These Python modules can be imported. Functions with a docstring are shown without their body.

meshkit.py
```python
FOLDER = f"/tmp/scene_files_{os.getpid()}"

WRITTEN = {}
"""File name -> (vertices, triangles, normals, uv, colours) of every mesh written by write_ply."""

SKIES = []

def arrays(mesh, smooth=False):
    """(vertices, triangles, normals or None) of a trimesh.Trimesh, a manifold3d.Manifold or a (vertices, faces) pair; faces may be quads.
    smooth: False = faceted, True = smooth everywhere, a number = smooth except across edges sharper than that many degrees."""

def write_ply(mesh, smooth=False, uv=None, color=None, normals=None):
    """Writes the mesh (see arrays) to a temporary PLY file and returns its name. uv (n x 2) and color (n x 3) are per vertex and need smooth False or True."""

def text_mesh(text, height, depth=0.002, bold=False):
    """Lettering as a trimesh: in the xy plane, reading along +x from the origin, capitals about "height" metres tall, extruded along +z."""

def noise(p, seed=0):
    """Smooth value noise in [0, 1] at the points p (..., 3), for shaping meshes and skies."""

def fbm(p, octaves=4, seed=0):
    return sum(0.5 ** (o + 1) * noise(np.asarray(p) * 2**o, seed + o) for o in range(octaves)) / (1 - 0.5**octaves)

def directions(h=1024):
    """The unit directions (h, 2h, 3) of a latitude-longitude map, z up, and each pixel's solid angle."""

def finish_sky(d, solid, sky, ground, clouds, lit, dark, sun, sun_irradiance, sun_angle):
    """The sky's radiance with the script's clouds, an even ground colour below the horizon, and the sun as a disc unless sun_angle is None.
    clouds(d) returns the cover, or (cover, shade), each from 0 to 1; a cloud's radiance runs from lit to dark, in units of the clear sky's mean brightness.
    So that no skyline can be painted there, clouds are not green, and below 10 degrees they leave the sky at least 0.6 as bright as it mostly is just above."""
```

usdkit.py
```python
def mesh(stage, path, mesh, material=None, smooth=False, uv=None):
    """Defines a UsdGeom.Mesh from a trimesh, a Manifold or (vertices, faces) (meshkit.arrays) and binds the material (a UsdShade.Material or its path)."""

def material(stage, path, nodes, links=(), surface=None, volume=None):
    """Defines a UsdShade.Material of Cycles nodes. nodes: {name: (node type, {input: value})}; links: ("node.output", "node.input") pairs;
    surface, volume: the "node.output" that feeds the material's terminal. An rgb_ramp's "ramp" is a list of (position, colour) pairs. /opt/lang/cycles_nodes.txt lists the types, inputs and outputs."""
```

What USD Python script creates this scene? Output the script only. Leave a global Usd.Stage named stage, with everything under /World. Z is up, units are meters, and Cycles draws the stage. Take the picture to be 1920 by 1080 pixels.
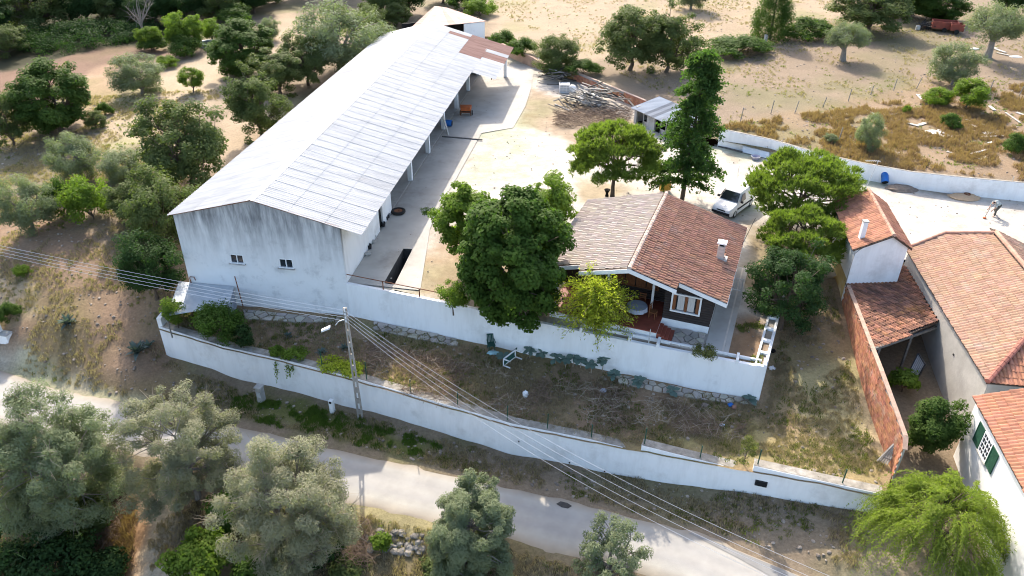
import math, random, numpy as np, trimesh, shapely, usdkit, meshkit
from scipy.interpolate import RBFInterpolator
from scipy.spatial import Delaunay, Voronoi
from shapely.geometry import Polygon, LineString, Point
from pxr import Usd, UsdGeom, UsdShade, UsdLux, Sdf, Gf, Vt

stage = Usd.Stage.CreateInMemory()
UsdGeom.SetStageUpAxis(stage, UsdGeom.Tokens.z)
UsdGeom.SetStageMetersPerUnit(stage, 1.0)
UsdGeom.Xform.Define(stage, '/World')
UsdGeom.Scope.Define(stage, '/World/Looks')
A_ = np.array
mat_ = usdkit.material

# ------------------------------------------------------------------ camera, sky, sun, exposure
F, TH, RO, CH = 1438.231, math.radians(31.927), math.radians(0.572), 27.015   # focal length in photo pixels, pitch, roll, height
EXPOSURE = 1.36
SUN_AZ, SUN_EL = math.radians(-11), math.radians(38)
cam = UsdGeom.Camera.Define(stage, '/World/camera')
fwd = A_([0, math.cos(TH), -math.sin(TH)]); rt0 = A_([1., 0, 0]); dn0 = A_([0, -math.sin(TH), -math.cos(TH)])
rt = rt0 * math.cos(RO) - dn0 * math.sin(RO); dn = rt0 * math.sin(RO) + dn0 * math.cos(RO)
m = np.eye(4); m[0, :3] = rt; m[1, :3] = -dn; m[2, :3] = -fwd; m[3, :3] = (0, 0, CH)
cam.AddTransformOp().Set(Gf.Matrix4d(*m.ravel().tolist()))
cam.CreateHorizontalApertureAttr(36.0); cam.CreateVerticalApertureAttr(20.25)
cam.CreateFocalLengthAttr(36.0 * F / 1920); cam.CreateClippingRangeAttr(Gf.Vec2f(0.5, 4000))
cam.CreateExposureAttr(EXPOSURE)

sky = mat_(stage, '/World/Looks/sky', {
    's': ('sky_texture', {'sky_type': 'single_scattering', 'sun_disc': False, 'sun_elevation': SUN_EL, 'sun_rotation': SUN_AZ, 'aerosol_density': 3.0}),
    'b': ('background_shader', {'strength': 0.15})}, [('s.color', 'b.color')], surface='b.background')
dome = UsdLux.DomeLight.Define(stage, '/World/sky')
UsdShade.MaterialBindingAPI.Apply(dome.GetPrim()).Bind(sky)
dome.GetPrim().SetCustomDataByKey('kind', 'structure'); dome.GetPrim().SetCustomDataByKey('label', 'clear hazy summer sky')
sun = UsdLux.DistantLight.Define(stage, '/World/sun')
sun.CreateNormalizeAttr(True); sun.CreateIntensityAttr(0.72); sun.CreateAngleAttr(0.6); sun.CreateColorAttr(Gf.Vec3f(1.0, 0.91, 0.78))
sdir = A_([math.sin(SUN_AZ) * math.cos(SUN_EL), math.cos(SUN_AZ) * math.cos(SUN_EL), math.sin(SUN_EL)])   # towards the sun
zx = sdir; xx = np.cross([0, 0, 1], zx); xx /= np.linalg.norm(xx); yy = np.cross(zx, xx)
m = np.eye(4); m[0, :3] = xx; m[1, :3] = yy; m[2, :3] = zx
sun.AddTransformOp().Set(Gf.Matrix4d(*m.ravel().tolist()))

# ------------------------------------------------------------------ surveying helpers: photo pixel -> point of the world
def ray(px, py):
    u, v = (px - 960) / F, (py - 540) / F
    cr, sr = math.cos(RO), math.sin(RO); u, v = u * cr + v * sr, -u * sr + v * cr
    return A_([u, math.cos(TH) - v * math.sin(TH), -math.sin(TH) - v * math.cos(TH)])
CAM = A_([0, 0, CH])
def at(px, py, z=0.0):
    d = ray(px, py); return CAM + (z - CH) / d[2] * d
def vpl(px, py, A, B):                                  # on the vertical plane through plan points A, B
    A, B = A_(A[:2], float), A_(B[:2], float); n = A_([-(B - A)[1], (B - A)[0]]); d = ray(px, py)
    return CAM + n @ A / (n @ d[:2]) * d
def above(px, py, P):                                   # point of the pixel's ray nearest above plan point P
    d = ray(px, py); return CAM + np.dot(P[:2], d[:2]) / np.dot(d[:2], d[:2]) * d
def onplane(px, py, P, n):
    d = ray(px, py); return CAM + np.dot(P - CAM, n) / np.dot(d, n) * d
def depth(P): return float(np.dot(A_(P) - CAM, fwd))

# ------------------------------------------------------------------ names, things, parts
_used = {}
def numbered(parent, name):
    k = _used.get((parent, name), -1) + 1; _used[(parent, name)] = k
    return f'{parent}/{name}' if k == 0 else f'{parent}/{name}_{k:03d}'
_loc = {}
def tag(p, label=None, cat=None, group=None, kind=None):
    for k, v in (('label', label), ('category', cat), ('group', group), ('kind', kind)):
        if v: p.SetCustomDataByKey(k, v)
def thing(name, label, cat, loc=(0, 0, 0), group=None):
    path = numbered('/World', name); x = UsdGeom.Xform.Define(stage, path)
    x.AddTranslateOp().Set(Gf.Vec3d(*map(float, loc))); _loc[path] = A_(loc, float)
    tag(x.GetPrim(), label, cat, group); return path
def put(path, mesh, mat, smooth=False, tint=None):
    off = _loc.get('/'.join(path.split('/')[:3]))
    v, f, n = meshkit.arrays(mesh, smooth)
    if off is not None: v = v - off
    g = UsdGeom.Mesh.Define(stage, path)
    g.CreatePointsAttr(Vt.Vec3fArray.FromNumpy(v.astype(np.float32)))
    g.CreateFaceVertexCountsAttr(Vt.IntArray.FromNumpy(np.full(len(f), 3, np.int32)))
    g.CreateFaceVertexIndicesAttr(Vt.IntArray.FromNumpy(f.astype(np.int32).ravel()))
    g.CreateSubdivisionSchemeAttr('none')
    if n is not None:
        g.CreateNormalsAttr(Vt.Vec3fArray.FromNumpy(n.astype(np.float32))); g.SetNormalsInterpolation('vertex')
    if tint is not None:
        UsdGeom.PrimvarsAPI(g).CreatePrimvar('tint', Sdf.ValueTypeNames.Color3fArray, 'vertex').Set(Vt.Vec3fArray.FromNumpy(np.asarray(tint, np.float32)))
    UsdShade.MaterialBindingAPI.Apply(g.GetPrim()).Bind(mat)
    return g.GetPrim()
def part(parent, name, mesh, mat, label=None, smooth=False, tint=None, kind=None):
    path = numbered(parent, name); p = put(path, mesh, mat, smooth, tint); tag(p, label, None, None, kind); return path
def single(name, mesh, mat, label, cat, group=None, smooth=False, tint=None, kind=None):
    path = numbered('/World', name)
    v, f, n = meshkit.arrays(mesh)
    c = A_([v[:, 0].mean(), v[:, 1].mean(), v[:, 2].min()]); _loc[path] = c
    p = put(path, mesh, mat, smooth, tint); UsdGeom.Xformable(p).AddTranslateOp().Set(Gf.Vec3d(*map(float, c)))
    tag(p, label, cat, group, kind); return path
def struct(name, mesh, mat, label=None, smooth=False, tint=None):
    path = numbered('/World', name); p = put(path, mesh, mat, smooth, tint); tag(p, label, None, None, 'structure'); return path
def klass(name):
    path = f'/World/{name}'; stage.CreateClassPrim(path); return path
def copy_of(src, name, label, cat, loc, rz=0.0, sc=(1, 1, 1), group=None):
    path = numbered('/World', name); x = UsdGeom.Xform.Define(stage, path)
    x.AddTranslateOp().Set(Gf.Vec3d(*map(float, loc))); x.AddRotateZOp().Set(float(rz)); x.AddScaleOp().Set(Gf.Vec3f(*map(float, sc)))
    x.GetPrim().GetReferences().AddInternalReference(src); x.GetPrim().SetInstanceable(True)
    tag(x.GetPrim(), label, cat, group); return path

# ------------------------------------------------------------------ mesh helpers: everything is (vertices, triangles)
def cat(ms):
    V, Fs, o = [], [], 0
    for v, f in ms:
        f = np.asarray(f)
        if f.shape[1] == 4: f = np.vstack([f[:, [0, 1, 2]], f[:, [0, 2, 3]]])
        V.append(np.asarray(v, float)); Fs.append(f + o); o += len(v)
    return np.vstack(V), np.vstack(Fs)
BF = A_([[0, 3, 2, 1], [4, 5, 6, 7], [0, 1, 5, 4], [1, 2, 6, 5], [2, 3, 7, 6], [3, 0, 4, 7]])
BF = np.vstack([BF[:, [0, 1, 2]], BF[:, [0, 2, 3]]])
def box(c, s, rz=0.0):
    x, y, z = A_(s, float) / 2
    v = A_([[-x, -y, -z], [x, -y, -z], [x, y, -z], [-x, y, -z], [-x, -y, z], [x, -y, z], [x, y, z], [-x, y, z]])
    cr, sr = math.cos(rz), math.sin(rz)
    return v @ A_([[cr, sr, 0], [-sr, cr, 0], [0, 0, 1]]) + A_(c, float), BF
def hexa(lo, hi):                                        # lower and upper quads, counter-clockwise seen from above
    return np.vstack([A_(lo, float), A_(hi, float)]), BF
def beam(p, q, w, h, up=(0, 0, 1)):
    p, q = A_(p, float), A_(q, float); d = q - p; d /= np.linalg.norm(d); up = A_(up, float)
    if abs(d @ up) > .98: up = A_([1., 0, 0])
    s = np.cross(d, up); s /= np.linalg.norm(s); u = np.cross(s, d)
    c = [(-s * w - u * h) / 2, (s * w - u * h) / 2, (s * w + u * h) / 2, (-s * w + u * h) / 2]
    v = np.vstack([[p + k for k in c], [q + k for k in c]])
    return v, A_([[0, 1, 2], [0, 2, 3], [4, 6, 5], [4, 7, 6], [0, 4, 5], [0, 5, 1], [1, 5, 6], [1, 6, 2], [2, 6, 7], [2, 7, 3], [3, 7, 4], [3, 4, 0]])
def tube(pts, r, k=6, cap=True):
    P = A_(pts, float); n = len(P); r = np.broadcast_to(A_(r, float), (n,))
    T = np.gradient(P, axis=0); T /= np.linalg.norm(T, axis=1)[:, None] + 1e-12
    ref = A_([0, 0, 1.]) if abs(T[0] @ A_([0, 0, 1.])) < .9 else A_([1., 0, 0])
    S = np.cross(T, ref); S /= np.linalg.norm(S, axis=1)[:, None] + 1e-9; U = np.cross(S, T)
    a = np.arange(k) / k * 2 * np.pi
    v = P[:, None] + r[:, None, None] * (np.cos(a)[None, :, None] * S[:, None] + np.sin(a)[None, :, None] * U[:, None])
    v = v.reshape(-1, 3); f = []
    for i in range(n - 1):
        for j in range(k):
            a0, a1 = i * k + j, i * k + (j + 1) % k; f += [[a0, a0 + k, a1 + k], [a0, a1 + k, a1]]
    if cap:
        f += [[0, j, j + 1] for j in range(1, k - 1)]; o = (n - 1) * k; f += [[o, o + j + 1, o + j] for j in range(1, k - 1)]
    return v, A_(f)
def rev(prof, k=16, c=(0, 0, 0)):                        # solid of revolution from (r, z) pairs
    t = trimesh.creation.revolve(A_(prof, float), sections=k); return A_(t.vertices) + A_(c), A_(t.faces)
def sph(c, r, sub=1):
    t = trimesh.creation.icosphere(subdivisions=sub, radius=1); return A_(t.vertices) * A_(r) + A_(c), A_(t.faces)
def extr(poly, h, M=None):
    t = trimesh.creation.extrude_polygon(poly, h, engine='earcut'); v = A_(t.vertices)
    if M is not None: v = M(v)
    return v, A_(t.faces)
def prism(poly3, d):                                     # a planar 3-D polygon pushed by vector d (convex or fan-safe)
    P = A_(poly3, float); n = len(P); Q = P + A_(d, float)
    f = [[0, i + 1, i] for i in range(1, n - 1)] + [[n, n + i, n + i + 1] for i in range(1, n - 1)]
    for i in range(n):
        j = (i + 1) % n; f += [[i, j, n + j], [i, n + j, n + i]]
    m_ = trimesh.Trimesh(np.vstack([P, Q]), A_(f), process=False); trimesh.repair.fix_normals(m_)
    return A_(m_.vertices), A_(m_.faces)
def rotate(m_, rz, c=(0, 0, 0)):
    cr, sr = math.cos(rz), math.sin(rz); return (m_[0] - A_(c)) @ A_([[cr, sr, 0], [-sr, cr, 0], [0, 0, 1]]) + A_(c), m_[1]
def moved(m_, d): return m_[0] + A_(d), m_[1]
def resample(pts, step):
    ls = LineString(pts); n = max(2, int(ls.length / step) + 1)
    return A_([ls.interpolate(t).coords[0] for t in np.linspace(0, ls.length, n)])

# ------------------------------------------------------------------ materials
def mat(name, c1, c2=None, scale=2.0, rough=0.85, bump=0.0, bscale=25.0, detail=5, spec=0.3, stretch=None, c3=None, tint=False, metal=0.0, lo=.35, hi=.65, nrough=.62):
    c2 = c2 if c2 is not None else [x * .8 for x in c1]
    nodes = {'g': ('geometry', {}), 'n': ('noise_texture', {'scale': scale, 'detail': detail, 'roughness': nrough}),
             'r': ('rgb_ramp', {'ramp': [(0, c2), (lo, c2), (hi, c1), (1, c1)]}),
             'p': ('principled_bsdf', {'roughness': rough, 'specular_ior_level': spec, 'metallic': metal})}
    links = [('n.fac', 'r.fac')]
    if stretch:
        nodes['m'] = ('mapping', {'scale': stretch}); links += [('g.position', 'm.vector'), ('m.vector', 'n.vector')]
    else: links += [('g.position', 'n.vector')]
    out = 'r.color'
    if c3 is not None:                                   # stains of a third colour
        nodes['n3'] = ('noise_texture', {'scale': scale * .35, 'detail': 8, 'roughness': .7}); nodes['r3'] = ('rgb_ramp', {'ramp': [(0, (0, 0, 0)), (.54, (0, 0, 0)), (.72, (1, 1, 1)), (1, (1, 1, 1))]})
        nodes['m3'] = ('mix_color', {'b': c3}); links += [('g.position', 'n3.vector'), ('n3.fac', 'r3.fac'), ('r3.color', 'm3.fac'), (out, 'm3.a')]; out = 'm3.result'
    if tint:
        nodes['a'] = ('attribute', {'attribute': 'tint'}); nodes['mt'] = ('mix_color', {'blend_type': 'multiply', 'fac': 1.0})
        links += [(out, 'mt.a'), ('a.color', 'mt.b')]; out = 'mt.result'
    links.append((out, 'p.base_color'))
    if bump:
        nodes['nb'] = ('noise_texture', {'scale': bscale, 'detail': 6}); nodes['b'] = ('bump', {'strength': bump, 'distance': .03})
        links += [('g.position', 'nb.vector'), ('nb.fac', 'b.height'), ('b.normal', 'p.normal')]
    return mat_(stage, f'/World/Looks/{name}', nodes, links, surface='p.BSDF')
def leafmat(name, dark, mid, light, transl=.3, rough=.7, nscale=.9, k=1.78):
    dark, mid, light = ([min(.6, c * k) for c in q] for q in (dark, mid, light)); transl = min(.5, transl + .1)
    nodes = {'g': ('geometry', {}), 'n': ('noise_texture', {'scale': nscale, 'detail': 3}), 'ad': ('math', {'math_type': 'multiply_add', 'value2': .5, 'value3': 0.}),
             'nm': ('math', {'math_type': 'multiply_add', 'value2': .5}), 'r': ('rgb_ramp', {'ramp': [(0, dark), (.5, mid), (.92, light), (1, light)]}),
             'p': ('principled_bsdf', {'roughness': rough, 'specular_ior_level': .1}), 't': ('translucent_bsdf', {}), 'x': ('mix_closure', {'fac': transl}),
             'tc': ('mix_color', {'blend_type': 'multiply', 'fac': 1., 'b': (1.25, 1.5, .6)})}
    links = [('g.position', 'n.vector'), ('g.random_per_island', 'ad.value1'), ('n.fac', 'nm.value1'), ('ad.value', 'nm.value3'), ('nm.value', 'r.fac'),
             ('r.color', 'p.base_color'), ('r.color', 'tc.a'), ('tc.result', 't.color'), ('p.BSDF', 'x.closure1'), ('t.BSDF', 'x.closure2')]
    return mat_(stage, f'/World/Looks/{name}', nodes, links, surface='x.closure')

M = {}
M['terrain'] = mat('terrain', (1.28, 1.25, 1.2), (.58, .56, .53), nrough=.8, lo=.3, hi=.7, scale=5.5, bump=1.0, bscale=9, detail=11, tint=True, spec=.1)
M['road'] = mat('road', (.37, .355, .328), (.31, .296, .272), nrough=.6, scale=.7, bump=.25, bscale=40, detail=9, c3=(.41, .385, .34), spec=.2, tint=True)
M['yard'] = mat('yard', (.60, .56, .49), (.50, .455, .385), scale=.35, bump=.4, bscale=18, detail=9, c3=(.40, .34, .27), spec=.1)
M['slab'] = mat('slab', (.44, .42, .385), (.36, .34, .305), scale=.5, bump=.2, bscale=14, detail=9, c3=(.25, .235, .21), spec=.2)
M['white_wall'] = mat('white_wall', (.80, .795, .78), (.69, .68, .66), scale=1.1, stretch=(1.3, 1.3, .3), lo=.25, hi=.55, nrough=.72, bump=.3, bscale=9, detail=9, c3=(.60, .585, .56), spec=.15)
M['white_trim'] = mat('white_trim', (.78, .78, .77), (.7, .7, .69), scale=2)
M['dirty_top'] = mat('dirty_top', (.36, .33, .28), (.20, .18, .15), scale=2.5, bump=.4, detail=8, c3=(.5, .48, .44))
M['concrete'] = mat('concrete', (.42, .41, .38), (.3, .29, .27), scale=1.5, bump=.3, bscale=20, detail=8)
M['pole_concrete'] = mat('pole_concrete', (.36, .33, .29), (.27, .25, .22), scale=2, bump=.3, bscale=20, detail=8)
M['brick'] = mat('brick', (.50, .215, .12), (.38, .16, .09), scale=3, bump=.3, tint=True, c3=(.44, .30, .22))
M['mortar'] = mat('mortar', (.42, .39, .35), (.33, .31, .28), scale=2, bump=.3, detail=8)
M['tile_pale'] = mat('tile_pale', (.40, .245, .165), (.31, .175, .115), scale=2.2, bump=.25, bscale=30, tint=True, detail=8, c3=(.36, .27, .20), rough=.75)
M['tile_brown'] = mat('tile_brown', (.40, .195, .115), (.30, .14, .085), scale=2.0, bump=.25, bscale=30, tint=True, detail=8, c3=(.37, .25, .18), rough=.5, spec=.5)
M['tile_sunlit'] = mat('tile_sunlit', (.40, .325, .27), (.32, .25, .205), scale=2.0, bump=.25, bscale=30, tint=True, detail=8, c3=(.40, .33, .28), rough=.5, spec=.5)  # left house slope: sun glint painted in as a paler tile colour
M['tile_old'] = mat('tile_old', (.33, .15, .09), (.15, .08, .06), scale=1.6, bump=.3, bscale=30, tint=True, detail=8, c3=(.40, .19, .06), rough=.85)
M['tile_orange'] = mat('tile_orange', (.42, .19, .11), (.33, .14, .085), scale=2.0, bump=.25, bscale=30, tint=True, detail=8, rough=.75)
M['under'] = mat('under', (.10, .07, .05), (.07, .05, .04), scale=3)
M['log'] = mat('log', (.035, .022, .017), (.018, .013, .011), scale=3, rough=.6, stretch=(1, 1, 6))
M['wood'] = mat('wood', (.22, .085, .035), (.13, .05, .022), scale=4, rough=.5, stretch=(5, 5, 1))
M['grey_wood'] = mat('grey_wood', (.44, .415, .38), (.26, .24, .215), scale=5, rough=.9, detail=7, tint=True)
M['red_floor'] = mat('red_floor', (.26, .07, .045), (.2, .055, .035), scale=3, rough=.5)
M['glass'] = mat('glass', (.02, .025, .03), (.012, .015, .018), scale=1, rough=.06, spec=.8)
M['pit'] = mat('pit', (.07, .065, .06), (.04, .038, .035), scale=2)
M['dark'] = mat('dark', (.012, .012, .012), (.006, .006, .006), scale=2, rough=.9)
M['black_iron'] = mat('black_iron', (.03, .03, .032), (.02, .02, .02), scale=5, rough=.5)
M['rust'] = mat('rust', (.22, .085, .04), (.12, .05, .028), scale=3, rough=.85, detail=8)
M['steel'] = mat('steel', (.52, .53, .53), (.42, .43, .43), scale=3, rough=.45, metal=.3)
M['wire'] = mat('wire', (.55, .55, .55), (.5, .5, .5), scale=1, rough=.4)
M['green_paint'] = mat('green_paint', (.02, .075, .045), (.015, .055, .035), scale=6, rough=.5)
M['bark'] = mat('bark', (.14, .105, .075), (.07, .052, .038), scale=5, bump=.7, bscale=18, stretch=(3, 3, .7), detail=8)
M['bark_grey'] = mat('bark_grey', (.27, .24, .205), (.15, .13, .11), scale=5, bump=.7, bscale=18, stretch=(3, 3, .7), detail=8)
M['twig'] = mat('twig', (.235, .165, .115), (.15, .10, .07), scale=1.5)
M['twig_pale'] = mat('twig_pale', (.40, .33, .25), (.28, .22, .16), scale=1.5)
M['straw'] = leafmat('straw', (.27, .205, .14), (.36, .285, .20), (.47, .385, .28), .2, k=1)
M['weed'] = leafmat('weed', (.11, .12, .045), (.17, .18, .065), (.25, .24, .10), .4, k=1)
M['lawn'] = leafmat('lawn', (.05, .08, .02), (.085, .125, .03), (.13, .17, .045), .4, k=1.5)
M['blue'] = mat('blue', (.02, .13, .42), (.015, .1, .33), scale=3, rough=.4)
M['paint_red'] = mat('paint_red', (.26, .06, .04), (.17, .05, .035), scale=3, rough=.6)
M['orange'] = mat('orange', (.5, .12, .03), (.35, .09, .03), scale=4, rough=.6)
M['yellow'] = mat('yellow', (.55, .33, .05), (.42, .25, .05), scale=4, rough=.6)
M['ochre'] = mat('ochre', (.55, .40, .16), (.46, .33, .13), scale=1.5, rough=.85, c3=(.58, .50, .36))
M['plaster'] = mat('plaster', (.46, .435, .395), (.36, .34, .305), scale=.8, bump=.3, bscale=9, detail=9, c3=(.30, .285, .26))
M['stone_pale'] = mat('stone_pale', (.46, .42, .365), (.36, .325, .28), scale=1.5, bump=.4, tint=True, detail=8)
M['earth_stone'] = mat('earth_stone', (.34, .285, .23), (.20, .165, .135), scale=3, tint=True)
M['car_paint'] = mat('car_paint', (.80, .80, .80), (.78, .78, .78), scale=1, rough=.25, spec=.6)
M['rubber'] = mat('rubber', (.02, .02, .02), (.015, .015, .015), scale=4, rough=.8)
M['plastic_white'] = mat('plastic_white', (.75, .75, .74), (.62, .61, .59), scale=3, rough=.5)
M['plastic_green'] = mat('plastic_green', (.02, .07, .055), (.015, .055, .045), scale=3, rough=.5)
M['curtain'] = mat('curtain', (.55, .53, .50), (.42, .40, .38), scale=4, stretch=(9, 9, .5))
M['skin'] = mat('skin', (.42, .25, .18), (.38, .22, .16), scale=5)
M['shirt'] = mat('shirt', (.34, .37, .36), (.27, .3, .29), scale=5)
M['trousers'] = mat('trousers', (.09, .09, .075), (.06, .06, .05), scale=5)
M['hair'] = mat('hair', (.03, .022, .017), (.02, .015, .012), scale=8)
M['cloth'] = mat('cloth', (.33, .36, .42), (.26, .28, .33), scale=2)
# lime-washed gable: blotchy with grey run-down streaks under the roof
M['gable'] = mat_(stage, '/World/Looks/gable', {
    'g': ('geometry', {}), 'n': ('noise_texture', {'scale': .9, 'detail': 9, 'roughness': .68}), 'r': ('rgb_ramp', {'ramp': [(0, (.52, .52, .52)), (.34, (.58, .58, .575)), (.46, (.71, .71, .70)), (.7, (.75, .75, .745)), (1, (.77, .77, .76))]}),
    'mp': ('mapping', {'scale': (2.2, 2.2, .35)}), 'ns': ('noise_texture', {'scale': 1.1, 'detail': 8, 'roughness': .65}), 'rs': ('rgb_ramp', {'ramp': [(0, (1, 1, 1)), (.38, (.95, .95, .95)), (.68, (.35, .35, .35)), (1, (.1, .1, .1))]}),
    'sp': ('separate_xyz', {}), 'mr': ('map_range', {'from_min': .0, 'from_max': 4.4, 'to_min': 0., 'to_max': 1., 'clamp': True}), 'pw': ('math', {'math_type': 'power', 'value2': 1.3}), 'ml': ('math', {'math_type': 'multiply', 'use_clamp': True}),
    'mx': ('mix_color', {'b': (.15, .155, .16)}), 'nb': ('noise_texture', {'scale': 7, 'detail': 6}), 'b': ('bump', {'strength': .35, 'distance': .03}), 'p': ('principled_bsdf', {'roughness': .9, 'specular_ior_level': .15})},
    [('g.position', 'n.vector'), ('n.fac', 'r.fac'), ('g.position', 'mp.vector'), ('mp.vector', 'ns.vector'), ('ns.fac', 'rs.fac'), ('g.position', 'sp.vector'), ('sp.z', 'mr.value'), ('mr.result', 'pw.value1'),
     ('pw.value', 'ml.value1'), ('rs.color', 'ml.value2'), ('ml.value', 'mx.fac'), ('r.color', 'mx.a'), ('mx.result', 'p.base_color'), ('g.position', 'nb.vector'), ('nb.fac', 'b.height'), ('b.normal', 'p.normal')], surface='p.BSDF')
# galvanised sheet, streaked along the fall of the roof; rust where the tint says so
def zinc(name, base, base2, rough=.5):
    return mat_(stage, f'/World/Looks/{name}', {
        'g': ('geometry', {}), 'mp': ('mapping', {'rotation': (0, 0, math.radians(8.25)), 'scale': (.25, 1.6, .25)}), 'n': ('noise_texture', {'scale': 1.4, 'detail': 8, 'roughness': .65}),
        'r': ('rgb_ramp', {'ramp': [(0, base2), (.30, base2), (.60, base), (1, base)]}), 'a': ('attribute', {'attribute': 'tint'}), 'mt': ('mix_color', {'blend_type': 'multiply', 'fac': 1.}),
        'n2': ('noise_texture', {'scale': .5, 'detail': 8, 'roughness': .7}), 'r2': ('rgb_ramp', {'ramp': [(0, (0, 0, 0)), (.62, (0, 0, 0)), (.8, (.35, .35, .35)), (1, (.5, .5, .5))]}), 'm2': ('mix_color', {'b': (.45, .36, .30)}),
        'p': ('principled_bsdf', {'roughness': rough, 'metallic': .15, 'specular_ior_level': .4})},
        [('g.position', 'mp.vector'), ('mp.vector', 'n.vector'), ('n.fac', 'r.fac'), ('g.position', 'n2.vector'), ('n2.fac', 'r2.fac'), ('r2.color', 'm2.fac'), ('r.color', 'm2.a'), ('m2.result', 'mt.a'), ('a.color', 'mt.b'), ('mt.result', 'p.base_color')], surface='p.BSDF')
M['zinc'] = zinc('zinc', (.53, .53, .52), (.38, .385, .385))
M['rusty_zinc'] = zinc('rusty_zinc', (.36, .215, .17), (.25, .13, .10), .8)
# foliage
M['olive'] = leafmat('olive', (.066, .08, .045), (.13, .148, .09), (.235, .25, .17), .25)
M['olive_dry'] = leafmat('olive_dry', (.09, .09, .06), (.175, .172, .12), (.30, .285, .21), .25)
M['oak'] = leafmat('oak', (.034, .048, .016), (.078, .095, .034), (.15, .165, .065), .25)
M['dark_leaf'] = leafmat('dark_leaf', (.014, .030, .010), (.028, .052, .016), (.055, .085, .026), .25)
M['linden'] = leafmat('linden', (.022, .044, .010), (.055, .092, .016), (.12, .165, .03), .35)
M['fresh'] = leafmat('fresh', (.05, .08, .014), (.10, .14, .022), (.18, .215, .045), .38)
M['yellowish'] = leafmat('yellowish', (.11, .13, .018), (.21, .21, .028), (.33, .29, .05), .42, k=2.3)
M['ivy'] = leafmat('ivy', (.02, .042, .010), (.055, .085, .018), (.12, .145, .032), .3)
M['pine'] = leafmat('pine', (.05, .075, .014), (.115, .145, .026), (.20, .22, .055), .3)
M['poplar'] = leafmat('poplar', (.025, .05, .014), (.05, .085, .022), (.095, .13, .035), .3)
M['willow'] = leafmat('willow', (.075, .10, .02), (.14, .165, .035), (.23, .23, .07), .35)
M['reed'] = leafmat('reed', (.05, .075, .03), (.09, .12, .05), (.15, .17, .08), .3)
M['kale'] = leafmat('kale', (.10, .15, .13), (.15, .21, .18), (.23, .29, .255), .1, k=1)
M['agave'] = leafmat('agave', (.10, .135, .12), (.15, .185, .165), (.24, .275, .25), .02, k=1)
# ================================================================== GROUND
rng = np.random.default_rng(7)
YAW = math.radians(8.249); wa = A_([math.sin(YAW), math.cos(YAW), 0]); wb = A_([math.cos(YAW), -math.sin(YAW), 0])
G0 = A_([-11.076, 43.632, 0]); WW, WL, ZE, ZA, ZG = 11.4, 48.8, 4.264, 5.737, -2.6      # warehouse: front right corner, width, length, eave, ridge, garden level
def wh(s, t, z): return G0 + wb * s + wa * t + A_([0, 0, z])
T1 = at(1437, 690, .1)[:2]; P2 = A_([18.35, 43.6])
FW = [at(297, 612, -2.4), at(420, 650, -2.6), at(540, 677, -2.65), at(660, 708, -2.7), at(760, 737, -2.75), at(960, 795, -2.85), at(1100, 823, -2.85), at(1202, 849, -2.88), at(1202, 834, -2.42), at(1300, 860, -2.5), at(1412, 888, -2.62), at(1412, 872, -2.15), at(1530, 900, -2.2), at(1655, 927, -2.25)]
for i_ in (7, 10):                                        # the two steps of the wall top stand on one point of its plan
    q_ = (FW[i_] + FW[i_ + 1])[:2] / 2; FW[i_][:2] = q_; FW[i_ + 1][:2] = q_
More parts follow.
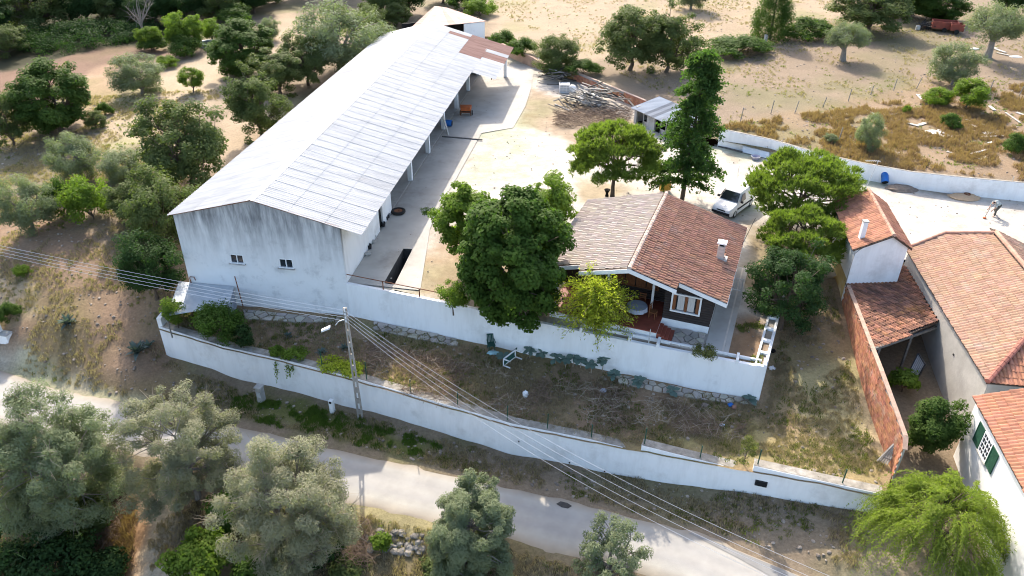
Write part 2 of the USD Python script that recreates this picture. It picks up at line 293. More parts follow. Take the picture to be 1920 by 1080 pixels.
YARD = [G0[:2], T1, P2, (22.05, 45.2), (24.5, 47.0), (27.2, 47.6), (33.5, 48.8), (62, 45), (62, 49), (42.45, 58.2), (33.5, 60.2), (27.0, 63.9), (19.4, 69.2), (15.9, 70.6), (14., 79.2), (7., 90.), (2.4, 95.4), (.05, 98.9), (-3.5, 109), (-14.5, 109), wh(-WW, WL, 0)[:2], wh(-WW, 0, 0)[:2]]
BW = [A_(p) for p in ((20.1, 29.4), (20.3, 33.5), (21.1, 38.2), (21.95, 42.9))]           # foot of the brick wall, front to back
GARDEN = [p[:2] for p in FW] + BW + [(22.05, 45.2), P2, T1, G0[:2], wh(-WW, 0, 0)[:2]]
yardP, gardenP = Polygon(YARD).buffer(0), Polygon(GARDEN).buffer(0)
PIT = Polygon([(-7.88, 48.55), (-7.22, 48.48), (-7.85, 43.55), (-8.6, 43.75)]); PIT2 = Polygon([(-7.75, 42.95), (-5.85, 42.15), (-5.95, 41.98), (-7.8, 42.7)])
inner = yardP.union(gardenP)
UP = A_([(-90, 64), (-60, 52), (-35, 41.7), (-31, 39.9), (-24, 37.9), (-10.1, 33.7), (.1, 30.7), (9.7, 27.6), (13.9, 25.2), (24, 19), (40, 8), (70, -12)])  # upper road edge
def zroad(x): return -5.6 + .02 * (np.clip(x, -60, 40) + 23)
nrm = np.gradient(UP, axis=0); nrm = np.stack([nrm[:, 1], -nrm[:, 0]], 1); nrm /= np.linalg.norm(nrm, axis=1)[:, None]
RWID = A_([4.2, 4.2, 4.6, 4.6, 4.3, 4.0, 3.9, 4.0, 4.3, 4.5, 4.5, 4.5])
LOW = UP + nrm * RWID[:, None]
roadP = Polygon(np.vstack([UP, LOW[::-1]])).buffer(0)
C = []
for k, p in enumerate(UP): C += [(p[0], p[1], zroad(p[0]) - .02), (LOW[k][0], LOW[k][1], zroad(p[0]) - .05)]
for p, z in (((-23.6, 41.5), -5.4), ((-18, 39.2), -5.35), ((-9.7, 36.3), -5.3), ((0, 32.6), -5.3), ((5, 31.2), -5.15), ((9.8, 29.9), -4.6), ((12.7, 28.9), -4.2), ((15.5, 28.2), -4.0), ((18.6, 27.3), -3.75), ((21, 25.6), -3.9), ((23, 22.5), -4.1),
             ((20.5, 30.5), -2.6), ((21, 36), -2.), ((22.3, 42), -1.2), ((23, 30), -3.0), ((24.5, 36), -2.2), ((25, 41), -1.3), ((27, 28), -3.2), ((31, 36), -2), ((30, 46), -.3), ((45, 40), -1)): C.append((*p, z))
for px, py, z in ((255, 668, -4.1), (130, 610, -3.4), (60, 535, -2.4), (0, 480, -1.7), (100, 640, -4.2), (20, 640, -4.4), (240, 735, -5.3), (150, 690, -5.1), (250, 600, -3.4), (300, 520, -2.3), (200, 470, -1.6), (300, 400, -1.), (100, 400, -1.2),
                  (0, 360, -1.2), (180, 300, -.7), (300, 200, -.3), (420, 150, -.1), (60, 200, -.9), (250, 120, -.6), (50, 100, -.9), (500, 60, 0), (650, 130, 0), (0, 10, -1), (300, 0, 0), (600, 0, .3),
                  (1000, 90, .5), (1100, 110, .9), (1200, 150, 1.), (1320, 225, 1.), (1440, 255, .9), (1560, 280, .85), (1700, 310, .85), (1900, 320, .9), (1600, 200, 1.1), (1800, 150, 1.2), (1500, 100, 1.2), (1300, 50, 1.2), (1700, 50, 1.5), (1000, 0, .8), (1500, 0, 1.5), (1900, 0, 1.8),
                  (720, 60, 0), (900, 30, .2), (860, 20, .2)):
    p = at(px, py, z); C.append(tuple(p))
for s in np.linspace(0, WL, 5): p = wh(-WW - 1.2, s, 0); C.append((p[0], p[1], -1.6 * (1 - s / WL)))
for k in range(2, 11):
    q = LOW[k] + nrm[k] * 2.2; C.append((*q, zroad(q[0]) - 1.1)); q = LOW[k] + nrm[k] * 6; C.append((*q, zroad(q[0]) - 1.7)); q = LOW[k] + nrm[k] * 16; C.append((*q, zroad(q[0]) - 2.4))
C += [(-150, 60, -2), (-150, 180, 0), (0, 220, 2), (150, 200, 3), (150, 80, 1.5), (90, 20, -3), (-120, 10, -5), (0, -20, -7.5), (60, -10, -6.)]
C = A_(C)
rbf = RBFInterpolator(C[:, :2], C[:, 2], kernel='linear', smoothing=.4, neighbors=40)
GC = [(p[0], p[1], p[2] - .12) for p in FW] + [(*(np.asarray(p)), -2.55) for p in ((-11, 43.3), (-3.4, 40.8), (4.6, 38), (10.7, 35.9))] + [(14.7, 34.6, -2.3), (16.2, 38, -1.7), (17.6, 41.6, -1.05), (18.4, 43.8, -.15), (20.1, 29.6, -2.4), (20.3, 33.5, -1.65), (21.1, 38.2, -1.2), (21.9, 42.9, -.7), (22, 45.2, -.05), (20.2, 45, -.05), (17.5, 32.5, -2.35), (18.2, 38.5, -1.5), (-18, 42.5, -2.6), (-22.5, 44.8, -2.6), (5, 34, -2.75), (-5, 38, -2.7)]
GC = A_(GC); grbf = RBFInterpolator(GC[:, :2], GC[:, 2], kernel='linear', smoothing=.1)
def z_outer(xy):
    xy = np.atleast_2d(xy).astype(float); r = np.hypot(xy[:, 0], xy[:, 1] - 60)
    z = rbf(np.clip(xy, [-150, -20], [150, 220]))
    p3 = np.column_stack([xy * .35, np.zeros(len(xy))]); z = z + (meshkit.fbm(p3, 4, 3) - .5) * .35
    rz = zroad(xy[:, 0]); d = shapely.distance(roadP, shapely.points(xy)); k = np.clip(d / 1.2, 0, 1)
    return (rz - .07) * (1 - k) + np.where(k < 1, np.maximum(z, rz - 1.2 * k - .07), z) * k
def z_garden(xy):
    xy = np.atleast_2d(xy).astype(float); p3 = np.column_stack([xy * .8, np.zeros(len(xy))]); return grbf(xy) + (meshkit.fbm(p3, 4, 5) - .5) * .16
def height(xy):
    xy = np.atleast_2d(xy).astype(float); z = np.zeros(len(xy))
    iy = shapely.contains_xy(yardP, xy[:, 0], xy[:, 1]); ig = shapely.contains_xy(gardenP, xy[:, 0], xy[:, 1]) & ~iy; o = ~iy & ~ig
    if ig.any(): z[ig] = z_garden(xy[ig])
    if o.any(): z[o] = z_outer(xy[o])
    return z
def hz(x, y): return float(height([(x, y)])[0])
def gp(px, py):                                          # where the pixel's ray meets the ground
    d = ray(px, py); t = np.linspace((6 - CH) / d[2], (-9.5 - CH) / d[2], 700); P = CAM + t[:, None] * d
    below = P[:, 2] < height(P[:, :2]); i = int(np.argmax(below)) if below.any() else len(t) - 1
    P = P[i].copy(); P[2] = hz(P[0], P[1]); return P
def patch(poly, pts, zf):
    b = []
    for ring in [poly.exterior, *poly.interiors]: b.append(resample(ring.coords, .35)[:-1])
    p = np.vstack(b + [pts[shapely.contains_xy(poly.buffer(-.12), pts[:, 0], pts[:, 1])]])
    tri = Delaunay(p).simplices; c = p[tri].mean(1); tri = tri[shapely.contains_xy(poly, c[:, 0], c[:, 1])]
    q = p[tri]; cr = (q[:, 1, 0] - q[:, 0, 0]) * (q[:, 2, 1] - q[:, 0, 1]) - (q[:, 1, 1] - q[:, 0, 1]) * (q[:, 2, 0] - q[:, 0, 0])
    tri[cr < 0] = tri[cr < 0][:, ::-1]; tri = tri[np.abs(cr) > 1e-6]
    return np.column_stack([p, zf(p)]), tri
# colour of the bare ground and dry growth, by patch of land (albedo only)
def pxpoly(pts, z=0.): return Polygon([at(x, y, z)[:2] for x, y in pts]).buffer(0)
LAND = [
    (pxpoly([(905, 10), (1000, -30), (1640, -40), (1610, 25), (1480, 68), (1330, 98), (1110, 115), (1010, 100), (930, 70)], 1), (.315, .248, .175)),
    (pxpoly([(1140, 140), (1340, 98), (1480, 72), (1640, 60), (1930, 60), (1930, 180), (1720, 160), (1550, 200), (1400, 225), (1330, 245), (1200, 190)], 1), (.232, .182, .135)),
    (pxpoly([(1345, 262), (1400, 222), (1550, 198), (1720, 158), (1940, 185), (1940, 335), (1600, 305)], 1), (.25, .185, .125)),
    (pxpoly([(330, 105), (250, 70), (100, 110), (-60, 135), (-60, 205), (90, 190), (150, 150), (250, 120)], -.7), (.20, .13, .095)),
    (pxpoly([(130, 150), (212, 118), (222, 190), (160, 235), (140, 210)], -.7), (.33, .23, .155)),
    (pxpoly([(-60, 170), (45, 185), (60, 235), (-60, 240)], -.8), (.36, .28, .2)),
    (pxpoly([(175, 220), (300, 140), (400, 100), (450, 150), (420, 200), (300, 250), (200, 300), (165, 265)], -.5), (.37, .30, .215)),
    (pxpoly([(420, 190), (560, 170), (500, 280), (430, 330), (400, 290)], -.3), (.34, .27, .19)),
    (pxpoly([(480, 40), (560, 15), (560, 100), (500, 100)], 0), (.34, .27, .19)),
    (pxpoly([(-60, 380), (60, 430), (140, 440), (330, 560), (310, 700), (200, 690), (-60, 610)], -2.5), (.25, .175, .12)),
    (pxpoly([(-60, 520), (60, 520), (80, 560), (-60, 590)], -2.5), (.40, .31, .20)),
    (pxpoly([(0, 655), (90, 690), (200, 725), (290, 760), (200, 780), (-60, 700)], -5.3), (.38, .33, .26)),
    (pxpoly([(270, 930), (310, 930), (360, 1100), (230, 1100)], -6.5), (.46, .39, .29)),
    (pxpoly([(190, 960), (280, 920), (240, 1100), (150, 1100)], -6.5), (.30, .19, .11)),
    (pxpoly([(430, 738), (560, 750), (830, 838), (800, 858), (640, 828), (440, 775)], -5.3), (.12, .125, .045)),
    (pxpoly([(650, 940), (800, 985), (1000, 1040), (990, 1090), (640, 1010)], -5.6), (.38, .30, .20)),
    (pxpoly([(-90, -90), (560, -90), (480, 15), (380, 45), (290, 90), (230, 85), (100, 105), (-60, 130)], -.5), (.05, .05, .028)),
    (pxpoly([(0, 280), (130, 300), (100, 350), (-60, 380)], -1), (.20, .17, .11)),
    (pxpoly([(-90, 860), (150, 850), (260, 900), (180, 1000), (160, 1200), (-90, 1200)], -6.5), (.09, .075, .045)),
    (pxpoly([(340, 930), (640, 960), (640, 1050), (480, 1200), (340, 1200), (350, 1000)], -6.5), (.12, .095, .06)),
    (pxpoly([(640, 1020), (1000, 1050), (1100, 1200), (600, 1200)], -6.5), (.22, .165, .115)),
    (pxpoly([(1690, 900), (1830, 960), (1930, 1090), (1560, 1090)], -4), (.30, .25, .18)),
]
GLAND = [
    (pxpoly([(640, 600), (870, 640), (900, 690), (700, 650)], -2.6), (.20, .185, .095)),
    (pxpoly([(880, 650), (1400, 790), (1390, 860), (1100, 800), (900, 770), (680, 650)], -2.7), (.255, .178, .118)),
    (pxpoly([(1420, 790), (1690, 880), (1650, 925), (1410, 870), (1200, 820)], -2.4), (.30, .24, .13)),
    (pxpoly([(1480, 600), (1580, 580), (1620, 700), (1500, 700)], -1.3), (.28, .20, .13)),
    (pxpoly([(1480, 700), (1600, 690), (1660, 850), (1560, 860)], -2), (.40, .32, .21)),
    (pxpoly([(420, 590), (640, 600), (700, 690), (500, 650)], -2.6), (.235, .165, .115)),
    (pxpoly([(700, 700), (830, 730), (950, 770), (800, 740)], -2.7), (.36, .27, .16)),
]
def tints(xy, lands, base, wob=.9):
    q = np.column_stack([xy * .45, np.zeros(len(xy))]); w = xy + np.stack([meshkit.fbm(q, 4, 11) - .5, meshkit.fbm(q, 4, 12) - .5], 1) * 2.5 * wob
    t = np.tile(A_(base), (len(xy), 1))
    for P, c in lands:
        d = -shapely.distance(P, shapely.points(w)) + shapely.distance(P.boundary, shapely.points(w)) * shapely.contains_xy(P, w[:, 0], w[:, 1])
        k = np.clip(d / .8 + .5, 0, 1)[:, None]; t = t * (1 - k) + A_(c) * k
    g = np.column_stack([xy * .16, np.zeros(len(xy))]); k = np.clip((meshkit.fbm(g, 4, 21) - .54) * 6, 0, 1)[:, None] * .5     # patches of greener growth
    t = t * (1 - k) + t * A_([.62, .82, .5]) * k
    s = .86 + .28 * meshkit.fbm(np.column_stack([xy * 1.3, np.zeros(len(xy))]), 3, 22)[:, None]
    return t * s
def grid(x0, x1, y0, y1, s):
    g = np.stack(np.meshgrid(np.arange(x0, x1, s), np.arange(y0, y1, s)), -1).reshape(-1, 2); return g + rng.uniform(-.3, .3, g.shape) * s
near = grid(-46, 46, 12, 62, .55); near = near[np.abs(near[:, 0]) < near[:, 1] * .72 + 6]
mid = grid(-110, 110, 62, 150, 1.1); mid = mid[np.abs(mid[:, 0]) < mid[:, 1] * .75 + 6]
far = grid(-420, 420, -160, 620, 14.); far = far[~((np.abs(far[:, 0]) < np.abs(far[:, 1]) * .75 + 8) & (far[:, 1] > 12) & (far[:, 1] < 150))]
big = Polygon([(-430, -170), (430, -170), (430, 630), (-430, 630)]).difference(inner)
big = max(getattr(big, 'geoms', [big]), key=lambda g: g.area)
tm = patch(Polygon(big.exterior.coords, [r.coords for r in big.interiors]), np.vstack([near, mid, far]), z_outer)
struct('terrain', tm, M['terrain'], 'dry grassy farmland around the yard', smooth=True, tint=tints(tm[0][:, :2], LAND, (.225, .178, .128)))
gm = patch(gardenP.buffer(.12), grid(-26, 24, 25, 48, .4), z_garden)
struct('garden_soil', gm, M['terrain'], 'dry brown garden soil between the two white walls', smooth=True, tint=tints(gm[0][:, :2], GLAND, (.28, .205, .13), .6))
yp = yardP.difference(PIT).difference(PIT2)
ym = patch(yp, grid(-26, 64, 32, 112, 1.), lambda p: (meshkit.fbm(np.column_stack([p * .4, np.zeros(len(p))]), 3, 9) - .5) * .05 - .02)
YL = [(pxpoly([(985, 160), (1080, 190), (1190, 225), (1180, 300), (1110, 290), (1000, 240), (975, 235)]), (.70, .59, .47)), (pxpoly([(760, 480), (845, 470), (850, 560), (775, 555)]), (.78, .67, .53)),
      (pxpoly([(1365, 600), (1450, 590), (1435, 690), (1350, 670)]), (.50, .36, .25)), (pxpoly([(1150, 620), (1440, 690), (1430, 705), (1120, 640)]), (.36, .27, .19)), (pxpoly([(1400, 420), (1560, 430), (1560, 560), (1470, 600), (1400, 560)]), (.55, .47, .32)),
      (pxpoly([(820, 420), (1060, 440), (1060, 600), (830, 570)]), (.66, .54, .41)), (pxpoly([(1080, 330), (1200, 350), (1120, 372), (1080, 380)]), (.72, .64, .5)), (pxpoly([(1640, 345), (1790, 360), (1800, 375), (1690, 352)]), (.5, .46, .4))]
yt = tints(ym[0][:, :2], YL, (1., 1., 1.), .7); 
struct('yard_ground', ym, mat('yard_ground', (.52, .482, .43), (.34, .31, .27), nrough=.75, scale=.8, bump=.7, bscale=14, detail=11, tint=True, c3=(.37, .30, .235), spec=.1), 'pale gravel yard behind the houses', smooth=True, tint=yt)
# concrete apron along the open side of the warehouse
apx = [(1003, 128), (996, 165), (985, 200), (962, 240), (903, 250), (872, 305), (850, 345), (825, 385), (806, 430), (800, 470), (788, 545)]
ap = [at(*p)[:2] for p in apx]
apP = Polygon(ap + [(-10.9, 43.75), wh(.02, 0, 0)[:2], wh(.02, 36.5, 0)[:2], wh(.02, WL + 4, 0)[:2]]).buffer(0).difference(PIT).difference(PIT2).intersection(yardP.buffer(-.05))
apP = max(getattr(apP, 'geoms', [apP]), key=lambda g: g.area)
am = patch(apP, grid(-14, 6, 40, 100, .9), lambda p: np.full(len(p), .035))
struct('concrete_apron', am, M['slab'], 'grey concrete apron along the open warehouse side')
for nm, P, dz in (('inspection_pit', PIT, 1.9), ('drain_slot', PIT2, .8)):
    c = A_(P.exterior.coords)[:-1]
    if Polygon(c).exterior.is_ccw is False: c = c[::-1]
    n = len(c); v = np.vstack([np.column_stack([c, np.full(n, .034)]), np.column_stack([c, np.full(n, -dz)])]); f = [[n, n + 1, n + 2], [n, n + 2, n + 3]]
    for i in range(n): j = (i + 1) % n; f += [[i, j, n + j], [i, n + j, n + i]]
    f = A_(f); f[2:] = f[2:][:, ::-1]
    struct(nm, (v, f), M['pit'], 'long rectangular vehicle pit sunk in the concrete' if dz > 1 else 'short drain slot beside the terrace wall')
# road: 8 strips across, ragged edges
ru = resample(UP, .8); n_ = len(ru); g_ = np.gradient(ru, axis=0); nn = np.stack([g_[:, 1], -g_[:, 0]], 1); nn /= np.linalg.norm(nn, axis=1)[:, None]
wid = np.interp(np.linspace(0, 1, n_), np.linspace(0, 1, len(RWID)), RWID) - .35
jit = lambda s: (meshkit.fbm(np.column_stack([ru * .9, np.full(n_, s)]), 3, s) - .5) * .7
V = []
for k, t in enumerate((0, .07, .2, .35, .5, .65, .8, .93, 1.)):
    off = t * wid + .1 + (jit(1) if k == 0 else jit(2) if k == 8 else 0); q = ru + nn * off[:, None]
    V.append(np.column_stack([q, zroad(q[:, 0]) + .05 * math.sin(math.pi * t) - (.10 if k in (0, 8) else 0)]))
V = np.stack(V, 1); f = [[i * 9 + j, (i + 1) * 9 + j, (i + 1) * 9 + j + 1, i * 9 + j + 1] for i in range(n_ - 1) for j in range(8)]
f = A_(f)[:, ::-1]; et = np.tile(A_([[.86, .74, .6], [.95, .88, .78], [1.05, 1.04, 1.02], [.95, .95, .96], [1.05, 1.04, 1.03], [.95, .95, .96], [1.05, 1.04, 1.0], [.97, .9, .8], [.88, .76, .62]])[None], (n_, 1, 1)).reshape(-1, 3)
struct('road', cat([(V.reshape(-1, 3), f)]), M['road'], 'pale worn asphalt country lane', smooth=True, tint=et)

M['patch'] = mat('patch', (.25, .245, .235), (.21, .205, .195), scale=1.2, bump=.3, bscale=40, detail=9)
for nm_, pts_, mt_, lb_ in (('road_patch', [(1290, 1003), (1322, 990), (1400, 1030), (1570, 1110), (1500, 1120), (1380, 1050)], M['road_dark'] if 'road_dark' in M else M['patch'], 'darker repair strip along the edge of the lane'), ('pothole_patch', [(1044, 946), (1052, 943), (1070, 949), (1071, 954), (1058, 955)], M['pit'], 'small dark pothole mark in the lane')):
    pp_ = pxpoly(pts_, -5.15).buffer(.06).intersection(roadP.buffer(-.35))
    if pp_.geom_type == 'Polygon' and pp_.area > .02:
        bx_ = pp_.bounds; pm_ = patch(pp_, grid(bx_[0], bx_[2], bx_[1], bx_[3], .5), lambda p: zroad(p[:, 0]) + .05 * np.sin(math.pi * np.clip(shapely.distance(LineString(UP), shapely.points(p)) / 3.75, 0, 1)) + .012); struct(nm_, pm_, mt_, lb_)

# ================================================================== WALLS
def wall_mesh(line, tops, bottoms, th, side=1):          # line in plan; thickness to the left (side=1) or right
    L = A_([p[:2] for p in line], float); d = np.gradient(L, axis=0); 
    nl = np.stack([-d[:, 1], d[:, 0]], 1); nl /= np.linalg.norm(nl, axis=1)[:, None] + 1e-9; ms = []
    for i in range(len(L) - 1):
        if np.linalg.norm(L[i + 1] - L[i]) < .12: continue
        a, b = L[i], L[i + 1]; e = b - a; e /= np.linalg.norm(e); nv = A_([-e[1], e[0]]) * th * side
        lo = [(*a, bottoms[i]), (*b, bottoms[i + 1]), (*(b + nv), bottoms[i + 1]), (*(a + nv), bottoms[i])]; hi = [(*a, tops[i]), (*b, tops[i + 1]), (*(b + nv), tops[i + 1]), (*(a + nv), tops[i])]
        if side < 0: lo, hi = lo[::-1], hi[::-1]
        ms.append(hexa(lo, hi))
    return cat(ms)
ft = thing('retaining_wall', 'long white rendered retaining wall with stepped top along the road', 'wall', (*FW[0][:2], -5.5))
part(ft, 'wall_face', wall_mesh(FW, [p[2] for p in FW], [-6.6] * len(FW), .28), M['white_wall'])
fl = [A_([p[0], p[1]]) for p in FW]
inset = [A_([p[0] + .02, p[1] + .035, p[2]]) for p in FW]
part(ft, 'wall_top', wall_mesh(inset, [p[2] + .015 for p in FW], [p[2] - .06 for p in FW], .55), M['dirty_top'], 'dirty weathered top of the wall')
e0 = A_([FW[0][0], FW[0][1]]); e1 = e0 + A_([.25, 2.6])
part(ft, 'end_wall', wall_mesh([e1, e0], [-1.65, -1.75], [-6, -6.6], .3, 1), M['white_wall'], 'raised left end of the wall')
# small things on the wall face
q = vpl(1427, 906, FW[11], FW[12]); wd = (FW[12] - FW[11])[:2]; wd /= np.linalg.norm(wd); wang = math.atan2(wd[1], wd[0]); out = A_([wd[1], -wd[0], 0])
mb = thing('letter_box', 'dark metal plate set in the white wall right of its second step', 'letter box', q)
part(mb, 'frame', box(q + out * .02, (.62, .10, .36), wang), M['black_iron']); part(mb, 'door', box(q + out * .085, (.52, .03, .26), wang), M['dark'])
for px, py, lw in ((973, 817, 'leftmost, under the second wire crossing'), (1068, 857, 'between the two wire crossings'), (1134, 873, 'just below the lower wires'), (1455, 932, 'right of the dark letter box')):
    k = [i for i in range(len(FW) - 1) if True][min(12, max(0, int(np.searchsorted([297, 420, 540, 660, 760, 960, 1100, 1202, 1202.5, 1300, 1412, 1412.5, 1530], px)) - 1))]
    p = vpl(px, py + 10, FW[k], FW[k + 1]); d = (FW[k + 1] - FW[k])[:2]; d /= np.linalg.norm(d); o = A_([d[1], -d[0], 0])
    single('drain_pipe', tube([p - o * .1, p + o * .06], .045, 8), M['dark'], 'dark drain pipe end in the white road wall, ' + lw, 'pipe', 'drain pipes in the road wall')
# fence posts on the wall top
posts = [(605, 694, 655), (688, 716, 675), (770, 741, 712), (858, 763, 735), (951, 788, 762), (1026, 805, 777), (1108, 824, 797), (1208, 834, 803), (1312, 860, 836), (1420, 873, 842), (1578, 909, 878)]
pl = ['left of the hanging vine', 'beside the lamp pole', 'second right of the lamp pole', 'third right of the lamp pole', 'under the wires', 'at the brush heap', 'just left of the upper step', 'at the upper step of the wall', 'between the two wall steps', 'beside the young pear tree', 'nearest the brick wall']
for i, (px, py, pt) in enumerate(posts):
    k = min(12, max(0, int(np.searchsorted([297, 420, 540, 660, 760, 960, 1100, 1202, 1202.5, 1300, 1412, 1412.5, 1530], px)) - 1))
    p = vpl(px, py, FW[k] + A_([.05, .2, 0]), FW[k + 1] + A_([.05, .2, 0])); h = above(px, pt, p)[2] - p[2]; h = min(max(h, .7), 1.5)
    t = thing('fence_post', 'dark green fence post on the road wall, ' + pl[i], 'post', p, 'green fence posts on the road wall')
    part(t, 'upright', beam(p - A_([0, 0, .1]), p + A_([.02, 0, h]), .05, .05), M['green_paint']); part(t, 'cap', box(p + A_([.02, 0, h + .015]), (.07, .07, .03)), M['green_paint'])
# terrace wall below the house and the yard
TL0, TR0 = G0[:2] + A_([.0, -.02]), T1
tt = thing('terrace_wall', 'white rendered terrace wall below the timber house', 'wall', (*TL0, -2.6))
ts = np.linspace(0, 1, 12); tl = [TL0 + (TR0 - TL0) * k for k in ts]
part(tt, 'wall_face', wall_mesh(tl, list(.06 + .05 * np.sin(ts * 7)), [-3.3] * 12, .22), M['white_wall'])
td = (TR0 - TL0); tlen = np.linalg.norm(td); td = td / tlen; tn = A_([-td[1], td[0]])
tang = math.atan2(td[1], td[0])
s0 = float((at(1085, 628, .1)[:2] - TL0) @ td)
for a_, b_ in ((s0, s0 + 2.9), (s0 + 3.1, s0 + 4.6), (s0 + 4.8, s0 + 9.2), (s0 + 9.4, tlen - .3)):
    c = TL0 + td * (a_ + b_) / 2 + tn * .62
    part(tt, 'planter_curb', box((*c, .03), (b_ - a_, .12, .26), tang), M['white_trim'])
for s in (s0, s0 + 3.0, s0 + 4.7, s0 + 9.3, tlen - .1):
    c = TL0 + td * s + tn * .34; part(tt, 'pier', box((*c, .12), (.16, .72, .34), tang), M['white_trim'])
pr = thing('parapet_wall', 'white double parapet with gaps on the right side of the house lawn', 'wall', (*T1, -1))
pd = P2 - T1; plen = np.linalg.norm(pd); pd = pd / plen; pn = A_([-pd[1], pd[0]]); pang = math.atan2(pd[1], pd[0])
pk = np.linspace(0, 1, 6); part(pr, 'wall_face', wall_mesh([T1 + (P2 - T1) * k for k in pk], [.1] * 6, [-3.2, -2.8, -2.4, -2, -1.6, -1.2], .16), M['white_wall'])
part(pr, 'inner_curb', box((*(T1 + pd * plen / 2 + pn * .62), .0), (plen, .13, .22), pang), M['white_trim'])
for s in np.arange(.1, plen, 1.35): part(pr, 'cross_bar', box((*(T1 + pd * s + pn * .35), .06), (.22, .42, .16), pang), M['white_trim'])
# pipe railing on the terrace wall
rp = [vpl(648, 515, TL0, TR0), vpl(716, 533, TL0, TR0), vpl(785, 552, TL0, TR0), vpl(852, 560, TL0, TR0)]
rl = thing('pipe_railing', 'rusty pipe railing on the terrace wall beside the warehouse', 'railing', (*TL0, .1))
for p in rp: p[2] = .72; p[:2] += tn * .12
part(rl, 'top_rail', tube(rp, .03, 6), M['rust'])
for i, p in enumerate(rp[1:]): part(rl, 'upright', tube([A_([p[0], p[1], .05]), p], .04, 6), M['rust'])
# back wall of the yard
bk = [at(1345, 275), at(1440, 292), at(1530, 316), at(1610, 334), at(1700, 352), at(1800, 365), at(1930, 379), at(2050, 392)]
bt = [above(x, y, p)[2] for (x, y), p in zip(((1345, 240), (1440, 262), (1530, 289), (1610, 305), (1700, 322), (1800, 331), (1930, 343), (2050, 352)), bk)]
bt = list(np.convolve([bt[0]] + bt + [bt[-1]], [.25, .5, .25], 'valid'))
bw = thing('boundary_wall', 'long white rendered boundary wall behind the pale yard', 'wall', bk[0])
part(bw, 'wall_face', wall_mesh(bk, bt, [-.4] * 8, .25), M['white_wall']); part(bw, 'wall_top', wall_mesh([p + A_([.03, .03, 0]) for p in bk], [z + .03 for z in bt], [z - .05 for z in bt], .2), M['dirty_top'], 'stained top of the wall')
# brick walls: every brick is real
def bricks(th, line, tops, zb, L, H, depth, cap=300, side=1, start=0., name='brick', tone=1.0):
    L2 = A_([p[:2] for p in line], float); ls = LineString(L2); S = np.r_[0, np.cumsum(np.linalg.norm(np.diff(L2, axis=0), axis=1))]
    out_, r_ = [], np.random.default_rng(5)
    for row in range(60):
        z = min(zb) + row * H
        for s in np.arange(start + (row % 2) * L / 2, ls.length - L * .4, L):
            tp = np.interp(s, S, tops); b0 = np.interp(s, S, zb)
            if z + H > tp or z < b0 - H: continue
            p = A_(ls.interpolate(s + L / 2).coords[0]); q = A_(ls.interpolate(min(s + L / 2 + .05, ls.length)).coords[0]); a0 = A_(ls.interpolate(s + L / 2 - .05).coords[0]); d = q - a0
            out_.append((depth_key(p), box((*p, z + H / 2), (L - .014, depth + r_.uniform(-.012, .012), H - .014), math.atan2(d[1], d[0])), tone * r_.uniform(.72, 1.2) * A_([1, r_.uniform(.9, 1.12), r_.uniform(.9, 1.15)])))
    out_.sort(key=lambda t: t[0])
    for _, b, t in out_[:cap]: part(th, name, b, M['brick'], tint=np.tile(t, (8, 1)))
    if len(out_) > cap: part(th, name + '_courses', cat([b for _, b, _ in out_[cap:]]), M['brick'], kind='stuff', tint=np.vstack([np.tile(t, (8, 1)) for *_, t in out_[cap:]]))
def depth_key(p): return depth((p[0], p[1], 0))
b3 = [BW[0] + A_([-.2, -.6])] + BW
bz, btop = [-3.1, -2.8, -2.0, -1.5, -1.1], [-.35, .0, .95, .9, .75]
br = thing('brick_wall', 'old orange brick wall patched with mortar beside the neighbouring courtyard', 'wall', (*BW[1], -2))
part(br, 'mortar_core', wall_mesh([p + A_([.045, 0]) for p in b3], [z - .02 for z in btop], [z - .8 for z in bz], .09, -1), M['mortar'])
bricks(br, [p + A_([.09, 0]) for p in b3], btop, bz, .32, .21, .155)
part(br, 'coping', wall_mesh([p + A_([-.02, 0]) for p in b3], [z + .05 for z in btop], [z for z in btop], .24, -1), mat('coping_brick', (.46, .33, .25), (.36, .24, .18), scale=3))
bb = [(13.9, 79.3), (10.4, 84.7), (7.0, 90.0)]
b2 = thing('back_brick_wall', 'low red brick wall behind the scrap timber heap', 'wall', (10.4, 84.7, 0))
part(b2, 'mortar_core', wall_mesh(bb, [1.03, 1.0, .95], [-.3] * 3, .1, -1), M['mortar']); bricks(b2, [A_(p) + A_([.06, -.04]) for p in bb], [1.06, 1.04, 1.0], [0, 0, 0], .32, .21, .17, cap=0, side=1)
part(b2, 'coping', wall_mesh([A_(p) + A_([-.05, -.03]) for p in bb], [1.12, 1.1, 1.06], [1.06, 1.04, 1.0], .24, -1), mat('coping_pale', (.55, .40, .32), (.42, .3, .23), scale=3))
b4 = thing('rough_wall', 'low crumbling masonry wall at the far end of the yard', 'wall', (1, 97, 0))
part(b4, 'wall_face', wall_mesh([(-1.5, 101.2), (.05, 98.9), (2.4, 95.4), (4.4, 93.)], [1.35, 1.3, 1.2, .7], [-.3] * 4, .3, -1), mat('rough', (.42, .28, .2), (.3, .2, .15), scale=1.2, bump=.8, bscale=6))
